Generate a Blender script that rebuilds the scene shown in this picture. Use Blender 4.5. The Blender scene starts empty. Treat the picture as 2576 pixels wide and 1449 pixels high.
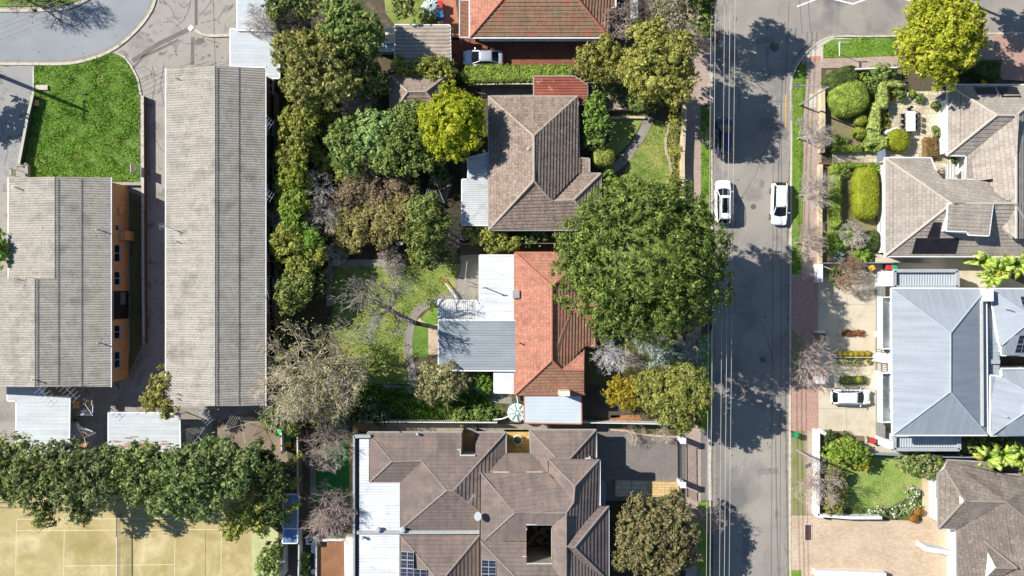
import bpy, math, random
import numpy as np
from mathutils import Vector
R = math.radians
S = bpy.context.scene
COL = S.collection
# ---------------- camera, sky, sun, exposure ----------------
CAMH, F, CU, CV = 88.0, 1980.0, 1288.0, 724.5      # survey frame: the plan was measured off the photograph, 22.5 units per metre
cam = bpy.data.cameras.new('drone_camera'); camo = bpy.data.objects.new('drone_camera', cam); COL.objects.link(camo)
camo.location = (0, 0, CAMH); cam.sensor_width = 36; cam.lens = 36*F/2576; cam.clip_end = 2000; cam.clip_start = 1
S.camera = camo
ELEV, AZ = R(37), R(22)
world = bpy.data.worlds.new('World'); S.world = world; world.use_nodes = True
wn = world.node_tree; bg = wn.nodes['Background']
sky = wn.nodes.new('ShaderNodeTexSky'); sky.sky_type = 'NISHITA'; sky.sun_disc = False
sky.sun_elevation = ELEV; sky.sun_rotation = R(-68); sky.air_density = 1.3; sky.dust_density = 0.3; sky.ozone_density = 5
wn.links.new(sky.outputs[0], bg.inputs[0]); bg.inputs[1].default_value = 0.07
sl = bpy.data.lights.new('sun', 'SUN'); sl.energy = 5.0; sl.angle = R(0.5); sl.color = (1, .96, .88)
so = bpy.data.objects.new('sun', sl); COL.objects.link(so); so.location = (-40, 20, 80)
so.rotation_euler = Vector((math.cos(ELEV)*math.cos(AZ), -math.cos(ELEV)*math.sin(AZ), -math.sin(ELEV))).to_track_quat('-Z', 'Y').to_euler()
S.view_settings.view_transform = 'Standard'; S.view_settings.look = 'None'; S.view_settings.gamma = 1
S.view_settings.exposure = 0.66
S.view_settings.use_curve_mapping = False
# ---------------- survey helpers ----------------
def W(u, v, h=0.0):
    s = (CAMH-h)/F
    return np.array([(u-CU)*s, -(v-CV)*s, h])
def t(c, r, x, y): return (644*c+x/3.0, 483*r+y/3.0)
def tp(c, r, pts): return [t(c, r, x, y) for x, y in pts]
PXM = 22.5
# ---------------- materials ----------------
MATS = {}
def lin(c):
    return tuple(((x/255.0)/12.92 if x/255.0 <= .04045 else ((x/255.0+.055)/1.055)**2.4) for x in c)
def dz(c, k=.16):
    g = .3*c[0]+.59*c[1]+.11*c[2]; return tuple(x+(g-x)*k for x in c)
def mat(name, cols, scale=1.0, rough=.85, bump=0.0, detail=6, bscale=None, coord='Object', metal=0.0, brick=None, island=0.0, leaf=False, spec=.3, stain=None, dist=0.0, rnd=0.0, contrast=(.3, .7), trans=.3, streak=0.0, fine=0.0):
    """cols: list of 2-4 sRGB base colours mixed by fractal noise. brick=(row, width, mortar sRGB, mortar size, var sRGB)"""
    if name in MATS: return MATS[name]
    cols = [dz(c, .12 if leaf else .18) for c in cols]
    if brick: brick = (*brick[:2], tuple(min(255, x*1.12) for x in dz(brick[2], .5)), brick[3], tuple(255-(255-x)*.7 for x in dz(brick[4], .6)))
    m = bpy.data.materials.new(name); m.use_nodes = True; nt = m.node_tree; N = nt.nodes; L = nt.links
    b = N['Principled BSDF']; b.inputs['Roughness'].default_value = rough; b.inputs['Metallic'].default_value = metal
    b.inputs['Specular IOR Level'].default_value = spec
    tc = N.new('ShaderNodeTexCoord')
    src = tc.outputs[coord]
    def noise(sc, det=6, ds=0.0):
        n = N.new('ShaderNodeTexNoise'); n.inputs['Scale'].default_value = sc; n.inputs['Detail'].default_value = det
        n.inputs['Roughness'].default_value = .62; n.inputs['Distortion'].default_value = ds
        L.new(src, n.inputs['Vector']); return n
    n = noise(scale, detail, dist); cr = N.new('ShaderNodeValToRGB'); L.new(n.outputs[0], cr.inputs[0])
    el = cr.color_ramp.elements
    while len(el) < len(cols): el.new(.5)
    for i, c in enumerate(cols):
        el[i].position = contrast[0]+(contrast[1]-contrast[0])*i/max(1, len(cols)-1); el[i].color = (*lin(c), 1)
    out = cr.outputs[0]
    def mix(fac, a, c2, mode='MIX'):
        x = N.new('ShaderNodeMix'); x.data_type = 'RGBA'; x.blend_type = mode
        if isinstance(fac, float): x.inputs[0].default_value = fac
        else: L.new(fac, x.inputs[0])
        L.new(a, x.inputs[6])
        if isinstance(c2, tuple): x.inputs[7].default_value = (*c2, 1)
        else: L.new(c2, x.inputs[7])
        return x.outputs[2]
    if brick:
        row, wd, mc, ms, vc = brick
        bt = N.new('ShaderNodeTexBrick'); L.new(tc.outputs['UV'], bt.inputs['Vector'])
        bt.inputs['Scale'].default_value = 1; bt.inputs['Brick Width'].default_value = wd; bt.inputs['Row Height'].default_value = row
        bt.inputs['Mortar Size'].default_value = ms; bt.inputs['Mortar Smooth'].default_value = .3; bt.inputs['Bias'].default_value = -.2
        bt.inputs['Color1'].default_value = (1, 1, 1, 1); bt.inputs['Color2'].default_value = (*lin(vc), 1); bt.inputs['Mortar'].default_value = (*lin(mc), 1)
        out = mix(1.0, out, bt.outputs[0], 'MULTIPLY')
    if stain:
        sc, colr, lo, hi = stain
        ns = noise(sc, 7, .4); r2 = N.new('ShaderNodeMapRange'); r2.inputs[1].default_value = lo; r2.inputs[2].default_value = hi
        L.new(ns.outputs[0], r2.inputs[0]); out = mix(r2.outputs[0], out, lin(colr))
    if streak:
        mp = N.new('ShaderNodeMapping'); mp.inputs['Scale'].default_value = (2.2, .16, 1); L.new(tc.outputs['UV'], mp.inputs['Vector'])
        sn = N.new('ShaderNodeTexNoise'); sn.inputs['Scale'].default_value = 1; sn.inputs['Detail'].default_value = 5; L.new(mp.outputs[0], sn.inputs['Vector'])
        r3 = N.new('ShaderNodeMapRange'); r3.inputs[1].default_value = .35; r3.inputs[2].default_value = .68; r3.inputs[3].default_value = 1+streak*.4; r3.inputs[4].default_value = 1-streak; L.new(sn.outputs[0], r3.inputs[0])
        h2 = N.new('ShaderNodeHueSaturation'); L.new(r3.outputs[0], h2.inputs['Value']); L.new(out, h2.inputs['Color']); out = h2.outputs[0]
    if fine:
        fn = noise(9, 3); r4 = N.new('ShaderNodeMapRange'); r4.inputs[1].default_value = .32; r4.inputs[2].default_value = .68; r4.inputs[3].default_value = 1-fine; r4.inputs[4].default_value = 1+fine; L.new(fn.outputs[0], r4.inputs[0])
        h3 = N.new('ShaderNodeHueSaturation'); L.new(r4.outputs[0], h3.inputs['Value']); L.new(out, h3.inputs['Color']); out = h3.outputs[0]
    if island or rnd:
        g = N.new('ShaderNodeNewGeometry'); oi = N.new('ShaderNodeObjectInfo')
        mr = N.new('ShaderNodeMapRange'); mr.inputs[3].default_value = 1-(island or rnd); mr.inputs[4].default_value = 1+(island or rnd)
        L.new(g.outputs['Random Per Island'] if island else oi.outputs['Random'], mr.inputs[0])
        hv = N.new('ShaderNodeHueSaturation'); L.new(mr.outputs[0], hv.inputs['Value']); L.new(out, hv.inputs['Color']); out = hv.outputs[0]
    L.new(out, b.inputs['Base Color'])
    if bump:
        nb = noise(bscale or scale*4, 8); bp = N.new('ShaderNodeBump'); bp.inputs['Strength'].default_value = min(1, bump); bp.inputs['Distance'].default_value = .05 if bump <= 1 else .05*bump
        L.new(nb.outputs[0], bp.inputs['Height']); L.new(bp.outputs[0], b.inputs['Normal'])
    if leaf:
        tr = N.new('ShaderNodeBsdfTranslucent'); L.new(out, tr.inputs[0]); ms2 = N.new('ShaderNodeMixShader'); ms2.inputs[0].default_value = trans
        L.new(b.outputs[0], ms2.inputs[1]); L.new(tr.outputs[0], ms2.inputs[2]); L.new(ms2.outputs[0], N['Material Output'].inputs[0])
    MATS[name] = m; return m
def plain(name, c, rough=.5, metal=0.0, spec=.4):
    return mat(name, [c, tuple(min(255, int(x*1.08)+3) for x in c)], 2.5, rough, metal=metal, spec=spec)
def glass(name, c=(18, 26, 34)):
    if name in MATS: return MATS[name]
    m = bpy.data.materials.new(name); m.use_nodes = True; b = m.node_tree.nodes['Principled BSDF']
    b.inputs['Base Color'].default_value = (*lin(c), 1); b.inputs['Roughness'].default_value = .08; b.inputs['Specular IOR Level'].default_value = .7
    MATS[name] = m; return m
# ---------------- objects ----------------
ORG = {}
def settag(o, label=None, cat=None, group=None, kind=None):
    if label: o['label'] = label
    if cat: o['category'] = cat
    if group: o['group'] = group
    if kind or cat: o['kind'] = kind or 'thing'
    return o
def thing(name, label, cat, loc=(0, 0, 0), group=None, kind=None):
    o = bpy.data.objects.new(name, None); COL.objects.link(o); o.location = tuple(loc); o.empty_display_size = .3
    ORG[o.name] = np.array(loc, float); return settag(o, label, cat, group, kind)
class MB:
    def __init__(s): s.v = []; s.f = []; s.uv = []; s.fm = []; s.cm = 0
    def face(s, pts, uv=None):
        i = len(s.v); s.v.extend([tuple(map(float, p)) for p in pts]); s.f.append(tuple(range(i, i+len(pts))))
        s.uv.append(uv or [(p[0], p[1]) for p in pts]); s.fm.append(s.cm); return s
    def prism(s, poly, z0, z1, bottom=False):
        poly = [tuple(p[:2]) for p in poly]; a = sum(poly[i][0]*poly[(i+1) % len(poly)][1]-poly[(i+1) % len(poly)][0]*poly[i][1] for i in range(len(poly)))
        if a < 0: poly = poly[::-1]
        s.face([(x, y, z1) for x, y in poly])
        if bottom: s.face([(x, y, z0) for x, y in poly[::-1]])
        n = len(poly); d = 0
        for i in range(n):
            (x0, y0), (x1, y1) = poly[i], poly[(i+1) % n]; l = math.hypot(x1-x0, y1-y0)
            s.face([(x0, y0, z0), (x1, y1, z0), (x1, y1, z1), (x0, y0, z1)], [(d, z0), (d+l, z0), (d+l, z1), (d, z1)]); d += l
        return s
    def box(s, c, sz, rz=0.0):
        cx, cy, cz = c; a, b, h = sz[0]/2, sz[1]/2, sz[2]/2; co, si = math.cos(rz), math.sin(rz)
        return s.prism([(cx+x*co-y*si, cy+x*si+y*co) for x, y in ((-a, -b), (a, -b), (a, b), (-a, b))], cz-h, cz+h, True)
    def bar(s, p, q, w, h):
        """box section from p to q, w wide, h deep (top at the points)"""
        p, q = np.array(p, float), np.array(q, float); d = q-p; l = np.linalg.norm(d)
        if l < 1e-6: return s
        d /= l; up = np.array([0, 0, 1.0]); sd = np.cross(d, up)
        if np.linalg.norm(sd) < 1e-3: sd = np.array([1.0, 0, 0])
        sd /= np.linalg.norm(sd); up = np.cross(sd, d); a = sd*w/2; b = up*h
        c = [p-a-b, p+a-b, p+a, p-a, q-a-b, q+a-b, q+a, q-a]
        for f in ((0, 1, 2, 3), (7, 6, 5, 4), (0, 4, 5, 1), (1, 5, 6, 2), (2, 6, 7, 3), (3, 7, 4, 0)): s.face([c[i] for i in f])
        return s
    def tube(s, pts, r, n=6, r1=None):
        pts = [np.array(p, float) for p in pts]; rings = []
        for i, p in enumerate(pts):
            d = pts[min(i+1, len(pts)-1)]-pts[max(i-1, 0)]; d /= (np.linalg.norm(d)+1e-9)
            a = np.cross(d, [0, 0, 1.0]); a = a if np.linalg.norm(a) > 1e-2 else np.array([1.0, 0, 0]); a /= np.linalg.norm(a); b = np.cross(a, d)
            rr = r if r1 is None else r+(r1-r)*i/(len(pts)-1)
            rings.append([p+rr*(a*math.cos(2*math.pi*k/n)+b*math.sin(2*math.pi*k/n)) for k in range(n)])
        for i in range(len(rings)-1):
            for k in range(n): s.face([rings[i][k], rings[i][(k+1) % n], rings[i+1][(k+1) % n], rings[i+1][k]])
        s.face(rings[0][::-1]); s.face(rings[-1]); return s
    def cyl(s, c, r, z0, z1, n=16, r1=None): return s.tube([(c[0], c[1], z0), (c[0], c[1], z1)], r, n, r1)
    def loft(s, rings, cap=True):
        n = len(rings[0])
        for i in range(len(rings)-1):
            for k in range(n): s.face([rings[i][k], rings[i][(k+1) % n], rings[i+1][(k+1) % n], rings[i+1][k]])
        if cap: s.face(rings[0][::-1]); s.face(rings[-1])
        return s
    def build(s, name, m, parent=None, smooth=False, merge=False):
        me = bpy.data.meshes.new(name); off = np.zeros(3)
        if parent is not None: off = ORG[parent.name]
        V = np.array(s.v, float).reshape(-1, 3)-off
        me.from_pydata(V.tolist(), [], s.f)
        uvl = me.uv_layers.new(name='UVMap'); flat = [c for uv in s.uv for p in uv for c in p]
        if len(flat) == 2*len(me.loops): uvl.data.foreach_set('uv', flat)
        ms = m if isinstance(m, (list, tuple)) else [m]
        for x in ms: me.materials.append(x)
        if len(ms) > 1: me.polygons.foreach_set('material_index', s.fm)
        if merge:
            import bmesh
            bm = bmesh.new(); bm.from_mesh(me); bmesh.ops.remove_doubles(bm, verts=bm.verts, dist=1e-4); bmesh.ops.recalc_face_normals(bm, faces=bm.faces); bm.to_mesh(me); bm.free()
        if smooth: me.polygons.foreach_set('use_smooth', [True]*len(me.polygons))
        o = bpy.data.objects.new(name, me); COL.objects.link(o)
        if parent is not None: o.parent = parent
        ORG[o.name] = off; return o
def quads_obj(name, Q, m, parent=None, mats=None, mi=None, smooth=False):
    """Q: (N,4,3) world quads as one mesh"""
    off = ORG[parent.name] if parent is not None else np.zeros(3)
    n = len(Q); me = bpy.data.meshes.new(name); me.vertices.add(n*4); me.vertices.foreach_set('co', (Q-off).reshape(-1).astype(np.float32))
    me.loops.add(n*4); me.loops.foreach_set('vertex_index', np.arange(n*4, dtype=np.int32)); me.polygons.add(n)
    me.polygons.foreach_set('loop_start', np.arange(0, n*4, 4, dtype=np.int32))
    for x in (mats or [m]): me.materials.append(x)
    if mi is not None: me.polygons.foreach_set('material_index', mi.astype(np.int32))
    me.update(); me.validate()
    o = bpy.data.objects.new(name, me); COL.objects.link(o)
    if parent is not None: o.parent = parent
    ORG[o.name] = off; return o
# ---------------- ribbed / coursed surfaces ----------------
def newell(P):
    n = np.zeros(3)
    for i in range(len(P)):
        a, b = P[i], P[(i+1) % len(P)]; n += np.cross(a, b)
    return n/(np.linalg.norm(n)+1e-12)
def clip(P, key, lo, hi):
    for sgn, lim in ((1, lo), (-1, -hi)):
        out = []
        for i in range(len(P)):
            a, b = P[i], P[(i+1) % len(P)]; ka, kb = sgn*key(a)-lim, sgn*key(b)-lim
            if ka >= 0: out.append(a)
            if (ka > 0) != (kb > 0) and abs(ka-kb) > 1e-9 and ka*kb < 0: out.append(a+(b-a)*(ka/(ka-kb)))
        P = out
        if len(P) < 3: return []
    return P
PROF = {'corr': [(0, 0), (.25, .75), (.5, 1), (.75, .75), (1, 0)], 'trap': [(0, 0), (.12, 1), (.3, 1), (.42, 0), (1, 0)], 'seam': [(0, 0), (.04, 1), (.12, 1), (.16, 0), (1, 0)]}
def surf(mb, P, mode='flat', pitch=.33, depth=.04, d=None):
    P = [np.array(p, float) for p in P]; n = newell(P)
    if n[2] < 0: P = P[::-1]; n = -n
    c = sum(P)/len(P); g = -n[:2]
    g = g/np.linalg.norm(g) if np.linalg.norm(g) > .02 else np.array(d if d is not None else (0, 1.0))
    if d is not None: g = np.array(d, float)
    e = np.array([g[1], -g[0]])
    zp = lambda x, y: c[2]-(n[0]*(x-c[0])+n[1]*(y-c[1]))/n[2]
    ks = lambda p: p[0]*g[0]+p[1]*g[1]; kt = lambda p: p[0]*e[0]+p[1]*e[1]
    UV = lambda Q: [(kt(p), ks(p)) for p in Q]
    if mode == 'flat': mb.face(P, UV(P)); return
    mb.face([p-np.array([0, 0, .03]) for p in P], UV(P))
    if mode == 'tile':
        lo, hi = min(map(ks, P)), max(map(ks, P)); k = math.floor(lo/pitch)
        while k*pitch < hi:
            a = k*pitch; Q = clip(P, ks, a, a+pitch); k += 1
            if len(Q) < 3: continue
            T = [np.array([p[0], p[1], zp(p[0], p[1])+depth*(1-(ks(p)-a)/pitch)]) for p in Q]; mb.face(T, UV(T))
            for i in range(len(T)):
                p, q = T[i], T[(i+1) % len(T)]
                if abs(ks(p)-a) < 1e-4 and abs(ks(q)-a) < 1e-4:
                    dd = np.array([0, 0, depth+.02]); mb.face([p-dd, q-dd, q, p], [(kt(p), a), (kt(q), a), (kt(q), a+.001), (kt(p), a+.001)])
    else:
        pr = PROF[mode]; lo, hi = min(map(kt, P)), max(map(kt, P)); k = math.floor(lo/pitch)
        while k*pitch < hi:
            for (f0, h0), (f1, h1) in zip(pr, pr[1:]):
                a, b = (k+f0)*pitch, (k+f1)*pitch; Q = clip(P, kt, a, b)
                if len(Q) < 3: continue
                T = [np.array([p[0], p[1], zp(p[0], p[1])+depth*(h0+(h1-h0)*(kt(p)-a)/(b-a))]) for p in Q]; mb.face(T, UV(T))
            k += 1
def inset(P, d):
    P = [np.array(p[:2], float) for p in P]; n = len(P)
    a = sum(P[i][0]*P[(i+1) % n][1]-P[(i+1) % n][0]*P[i][1] for i in range(n)); sg = 1 if a > 0 else -1; out = []
    for i in range(n):
        e0 = P[i]-P[i-1]; e1 = P[(i+1) % n]-P[i]; e0 = e0/np.linalg.norm(e0); e1 = e1/np.linalg.norm(e1)
        n0 = sg*np.array([-e0[1], e0[0]]); n1 = sg*np.array([-e1[1], e1[0]]); k = 1+float(n0@n1)
        out.append(P[i]+d*(n0+n1)/max(k, .35))
    return out
# ---------------- ground sheets ----------------
def sheet(name, poly, z, m, raised=0.0, kind='structure', side=None):
    P = [W(u, v)[:2] for u, v in poly]
    mb = MB()
    if raised: mb.prism(P, 0, z)
    else: mb.face([(x, y, z) for x, y in P])
    o = mb.build(name, m)
    import bmesh
    bm = bmesh.new(); bm.from_mesh(o.data); bmesh.ops.triangulate(bm, faces=[f for f in bm.faces if len(f.verts) > 4]); bmesh.ops.recalc_face_normals(bm, faces=bm.faces)
    for f in bm.faces:
        if not raised and f.normal.z < 0: f.normal_flip()
    bm.to_mesh(o.data); bm.free(); settag(o, kind=kind); return o
def ribbon(name, line, w, z, m, kind='structure', z0=None, closed=False, parent=None):
    """strip following a surveyed line; w in metres"""
    P = [W(u, v)[:2] for u, v in line]; n = len(P); Lp, Rp = [], []
    for i in range(n):
        a = P[max(0, i-1)]; b = P[min(n-1, i+1)]; d = (b-a)/np.linalg.norm(b-a); s = np.array([-d[1], d[0]])*w/2; Lp.append(P[i]+s); Rp.append(P[i]-s)
    mb = MB(); dd = 0
    for i in range(n-1):
        l = np.linalg.norm(P[i+1]-P[i]); q = [Lp[i], Rp[i], Rp[i+1], Lp[i+1]]
        mb.face([(*p, z) for p in q], [(0, dd), (w, dd), (w, dd+l), (0, dd+l)])
        if z0 is not None:
            for a, b in ((Rp[i], Rp[i+1]), (Lp[i+1], Lp[i])): mb.face([(*a, z0), (*b, z0), (*b, z), (*a, z)], [(dd, 0), (dd+l, 0), (dd+l, z), (dd, z)])
        dd += l
    if z0 is not None:
        for a, b in ((Lp[0], Rp[0]), (Rp[-1], Lp[-1])): mb.face([(*a, z0), (*b, z0), (*b, z), (*a, z)])
    o = mb.build(name, m, parent)
    if kind and parent is None: settag(o, kind=kind)
    return o
def smoothline(pts, k=5):
    out = []; n = len(pts)
    for i in range(n-1):
        p0, p1, p2, p3 = [np.array(pts[max(0, min(n-1, j))], float) for j in (i-1, i, i+1, i+2)]
        for s in range(k):
            x = s/k; out.append(tuple(.5*((2*p1)+(-p0+p2)*x+(2*p0-5*p1+4*p2-p3)*x*x+(-p0+3*p1-3*p2+p3)*x**3)))
    out.append(pts[-1]); return out
def inpoly(x, y, P):
    r = np.zeros(len(x), bool); n = len(P); j = n-1
    for i in range(n):
        xi, yi = P[i][0], P[i][1]; xj, yj = P[j][0], P[j][1]
        c = ((yi > y) != (yj > y)) & (x < (xj-xi)*(y-yi)/(yj-yi+1e-12)+xi); r ^= c; j = i
    return r
def grass(name, poly, dens, hgt, m, seed=0, wid=.05, z=0.02):
    rng = np.random.default_rng(seed); P = np.array([W(u, v)[:2] for u, v in poly]); lo, hi = P.min(0), P.max(0)
    lo = np.maximum(lo, [-62, -36]); hi = np.minimum(hi, [62, 36])
    n = int(np.prod(hi-lo)*dens); x = rng.uniform(lo[0], hi[0], n); y = rng.uniform(lo[1], hi[1], n); k = inpoly(x, y, P) & (rng.random(n) < .84+.3*np.sin(x*.9+1.7*np.sin(y*.6+seed))*np.sin(y*.8+1.3*np.sin(x*.7))+.2*np.sin(x*2.9)*np.sin(y*3.3)); x, y = x[k], y[k]; n = len(x)
    h = hgt*rng.uniform(.5, 1.3, n)*(1+.5*np.sin(x*1.7+np.sin(y*1.3)*2)*np.cos(y*1.1)); a = rng.uniform(0, 2*np.pi, n); ln = rng.uniform(0, 1.2, n)*h; b = rng.uniform(0, 2*np.pi, n)
    c, s = np.cos(a)*wid, np.sin(a)*wid; tx, ty = x+np.cos(b)*ln, y+np.sin(b)*ln
    zz = np.full(n, z); Q = np.stack([np.stack([x-c, y-s, zz], 1), np.stack([x+c, y+s, zz], 1), np.stack([tx+c*.4, ty+s*.4, zz+h], 1), np.stack([tx-c*.4, ty-s*.4, zz+h], 1)], 1)
    return settag(quads_obj(name, Q, m), kind='stuff')
# ---------------- vegetation ----------------
def unit(n, rng):
    v = rng.normal(size=(n, 3)); return v/np.linalg.norm(v, axis=1)[:, None]
def leafquads(C, Nn, size, rng, asp=.6, jitter=.9, droop=0.0):
    n = len(C); nn = Nn+jitter*unit(n, rng); nn /= np.linalg.norm(nn, axis=1)[:, None]
    a = np.cross(nn, unit(n, rng)); a /= np.linalg.norm(a, axis=1)[:, None]; b = np.cross(nn, a)
    s = size*(rng.uniform(.3, 1.0, n)**1.3*1.55+.05)[:, None]; a = a*s; b = b*s*asp
    return np.stack([C-a, C-b*.9+a*.1, C+a, C+b*.9+a*.1], 1)
HOLD = ('golden_yellow', 'bright_ygreen', 'lime_clip', 'oblong_clip', 'lush_grass', 'garden_grass', 'lime_green', 'banana_yellow', 'leaf_litter', 'rust', 'rust_grass')
def leafmat(name, cols, sc=.5, isl=.28, tr=.28, rough=.6):
    isl = min(.5, isl+.12); sc = sc*1.9; tr = .36
    cols = [tuple(min(235, x*(1.08 if name in HOLD else 1.3)+4) for x in c) for c in cols]
    return mat('foliage_'+name, cols, sc, rough, leaf=True, island=isl, spec=.25, detail=3, contrast=(.35, .65), trans=tr)
BARK = None
def core_quads(c, r, n=7):
    th = np.linspace(0, 2*np.pi, 2*n+1); ph = np.linspace(-np.pi/2, np.pi/2, n+1); Q = []
    f = lambda a, b: (c[0]+r[0]*math.cos(b)*math.cos(a), c[1]+r[1]*math.cos(b)*math.sin(a), c[2]+r[2]*math.sin(b))
    for i in range(2*n):
        for j in range(n): Q.append([f(th[i], ph[j]), f(th[i+1], ph[j]), f(th[i+1], ph[j+1]), f(th[i], ph[j+1])])
    return np.array(Q)
def crown(blobs, leaf, rng, clump=.55, cover=2.2, asp=.6, flat=.75, cgap=1.0, low=-.35, core=.62, lobes=True, stretch=1.0, spiky=0.0):
    """blobs: (centre xyz, radius xyz).  clumps scattered over lobes scattered over blobs, leaves in each clump"""
    B = []
    for c, r in blobs:
        if lobes and r[0] > 1.1:
            k = max(5, int(10+r[0]*2.6)); d = unit(k*3, rng); d = d[d[:, 2] > low][:k]
            rl = r[0]*rng.uniform(.16, .44, len(d))
            for di, q in zip(d, rl): B.append((np.array(c)+di*(np.array(r)-q*.75)*rng.uniform(.8, 1.16), np.array([q, q, q*rng.uniform(.6, 1)])))
            B.append((np.array(c), np.array(r)*.74))
        else: B.append((np.array(c, float), np.array(r, float)))
    CC, CN = [], []
    for c, r in B:
        area = 4*np.pi*((r[0]*r[1])**1.6/3+2*(r[0]*r[2])**1.6/3)**(1/1.6)
        k = int(max(4, area*.75/(clump*clump*1.6)*cgap)); d = unit(k, rng); d = d[d[:, 2] > low]
        p = c+d*r*rng.uniform(.8, 1.15, (len(d), 1)); CC.append(p); nn = d/r; CN.append(nn/np.linalg.norm(nn, axis=1)[:, None])
    CC = np.concatenate(CC); CN = np.concatenate(CN)
    # drop clumps buried deep inside other lobes
    keep = np.ones(len(CC), bool)
    for c, r in B:
        q = (((CC-c)/r)**2).sum(1); keep &= q > .55
    CC, CN = CC[keep], CN[keep]
    m = max(5, int(cover*clump*clump*3.0/(leaf*leaf*asp*2)*.5)); n = len(CC)
    d = unit(n*m, rng); cs = np.repeat(clump*rng.uniform(.4, 1.35, n), m)[:, None]; c0 = np.repeat(CC, m, 0); n0 = np.repeat(CN, m, 0)
    d = d+n0*.55; d /= np.linalg.norm(d, axis=1)[:, None]
    P = c0+d*cs*np.array([1, 1, flat])*rng.uniform(.3, 1.15, (n*m, 1))
    if spiky: P = c0+d*cs*np.array([1, 1, flat])*rng.uniform(.1, 1.2, (n*m, 1))
    nn = d*.7+n0*.5+np.array([0, 0, .25])
    return P, nn, B, CC
def trunkmb(base, top, r, rng, limbs=None):
    mb = MB(); base = np.array(base, float); top = np.array(top, float); mid = base+(top-base)*.5+rng.normal(size=3)*r*[1, 1, 0]
    mb.tube([base, mid, top], r, 8, r*.6)
    return mb
def bark(): return mat('bark_grey_brown', [(96, 84, 72), (140, 128, 114)], 6, .95, bump=.6)
def leafy(name, label, cat, blobs, m, seed, leaf=.17, clump=.5, cover=2.2, asp=.6, rz=.75, base=None, core=.6, group=None, trunk=.18, cgap=1.0, m2=None, f2=0.0, low=-.35, flat=.75, twigs=0, lobes=True, spiky=0, lift=None, corem=None):
    """blobs: (u, v, radius in survey px at crown height, top height[, rx/ry ratio])."""
    rng = np.random.default_rng(seed); BB = []
    for b in blobs:
        u, v, rp, h = b[:4]; k = b[4] if len(b) > 4 else 1.0
        r = rp/F*(CAMH-h*.7); r_z = min(r*rz, h*.55); hc = max(h-r_z, r_z*.75); c = W(u, v, hc); BB.append((c, np.array([r*k, r/k, r_z])))
    P, nn, B, CC = crown(BB, leaf, rng, clump, cover, asp, low=low, cgap=cgap, flat=flat, lobes=lobes, spiky=spiky)
    if len(P) > 260000:
        s = rng.permutation(len(P))[:260000]; P, nn = P[s], nn[s]
    ok = P[:, 2] > .05; P, nn = P[ok], nn[ok]
    Q = leafquads(P, nn, leaf, rng, asp)
    c0 = BB[0][0] if base is None else W(*base)
    if base is None:
        c0 = sum(b[0]*b[1][0] for b in BB)/sum(b[1][0] for b in BB)
    loc = (c0[0], c0[1], 0)
    root = thing(name, label, cat, loc, group)
    mi = (rng.random(len(Q)) < f2).astype(int) if m2 is not None else None
    if core:
        K = [core_quads(c, r*core*.8) for c, r in B]; K = np.concatenate(K); K = K[K[:, :, 2].min(1) > 0]
        Q = np.concatenate([Q, K])
        if mi is not None: mi = np.concatenate([mi, np.zeros(len(K), int)])
    quads_obj('crown' if cat in ('tree',) else 'foliage', Q, m, root, mats=[m, m2] if m2 is not None else None, mi=mi)
    topc = max(BB, key=lambda b: b[0][2])[0]; mb = MB()
    jn = np.array([loc[0], loc[1], max(.25, min(b[0][2]-b[1][2]*.6 for b in BB))]); mb.tube([loc, jn], trunk, 8, trunk*.75)
    for c, r in BB:
        n2 = 3 if r[0] > 1.5 else 1
        for _ in range(n2):
            e = c+unit(1, rng)[0]*r*.5; mb.tube([jn, (jn+e)/2+rng.normal(size=3)*.1, e], trunk*.5, 5, trunk*.15)
    mb.build('trunk' if cat == 'tree' else 'stem', bark(), root)
    if twigs:
        TW = MB(); idx = rng.permutation(len(CC))[:twigs]
        for i in idx:
            p = CC[i]; q = p+(unit(1, rng)[0]+np.array([0, 0, .5]))*rng.uniform(.4, 1.0); TW.tube([p-(q-p)*.4, p+(q-p)*.3+rng.normal(size=3)*.08, q], .03, 3, .012)
        TW.build('dead_twigs', mat('dead_twig', [(150, 135, 115), (185, 170, 150)], 4, .9), root)
    return root
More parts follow.
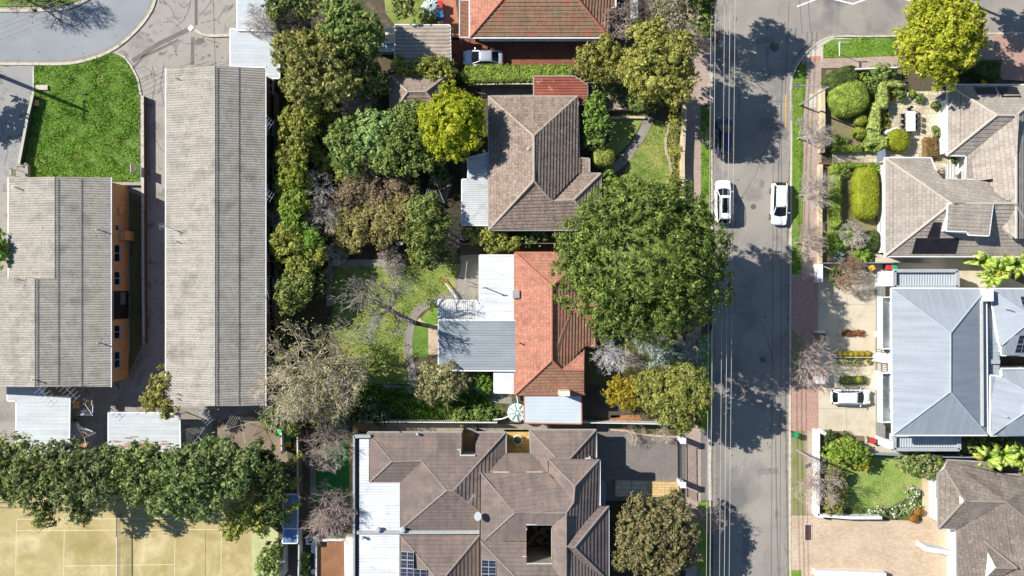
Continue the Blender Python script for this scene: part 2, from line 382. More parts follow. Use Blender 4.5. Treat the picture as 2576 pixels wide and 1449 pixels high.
def bare(name, label, cat, u, v, rp, h, seed, m, base=None, trunk=.13, depth=5, spread=1.0, dens=1.0, leaves=None, nl=0, group=None, thin=.012, low=.12, curl=.25, droopy=0.0, sky=1.0, kids=(3, 4)):
    """leafless crown of forking branches; (u,v,h) is the crown top centre, rp its radius in survey px"""
    rng = random.Random(seed); nr = np.random.default_rng(seed); r = rp/F*(CAMH-h*.7); hc = h*.6; C = W(u, v, hc)
    b = W(*base) if base else np.array([C[0], C[1], 0.0]); root = thing(name, label, cat, (b[0], b[1], 0), group)
    mb = MB(); ends = []
    fork = b+(C-b)*low+np.array([0, 0, 0.0]); fork[2] = max(.25, h*low)
    mb.tube([b, fork], trunk, 7, trunk*.8)
    rad = np.array([r, r, h-hc+.001])
    def grow(p, d, l, rr, k):
        n = 2; pts = [p]; dd = d.copy()
        for i in range(n):
            dd = dd+nr.normal(size=3)*curl*.6; dd /= np.linalg.norm(dd); q = pts[-1]+dd*l/n
            pts.append(q)
        mb.tube(pts, rr, 3 if rr < .04 else 5, rr*.62)
        if k == 0: ends.append(pts[-1]); return
        nk = rng.choice(kids)
        for j in range(nk):
            nd = dd*1.0+nr.normal(size=3)*.55*spread; nd[2] += .12*sky
            nd /= np.linalg.norm(nd)
            s0 = pts[-1] if j < 2 else pts[1]+(pts[2]-pts[1])*rng.random()
            e = s0+nd*l*.7; q = (((e-C)/rad)**2)[:2].sum()+max(0, (e[2]-h)/.6)
            if q > 1.25: nd = nd*.4+(C-s0)/np.linalg.norm(C-s0)*.2; nd /= np.linalg.norm(nd); l2 = l*.35
            else: l2 = l*rng.uniform(.6, .82)
            grow(s0, nd, l2, max(thin, rr*.58), k-1)
    L0 = math.sqrt(r*r+(h-fork[2])**2)*.36; nb = int(7*dens+.5)
    for i in range(nb):
        a = 2*math.pi*(i+rng.random()*.6)/nb; el = rng.uniform(.12, 1.0)
        tgt = C+np.array([math.cos(a)*r*(1-el*.75), math.sin(a)*r*(1-el*.75), (h-hc)*el*.8]); d = tgt-fork; d /= np.linalg.norm(d)
        grow(fork, d, L0*rng.uniform(.85, 1.15), trunk*.55, depth-1)
    mb.build('branches' if cat == 'tree' else 'stems', m, root)
    if leaves is not None and nl:
        E = np.array(ends); idx = nr.integers(0, len(E), nl); P = E[idx]+nr.normal(size=(nl, 3))*.22
        quads_obj('leaves', leafquads(P, unit(nl, nr)+np.array([0, 0, .6]), .11, nr, .65), leaves, root)
    return root
def hedge(name, label, poly, h, m, seed, cat='hedge', leaf=.07, cover=1.0, group=None, rough=.05, round_=.15):
    rough = max(rough, .08)
    """clipped hedge: solid core prism with a rounded top edge under a skin of leaves"""
    poly = [p for i, p in enumerate(poly) if math.hypot(p[0]-poly[i-1][0], p[1]-poly[i-1][1]) > .5]
    rng = np.random.default_rng(seed); P = [W(u, v, h)[:2] for u, v in poly]; A = np.array(P); c = A.mean(0)
    root = thing(name, label, cat, (c[0], c[1], 0), group)
    n = len(P); a = sum(P[i][0]*P[(i+1) % n][1]-P[(i+1) % n][0]*P[i][1] for i in range(n))
    if a < 0: P = P[::-1]
    I = inset(P, round_); Q, N = [], []
    def add(p, q, r, s):
        p, q, r, s = map(np.array, (p, q, r, s)); ar = np.linalg.norm(q-p)*np.linalg.norm(s-p); k = int(ar*cover/(leaf*leaf*.7)); x, y = rng.random((2, k, 1))
        X = p*(1-x)*(1-y)+q*x*(1-y)+r*x*y+s*(1-x)*y; nn = np.cross(q-p, s-p); nn = nn/(np.linalg.norm(nn)+1e-9); Q.append(X+nn*rng.normal(size=(k, 1))*rough); N.append(np.repeat(nn[None], k, 0))
    core = MB()
    for i in range(n):
        j = (i+1) % n; A0, B0, A1, B1 = P[i], P[j], I[i], I[j]
        add((*A0, 0), (*B0, 0), (*B0, h-round_), (*A0, h-round_)); add((*A0, h-round_), (*B0, h-round_), (*B1, h), (*A1, h))
        core.face([(*A0, 0), (*B0, 0), (*B0, h-round_), (*A0, h-round_)]); core.face([(*A0, h-round_), (*B0, h-round_), (*B1, h), (*A1, h)])
    IP = np.array(I); lo, hi = IP.min(0), IP.max(0); k = int(np.prod(hi-lo)*cover*1.3/(leaf*leaf*.7)); x, y = rng.uniform(lo[0], hi[0], k), rng.uniform(lo[1], hi[1], k); ok = inpoly(x, y, IP); x, y = x[ok], y[ok]
    Q.append(np.stack([x, y, h+rng.normal(size=len(x))*rough], 1)); N.append(np.repeat(np.array([[0, 0, 1.0]]), len(x), 0))
    quads_obj('foliage', leafquads(np.concatenate(Q), np.concatenate(N), leaf, rng, .6, .75), m, root)
    core.face([(*p, h) for p in I]); core.build('clipped_core', m, root)
    return root
def topiary(name, label, u, v, rx, ry, h, ang, m, seed, cat='topiary', group=None, leaf=.06, box=2.6, mound=.75):
    """clipped mound (superellipse plan, domed top)"""
    rng = np.random.default_rng(seed); c = W(u, v, h*.6); rx, ry = rx/F*(CAMH-h*.6), ry/F*(CAMH-h*.6)
    root = thing(name, label, cat, (c[0], c[1], 0), group); mb = MB(); rings = []
    prof = [(.86, 0), (.97, .2), (1.0, .45), (.97, .68), (.86, .84), (.66, .94), (.38, .99), (.05, 1.0)]
    ca, sa = math.cos(ang), math.sin(ang); nA = 32; Q, N = [], []
    for pr, pz in prof:
        ring = []
        for k in range(nA):
            th = 2*math.pi*k/nA; x = math.copysign(abs(math.cos(th))**(2/box), math.cos(th))*rx*pr; y = math.copysign(abs(math.sin(th))**(2/box), math.sin(th))*ry*pr
            w = 1+.02*math.sin(3*th+seed)+.015*math.sin(7*th); ring.append(np.array([c[0]+(x*ca-y*sa)*w, c[1]+(x*sa+y*ca)*w, pz*h]))
        rings.append(ring)
    for i in range(len(rings)-1):
        for k in range(nA):
            p, q, r_, s = rings[i][k], rings[i][(k+1) % nA], rings[i+1][(k+1) % nA], rings[i+1][k]; ar = np.linalg.norm(q-p)*np.linalg.norm(s-p); kk = rng.poisson(ar*1.1/(leaf*leaf*.7)); x, y = rng.random((2, kk, 1))
            nn = np.cross(q-p, s-p); nn /= (np.linalg.norm(nn)+1e-9); Q.append(p*(1-x)*(1-y)+q*x*(1-y)+r_*x*y+s*(1-x)*y+nn*rng.normal(size=(kk, 1))*.05); N.append(np.repeat(nn[None], kk, 0))
    quads_obj('foliage', leafquads(np.concatenate(Q), np.concatenate(N), leaf, rng, .6, .6), m, root)
    mb.loft(rings).build('clipped_core', m, root, smooth=True); return root
def strap(name, label, u, v, rp, h, m, seed, n=26, cat='plant', wid=.28, group=None, m2=None, clusters=1):
    """banana / strap-leaved plant: long arched blades with a fold along the midrib"""
    rng = np.random.default_rng(seed); c0 = W(u, v, h*.5); r = rp/F*(CAMH-h*.5); root = thing(name, label, cat, (c0[0], c0[1], 0), group); mb = MB(); st = MB()
    for cl in range(clusters):
        c = np.array([c0[0], c0[1], 0.0])+(np.array([*(rng.normal(size=2)*r*.5), 0]) if clusters > 1 else 0)
        st.tube([c, c+[0, 0, h*.5]], wid*.35, 7, wid*.2)
        rr = r if clusters == 1 else r*.75
        for i in range(n):
            a = rng.uniform(0, 2*math.pi); L = rr*rng.uniform(.65, 1.1); d = np.array([math.cos(a), math.sin(a), 0]); s = np.array([-d[1], d[0], 0]); z0 = h*rng.uniform(.35, .6); up = h*rng.uniform(.25, .55); K = 6; mb.cm = int(m2 is not None and rng.random() < .08)
            mid = [c+d*L*(k/K)+np.array([0, 0, z0+up*math.sin(math.pi*.75*k/K)*1.1-L*.12*(k/K)**2]) for k in range(K+1)]
            w = [wid*.5*max(.05, math.sin(math.pi*min(1, .12+.88*k/K))**.6) for k in range(K+1)]
            for k in range(K):
                for sg in (1, -1):
                    e0 = mid[k]+s*sg*w[k]-np.array([0, 0, w[k]*.35]); e1 = mid[k+1]+s*sg*w[k+1]-np.array([0, 0, w[k+1]*.35]); mb.face([mid[k], e0, e1, mid[k+1]])
    mb.build('leaves', [m, m2] if m2 is not None else m, root); st.build('stem', m, root); return root
# ---------------- ground materials ----------------
soil = mat('soil_leaf_litter', [(66, 54, 44), (98, 82, 66), (80, 78, 54), (120, 102, 84)], .55, .95, bump=.8, bscale=6)
yardm = mat('old_asphalt', [(134, 128, 119), (158, 151, 141), (148, 142, 134)], .25, .92, bump=.5, bscale=14, stain=(.9, (112, 106, 100), .55, .68), fine=.08)
roadL = mat('blue_grey_asphalt', [(134, 138, 143), (148, 151, 155)], .18, .9, bump=.35, bscale=20, stain=(.12, (124, 127, 132), .5, .75))
roadM = mat('street_asphalt', [(137, 130, 121), (156, 148, 137)], .2, .9, bump=.4, bscale=22, stain=(.16, (112, 110, 108), .5, .66), fine=.09)
kerbm = mat('kerb_concrete', [(168, 158, 142), (196, 188, 172), (150, 138, 120)], 1.2, .9, bump=.4, stain=(2.0, (120, 100, 76), .58, .75))
gutm = mat('gutter_concrete', [(128, 120, 108), (156, 148, 134)], 1.5, .9, bump=.3)
concm = mat('drive_concrete', [(184, 170, 146), (200, 188, 164)], .35, .85, bump=.2, stain=(.8, (166, 148, 122), .52, .8))
pathm = mat('path_concrete', [(128, 120, 108), (152, 144, 130)], .8, .9, bump=.4, stain=(1.5, (96, 86, 74), .55, .75))
lawnA = mat('lush_lawn_soil', [(74, 112, 30), (98, 134, 40), (120, 150, 56)], .6, .95, bump=.8, bscale=9)
lawnB = mat('garden_lawn', [(90, 114, 38), (124, 140, 56), (152, 152, 78)], .45, .95, bump=.9, bscale=8, stain=(.35, (158, 152, 88), .52, .7), fine=.1)
lawnC = mat('verge_lawn', [(74, 122, 20), (104, 142, 34), (134, 146, 66)], .5, .95, bump=.9, bscale=9)
turf = mat('green_turf', [(30, 104, 40), (42, 124, 50)], 1.5, .9, bump=.5, bscale=20)
def paver(name, c1, c2, row=.115, w=.23, mort=(150, 140, 130), var=(205, 195, 190), ms=.008):
    mort = tuple(255-(255-x)*.6 for x in mort)
    return mat(name, [c1, c2], .4, .9, bump=.2, bscale=10, brick=(row, w, mort, ms, var))
brickp = paver('footpath_pavers', (172, 150, 136), (192, 168, 153), .12, .24, (150, 140, 132), (214, 196, 186), .02)
redp = paver('red_pavers', (184, 142, 126), (200, 158, 140), .12, .24, (140, 130, 124), (214, 190, 180), .02)
maroonp = paver('maroon_pavers', (132, 74, 58), (150, 90, 70), .2, .4)
greyp = paver('grey_brown_pavers', (122, 115, 109), (140, 132, 125), .12, .24, (130, 120, 112), (216, 210, 208), .012)
tanp = paver('tan_pavers', (190, 164, 134), (208, 184, 156), .14, .28, (176, 156, 130), (220, 208, 200), .012)
creamp = paver('cream_slabs', (192, 178, 148), (214, 202, 174), .5, .5, (120, 104, 80), (206, 200, 190), .03)
sandp = mat('sand_path', [(178, 140, 92), (200, 162, 112)], 1.2, .95, bump=.3)
bedm = mat('garden_bed', [(86, 70, 48), (110, 96, 62), (92, 104, 46), (128, 110, 82)], .9, .95, bump=.8, bscale=6)
court = mat('court_turf', [(160, 142, 88), (180, 160, 104), (200, 182, 134)], .3, .95, bump=.5, bscale=3, dist=1.2, stain=(.22, (150, 138, 86), .52, .7), fine=.1)
paintm = plain('white_paint', (225, 225, 220), .6)
crackm = mat('crack_filler', [(70, 64, 60), (92, 86, 80)], 3, .95)
patchm = mat('asphalt_patch', [(104, 98, 92), (122, 116, 108)], 1, .95, bump=.3)
Z = .004
sheet('ground', [(-6000, -5000), (8600, -5000), (8600, 6500), (-6000, 6500)], 0.0, soil)
sheet('yard', [(-900, -900), (690, -900), (690, 168), (672, 172), (672, 1025), (712, 1030), (712, 1142), (-900, 1142)], Z, yardm)
oc = [(390, -60)]+tp(0, 0, [(1150, 0), (1100, 110), (1020, 210), (900, 320), (780, 390), (610, 442), (450, 462), (0, 462)])+[(-900, 154)]
OC = smoothline(oc, 4)
ic = tp(0, 0, [(-2700, 98), (0, 95), (250, 93), (400, 88), (500, 76), (600, 42), (700, -20), (740, -120)])
IC = smoothline(ic, 4)
sheet('side_street', IC+[(300, -900), (390, -900)]+OC, 2*Z, roadL)
ribbon('gutter', OC, .34, 3*Z+.004, gutm)
oc2 = [(u+7*k[0], v+7*k[1]) for (u, v), k in zip(OC, [(1, .1)]*6+[(.8, .6)]*14+[(.3, 1)]*40)]
ribbon('kerb', oc2, .3, .1, kerbm, z0=0)
ribbon('kerb', [(u, v-5) for u, v in IC], .34, .11, kerbm, z0=0)
sheet('verge', [(-900, -900), (290, -900)]+[(236, -20), (190, 5), (150, 15), (100, 16), (0, 17), (-900, 18)], .1, lawnC, raised=1)
sheet('path', tp(0, 0, [(-2700, 62), (0, 62), (250, 62), (420, 60), (520, 42), (640, -10), (700, -10), (600, 34), (500, 66), (400, 76), (250, 80), (0, 80), (-2700, 80)]), .105, paver('pink_concrete', (170, 142, 128), (190, 164, 150), .6, .6), raised=1)
LAWN = tp(0, 0, [(262, 493), (420, 492), (560, 482), (680, 455), (790, 415), (855, 400), (935, 435), (985, 500), (1030, 590), (1055, 690), (1055, 1372), (838, 1372), (838, 1340), (205, 1340), (195, 1235), (160, 1225), (230, 820), (262, 720)])
sheet('lawn', LAWN, 2*Z+.02, lawnA, raised=1)
ribbon('lawn_edging', tp(0, 0, [(880, 398), (940, 432), (992, 498), (1040, 595), (1066, 720)]), .22, .09, kerbm, z0=0)
ribbon('lawn_edging', tp(0, 0, [(254, 500), (254, 715)]), .2, .09, kerbm, z0=0)
sheet('left_drive', tp(0, 0, [(-600, 505), (250, 505), (240, 715), (130, 1230), (60, 1330), (60, 1449), (-600, 1449)]), 2*Z, mat('drive_asphalt', [(140, 138, 135), (156, 152, 146)], .3, .9, bump=.4, stain=(.8, (100, 96, 92), .55, .7)))
sheet('alley_path', tp(0, 1, [(975, 0), (1070, 30), (1075, 1150), (960, 1449), (940, 1449), (980, 1200)])[:6], 2*Z, bedm)
sheet('concrete_strip', [(352, 880), (368, 880), (330, 966), (303, 1036), (286, 1036), (312, 966)], 3*Z, pathm)
# cracks and trenches in the old yard
rng0 = random.Random(4)
def crack(pts, w=.03, z=2*Z, m=None, j=.8):
    L = []
    for a, b in zip(pts, pts[1:]):
        n = max(2, int(math.hypot(b[0]-a[0], b[1]-a[1])/6))
        for i in range(n): L.append((a[0]+(b[0]-a[0])*i/n+rng0.uniform(-j, j), a[1]+(b[1]-a[1])*i/n+rng0.uniform(-j, j)))
    L.append(pts[-1]); return L, w, z
CR = MB()
def addline(mb, L, w, z):
    P = [W(u, v)[:2] for u, v in L]; n = len(P); A, B = [], []
    for i in range(n):
        d = P[min(n-1, i+1)]-P[max(0, i-1)]; d = d/(np.linalg.norm(d)+1e-9); s = np.array([-d[1], d[0]])*w/2; A.append(P[i]+s); B.append(P[i]-s)
    for i in range(n-1): mb.face([(*A[i], z), (*B[i], z), (*B[i+1], z), (*A[i+1], z)])
for q in ([(1480, 0), (1480, 190)], [(1230, 0), (1290, 60), (1320, 130), (1360, 170)], [(1440, 0), (1430, 60), (1390, 150), (1330, 200)], [(1610, 0), (1625, 480)], [(1500, 130), (1560, 60), (1600, 0)], [(1060, 600), (1150, 560), (1240, 590)], [(1150, 500), (1170, 620), (1150, 760), (1120, 900), (1130, 1400)], [(1240, 470), (1210, 640), (1240, 800)],
          [(1370, 230), (1300, 160), (1230, 170)], [(1560, 250), (1500, 330), (1400, 330)], [(30, 1250), (60, 1150), (30, 1040), (10, 900)], [(1350, 20), (1380, 60), (1440, 20)], [(1660, 330), (1560, 300)], [(1030, 520), (1090, 500), (1140, 540), (1150, 600)], [(1150, 1000), (1210, 1120), (1240, 1150)], [(1700, 60), (1640, 150), (1560, 160)]):
    addline(CR, crack(tp(0, 0, q))[0], .045, 3*Z)
settag(CR.build('asphalt_cracks', crackm), kind='structure')
TRN = MB()
for q, w in (([(1420, 225), (1200, 330), (1000, 460)], .5), ([(1455, 280), (1452, 490)], .4), ([(1480, 0), (1480, 190)], .35), ([(1350, 300), (1080, 430), (1000, 520)], .3)):
    addline(TRN, tp(0, 0, q), w, 2*Z)
TRN.face([W(*p, 3*Z+.002) for p in tp(0, 0, [(1470, 300), (1535, 285), (1550, 320), (1480, 340)])])
settag(TRN.build('asphalt_trench_patches', patchm), kind='structure')
ribbon('raised_kerb', smoothline(tp(0, 0, [(1475, 232), (1530, 258), (1600, 272), (1735, 268)]), 4), .3, .16, kerbm, z0=0)
sheet('yard_slab', tp(0, 2, [(1360, 180), (1500, 180), (1500, 285), (1360, 285)]), 2*Z, pathm)
sheet('yard_slab', tp(0, 2, [(780, 235), (815, 235), (815, 440), (780, 440)]), 2*Z, pathm)
sheet('yard_dirt', tp(0, 2, [(1600, 290), (1935, 200), (2150, 330), (2180, 640), (1600, 640)]), 2*Z, mat('yard_dirt', [(120, 104, 86), (146, 128, 108)], .5, .95, bump=.5, stain=(1.5, (176, 92, 52), .62, .74)))
# ---- tennis court ----
sheet('tennis_court', [(-600, 1245), (640, 1245), (652, 1900), (-600, 1900)], 2*Z, court)
sheet('court_surround', [(632, 1290), (700, 1340), (700, 1900), (640, 1900)], 3*Z, mat('pale_green_turf', [(168, 172, 110), (186, 186, 130)], .5, .95))
TL = MB()
for a, b, w in (((124, 1018), (116, 1900), .06), ((122, 1020), (1668, 1014), .06), ((124, 1108), (1668, 1096), .06), ((486, 1108), (470, 1900), .06), ((1322, 1100), (1310, 1900), .06), ((1672, 1014), (1664, 1900), .06), ((480, 1374), (1315, 1362), .06)):
    addline(TL, tp(0, 2, [a, b]), w*.9, 3*Z)
settag(TL.build('court_lines', plain('court_paint', (208, 198, 158), .8)), kind='structure')
settag(ribbon('court_seam', tp(0, 2, [(1552, 1100), (1548, 1900)]), .05, 3*Z, mat('seam', [(92, 92, 60), (110, 108, 70)], 2)), kind='structure')
# ---- middle block ----
sheet('back_lawn', tp(1, 0, [(930, -300), (1400, -300), (1400, 60), (1250, 190), (1050, 190), (980, 100)]), Z, lawnB)
sheet('brick_path', tp(1, 0, [(1385, -300), (1460, -300), (1530, 160), (1535, 300), (1480, 300), (1470, 190), (1400, 190)]), 2*Z, mat('orange_paving', [(176, 104, 74), (196, 124, 92)], 1.0, .9, bump=.3))
sheet('driveway', [(1134, 95), (1200, 95), (1200, 96), (1480, 96), (1480, 163), (1134, 163)], 2*Z, maroonp)
sheet('driveway_crossover', [(1700, 95), (1793, 95), (1793, 262), (1700, 262)], 2*Z, brickp)
sheet('side_path', tp(1, 0, [(1680, 640), (2410, 640), (2410, 728), (1720, 728)]), 2*Z, pathm)
sheet('front_path', tp(2, 0, [(570, 650), (750, 690), (1010, 730), (1010, 822), (750, 822), (570, 712)]), 2*Z, pathm)
sheet('front_lawn', tp(2, 0, [(740, 895), (995, 895), (940, 990), (880, 1090), (780, 1180), (730, 1100)]), 2*Z+.01, lawnB, raised=1)
sheet('front_lawn', tp(2, 0, [(1080, 905), (1172, 925), (1150, 1100), (1175, 1180), (1200, 1280), (1175, 1449), (660, 1600), (800, 1400), (900, 1190), (1000, 1060)]), 2*Z+.01, lawnB, raised=1)
ribbon('garden_path', smoothline(tp(2, 0, [(1035, 892), (990, 1000), (920, 1110), (840, 1210), (740, 1290), (690, 1340)]), 4), 1.05, .035, pathm, z0=0)
ribbon('garden_edging', smoothline(tp(2, 0, [(1175, 918), (1180, 980), (1158, 1060), (1165, 1150), (1185, 1200), (1198, 1290), (1175, 1385)]), 5), .3, .08, mat('stone_edging', [(150, 136, 108), (186, 172, 142)], 2, .9, bump=.5), z0=0)
sheet('garden_bed', tp(2, 0, [(1190, 900), (1285, 960), (1290, 1500), (1180, 1500), (1205, 1290), (1175, 1160), (1160, 1060)]), 2*Z, mat('grassy_bed', [(96, 100, 48), (124, 126, 62), (84, 110, 40), (140, 118, 70)], 1.1, .95, bump=.9, bscale=7))
sheet('garden_bed', tp(2, 0, [(755, 822), (1000, 822), (1000, 885), (755, 885)]), 2*Z, bedm)
sheet('footpath', [(1725, -900), (1763, -900), (1763, 2300), (1725, 2300)], 3*Z, brickp)
sheet('verge', [(1764, 270), (1787, 270), (1787, 590), (1764, 590)], .1, lawnC, raised=1)
sheet('verge', [(1764, -900), (1787, -900), (1787, 92), (1764, 92)], .1, lawnC, raised=1)
sheet('verge', [(1755, 840), (1787, 840), (1787, 1078), (1755, 1078)], .1, lawnC, raised=1)
sheet('verge', [(1755, 1262), (1783, 1262), (1783, 2300), (1755, 2300)], .1, lawnC, raised=1)
# house 3 back garden
sheet('back_lawn', tp(1, 1, [(590, 570), (830, 520), (1130, 560), (1540, 545), (1500, 720), (1400, 790), (1250, 830), (1180, 930), (1130, 1050), (1120, 1200), (1140, 1400), (1160, 1449), (900, 1449), (700, 1300), (560, 1000), (590, 860)]), 2*Z+.01, lawnB, raised=1)
sheet('back_lawn', tp(1, 1, [(1290, 900), (1380, 860), (1380, 1000), (1300, 1000), (1240, 960)]), 2*Z+.01, lawnC, raised=1)
sheet('back_lawn', tp(1, 1, [(1190, 1010), (1300, 1010), (1300, 1250), (1180, 1240)]), 2*Z+.01, lawnA, raised=1)
sheet('patio', tp(1, 1, [(1540, 480), (1690, 470), (1690, 820), (1370, 820), (1380, 780), (1480, 730), (1530, 640), (1545, 560)]), 3*Z, pathm)
PM = MB()
ribbon('garden_path', smoothline(tp(1, 1, [(1420, 800), (1340, 830), (1250, 870), (1190, 940), (1160, 1040), (1150, 1150), (1155, 1260), (1175, 1360), (1190, 1480)]), 4), .95, .04, pathm, z0=0)
ribbon('garden_path', tp(1, 1, [(545, 535), (830, 535), (1130, 530)]), .75, .03, pathm, z0=0)
ribbon('garden_path', tp(1, 1, [(558, 560), (558, 860)]), .8, .03, pathm, z0=0)
sheet('brick_paving', tp(1, 1, [(1300, 1000), (1376, 1000), (1376, 1230), (1300, 1230), (1300, 1040), (1215, 970), (1235, 950)]), 3*Z, tanp)
sheet('garden_bed', tp(1, 2, [(700, 0), (1800, 20), (1900, 120), (1850, 280), (700, 280)]), 2*Z, mat('weedy_bed', [(56, 80, 22), (88, 116, 34), (70, 60, 40), (108, 132, 44)], .9, .95, bump=.9, bscale=6))
sheet('side_path', tp(1, 2, [(950, 0), (1160, 20), (1250, 90), (1100, 60), (960, 30)]), 3*Z, pathm)
sheet('side_yard', tp(1, 2, [(1620, 20), (1930, 60), (1930, 150), (1780, 140)]), 3*Z, pathm)
sheet('front_garden', tp(2, 1, [(560, 1170), (1500, 1170), (1500, 1449), (560, 1449)]), 2*Z, bedm)
sheet('dirt_path', tp(2, 1, [(820, 1190), (900, 1210), (1040, 1330), (1000, 1370), (900, 1320), (790, 1330)]), 3*Z, mat('pale_dirt', [(150, 134, 110), (176, 160, 134)], 1, .95, bump=.5))
sheet('driveway', [(1472, 972), (1560, 972), (1560, 1050), (1472, 1058)], 3*Z, mat('dark_drive', [(72, 66, 60), (92, 84, 76)], .8, .95, bump=.6))
sheet('dirt_patch', tp(2, 2, [(745, 235), (960, 235), (985, 285), (740, 275)]), 3*Z, mat('red_dirt', [(150, 96, 56), (176, 118, 74)], 1.5, .95, bump=.5))
sheet('dirt_path', tp(1, 1, [(-30, 480), (640, 480), (640, 500), (540, 1000), (150, 1449), (-30, 1449)]), Z, mat('shade_darkened_mulch', [(54, 47, 36), (76, 66, 50), (66, 68, 42)], 1.2, .95, bump=.8))  # mulch colour darkened: shade under the shrubs is painted into it
sheet('garden_floor', [(690, 150), (1160, 200), (1160, 640), (1060, 650), (840, 655), (835, 730), (690, 730)], 2*Z, mat('shade_darkened_mulch', []))  # same mulch laid over the middle gardens, their shade painted into its colour
# bottom house front
sheet('driveway', [(1500, 1068), (1793, 1068), (1793, 1262), (1740, 1262), (1500, 1262)], 2*Z, greyp)
sheet('garden_bed', tp(2, 2, [(745, 305), (1260, 320), (1270, 400), (1180, 395), (960, 372), (745, 340)]), 3*Z+.03, bedm, raised=1)
ribbon('bed_edging', tp(2, 2, [(745, 345), (860, 352), (960, 378), (1120, 392), (1262, 400)]), .2, .1, tanp, z0=0)
sheet('garden_bed', tp(2, 2, [(700, 880), (1500, 880), (1500, 1700), (700, 1700)]), 2.5*Z, mat('dark_bed', [(44, 44, 26), (66, 60, 40), (52, 66, 30)], 1, .95, bump=.8))
sheet('side_path', tp(1, 2, [(730, 290), (925, 290), (925, 360), (730, 370)]), 3*Z, sandp)
sheet('side_path', tp(1, 2, [(925, 296), (2200, 300), (2200, 360), (925, 360)]), 3*Z, pathm)
sheet('courtyard', tp(2, 2, [(-60, 345), (135, 345), (135, 530), (-60, 530)]), 3*Z, mat('yellow_paving', [(196, 158, 82), (214, 176, 100)], .8, .9, brick=(.35, .35, (150, 130, 90), .02, (215, 205, 190))))
sheet('light_well_floor', tp(1, 2, [(1540, 365), (1660, 365), (1660, 545), (1540, 545)]), 3*Z, sandp)
sheet('artificial_turf', tp(1, 2, [(450, 430), (706, 430), (706, 900), (450, 900)]), 3*Z, turf)
ribbon('garden_path', tp(1, 2, [(720, 440), (722, 960)]), .42, .05, sandp, z0=0)
ribbon('garden_path', tp(1, 2, [(430, 600), (430, 860)]), .6, .03, pathm, z0=0)
sheet('bare_dirt', tp(1, 2, [(462, 1185), (670, 1185), (676, 1900), (440, 1900)]), 3*Z, mat('brown_dirt', [(128, 84, 54), (150, 102, 68)], .8, .95, bump=.4))
sheet('side_yard', tp(1, 2, [(180, 1195), (445, 1195), (445, 1900), (180, 1900)]), 2*Z, mat('dark_pavers', [(78, 70, 62), (98, 88, 78)], 1, .9))
# ---- street ----
cornR = tp(3, 0, [(160, 600), (165, 540), (195, 460), (250, 380), (320, 320), (400, 275), (480, 255), (600, 250), (900, 250), (2400, 212)])
CR_ = smoothline(cornR, 4)
sheet('street', [(1797, -900), (2700, -900), (2750, 70)]+CR_[::-1]+[(1983, 260), (1978, 1449), (1976, 2300), (1797, 2300)], 2*Z, roadM)
ribbon('gutter', [(1794, -900), (1796, 500), (1797, 1078), (1797, 1262), (1797, 2300)], .34, 3*Z, gutm)
ribbon('kerb', [(1789, -900), (1790, 94)], .2, .12, kerbm, z0=0); ribbon('kerb', [(1790, 262), (1790, 600)], .2, .12, kerbm, z0=0)
ribbon('kerb', [(1790, 832), (1790, 1078)], .2, .12, kerbm, z0=0); ribbon('kerb', [(1786, 1258), (1786, 2300)], .2, .12, kerbm, z0=0)
ribbon('driveway_apron', [(1787, 1078), (1785, 1170), (1786, 1258)], .35, .05, kerbm, z0=0)
ribbon('driveway_apron', [(1789, 94), (1789, 262)], .35, .05, kerbm, z0=0)
RK = [(u, v) for u, v in smoothline([(1983, 2300), (1981, 1300), (1981, 1000), (1983, 700), (1986, 400), (1986, 250)]+tp(3, 0, [(165, 600), (185, 520), (235, 430), (310, 350), (400, 290), (480, 268), (600, 262), (900, 262), (2400, 226)]), 4)]
ribbon('gutter', RK, .4, 3*Z+.002, gutm)
rk2 = smoothline([(1989, 2300), (1987, 1300), (1987, 1000), (1988, 700), (1990, 400), (1990, 250)]+tp(3, 0, [(180, 605), (205, 525), (255, 440), (325, 365), (410, 304), (490, 280), (600, 274), (900, 274), (2400, 238)]), 4)
ribbon('kerb', rk2, .2, .12, kerbm, z0=0)
sheet('verge', tp(3, 0, [(288, 462), (285, 620), (262, 850), (262, 1449)])+[(2015, 690), (1992, 690), (1991, 483)]+tp(3, 0, [(178, 1000), (185, 620), (215, 540), (250, 490)]), .1, lawnC, raised=1)
sheet('verge', tp(3, 0, [(480, 300), (640, 292), (975, 285), (975, 420), (640, 435), (415, 440), (415, 340)]), .1, lawnC, raised=1)
sheet('footpath', [(1989, 300), (2020, 140), (2075, 100), (2600, 86), (2750, 84), (2750, 172), (2500, 168), (2066, 172), (2066, 1295), (1989, 1295)], .07, brickp, raised=1)
sheet('corner_slab', tp(3, 0, [(405, 310), (480, 285), (640, 290), (640, 335), (480, 335), (415, 350), (405, 470), (290, 470), (305, 400)]), .08, kerbm, raised=1)
sheet('tactile_pad', tp(3, 0, [(308, 428), (395, 425), (398, 465), (310, 468)]), .085, mat('red_concrete', [(176, 116, 100), (190, 130, 112)], 2), raised=1)
sheet('pit_lid', tp(3, 0, [(310, 710), (360, 712), (358, 812), (306, 815)]), .08, kerbm, raised=1)
sheet('verge', [(1992, 1083), (2024, 1083), (2026, 1295), (1992, 1295)], .1, mat('dry_verge', [(96, 118, 44), (128, 130, 76), (142, 124, 92)], .8, .95, bump=.8, bscale=8), raised=1)
sheet('verge', [(1992, 830), (2024, 860), (2026, 955), (1992, 955)], .1, mat('dry_verge', []), raised=1)
sheet('driveway_crossover', [(1991, 698), (2058, 698), (2058, 1083), (1991, 1083)], .09, redp, raised=1)
sheet('driveway', [(2058, 700), (2066, 660), (2172, 662), (2260, 660), (2260, 1120), (2190, 1122), (2150, 1095), (2058, 1082)], 3*Z+.07, concm, raised=1)
DJ = MB()
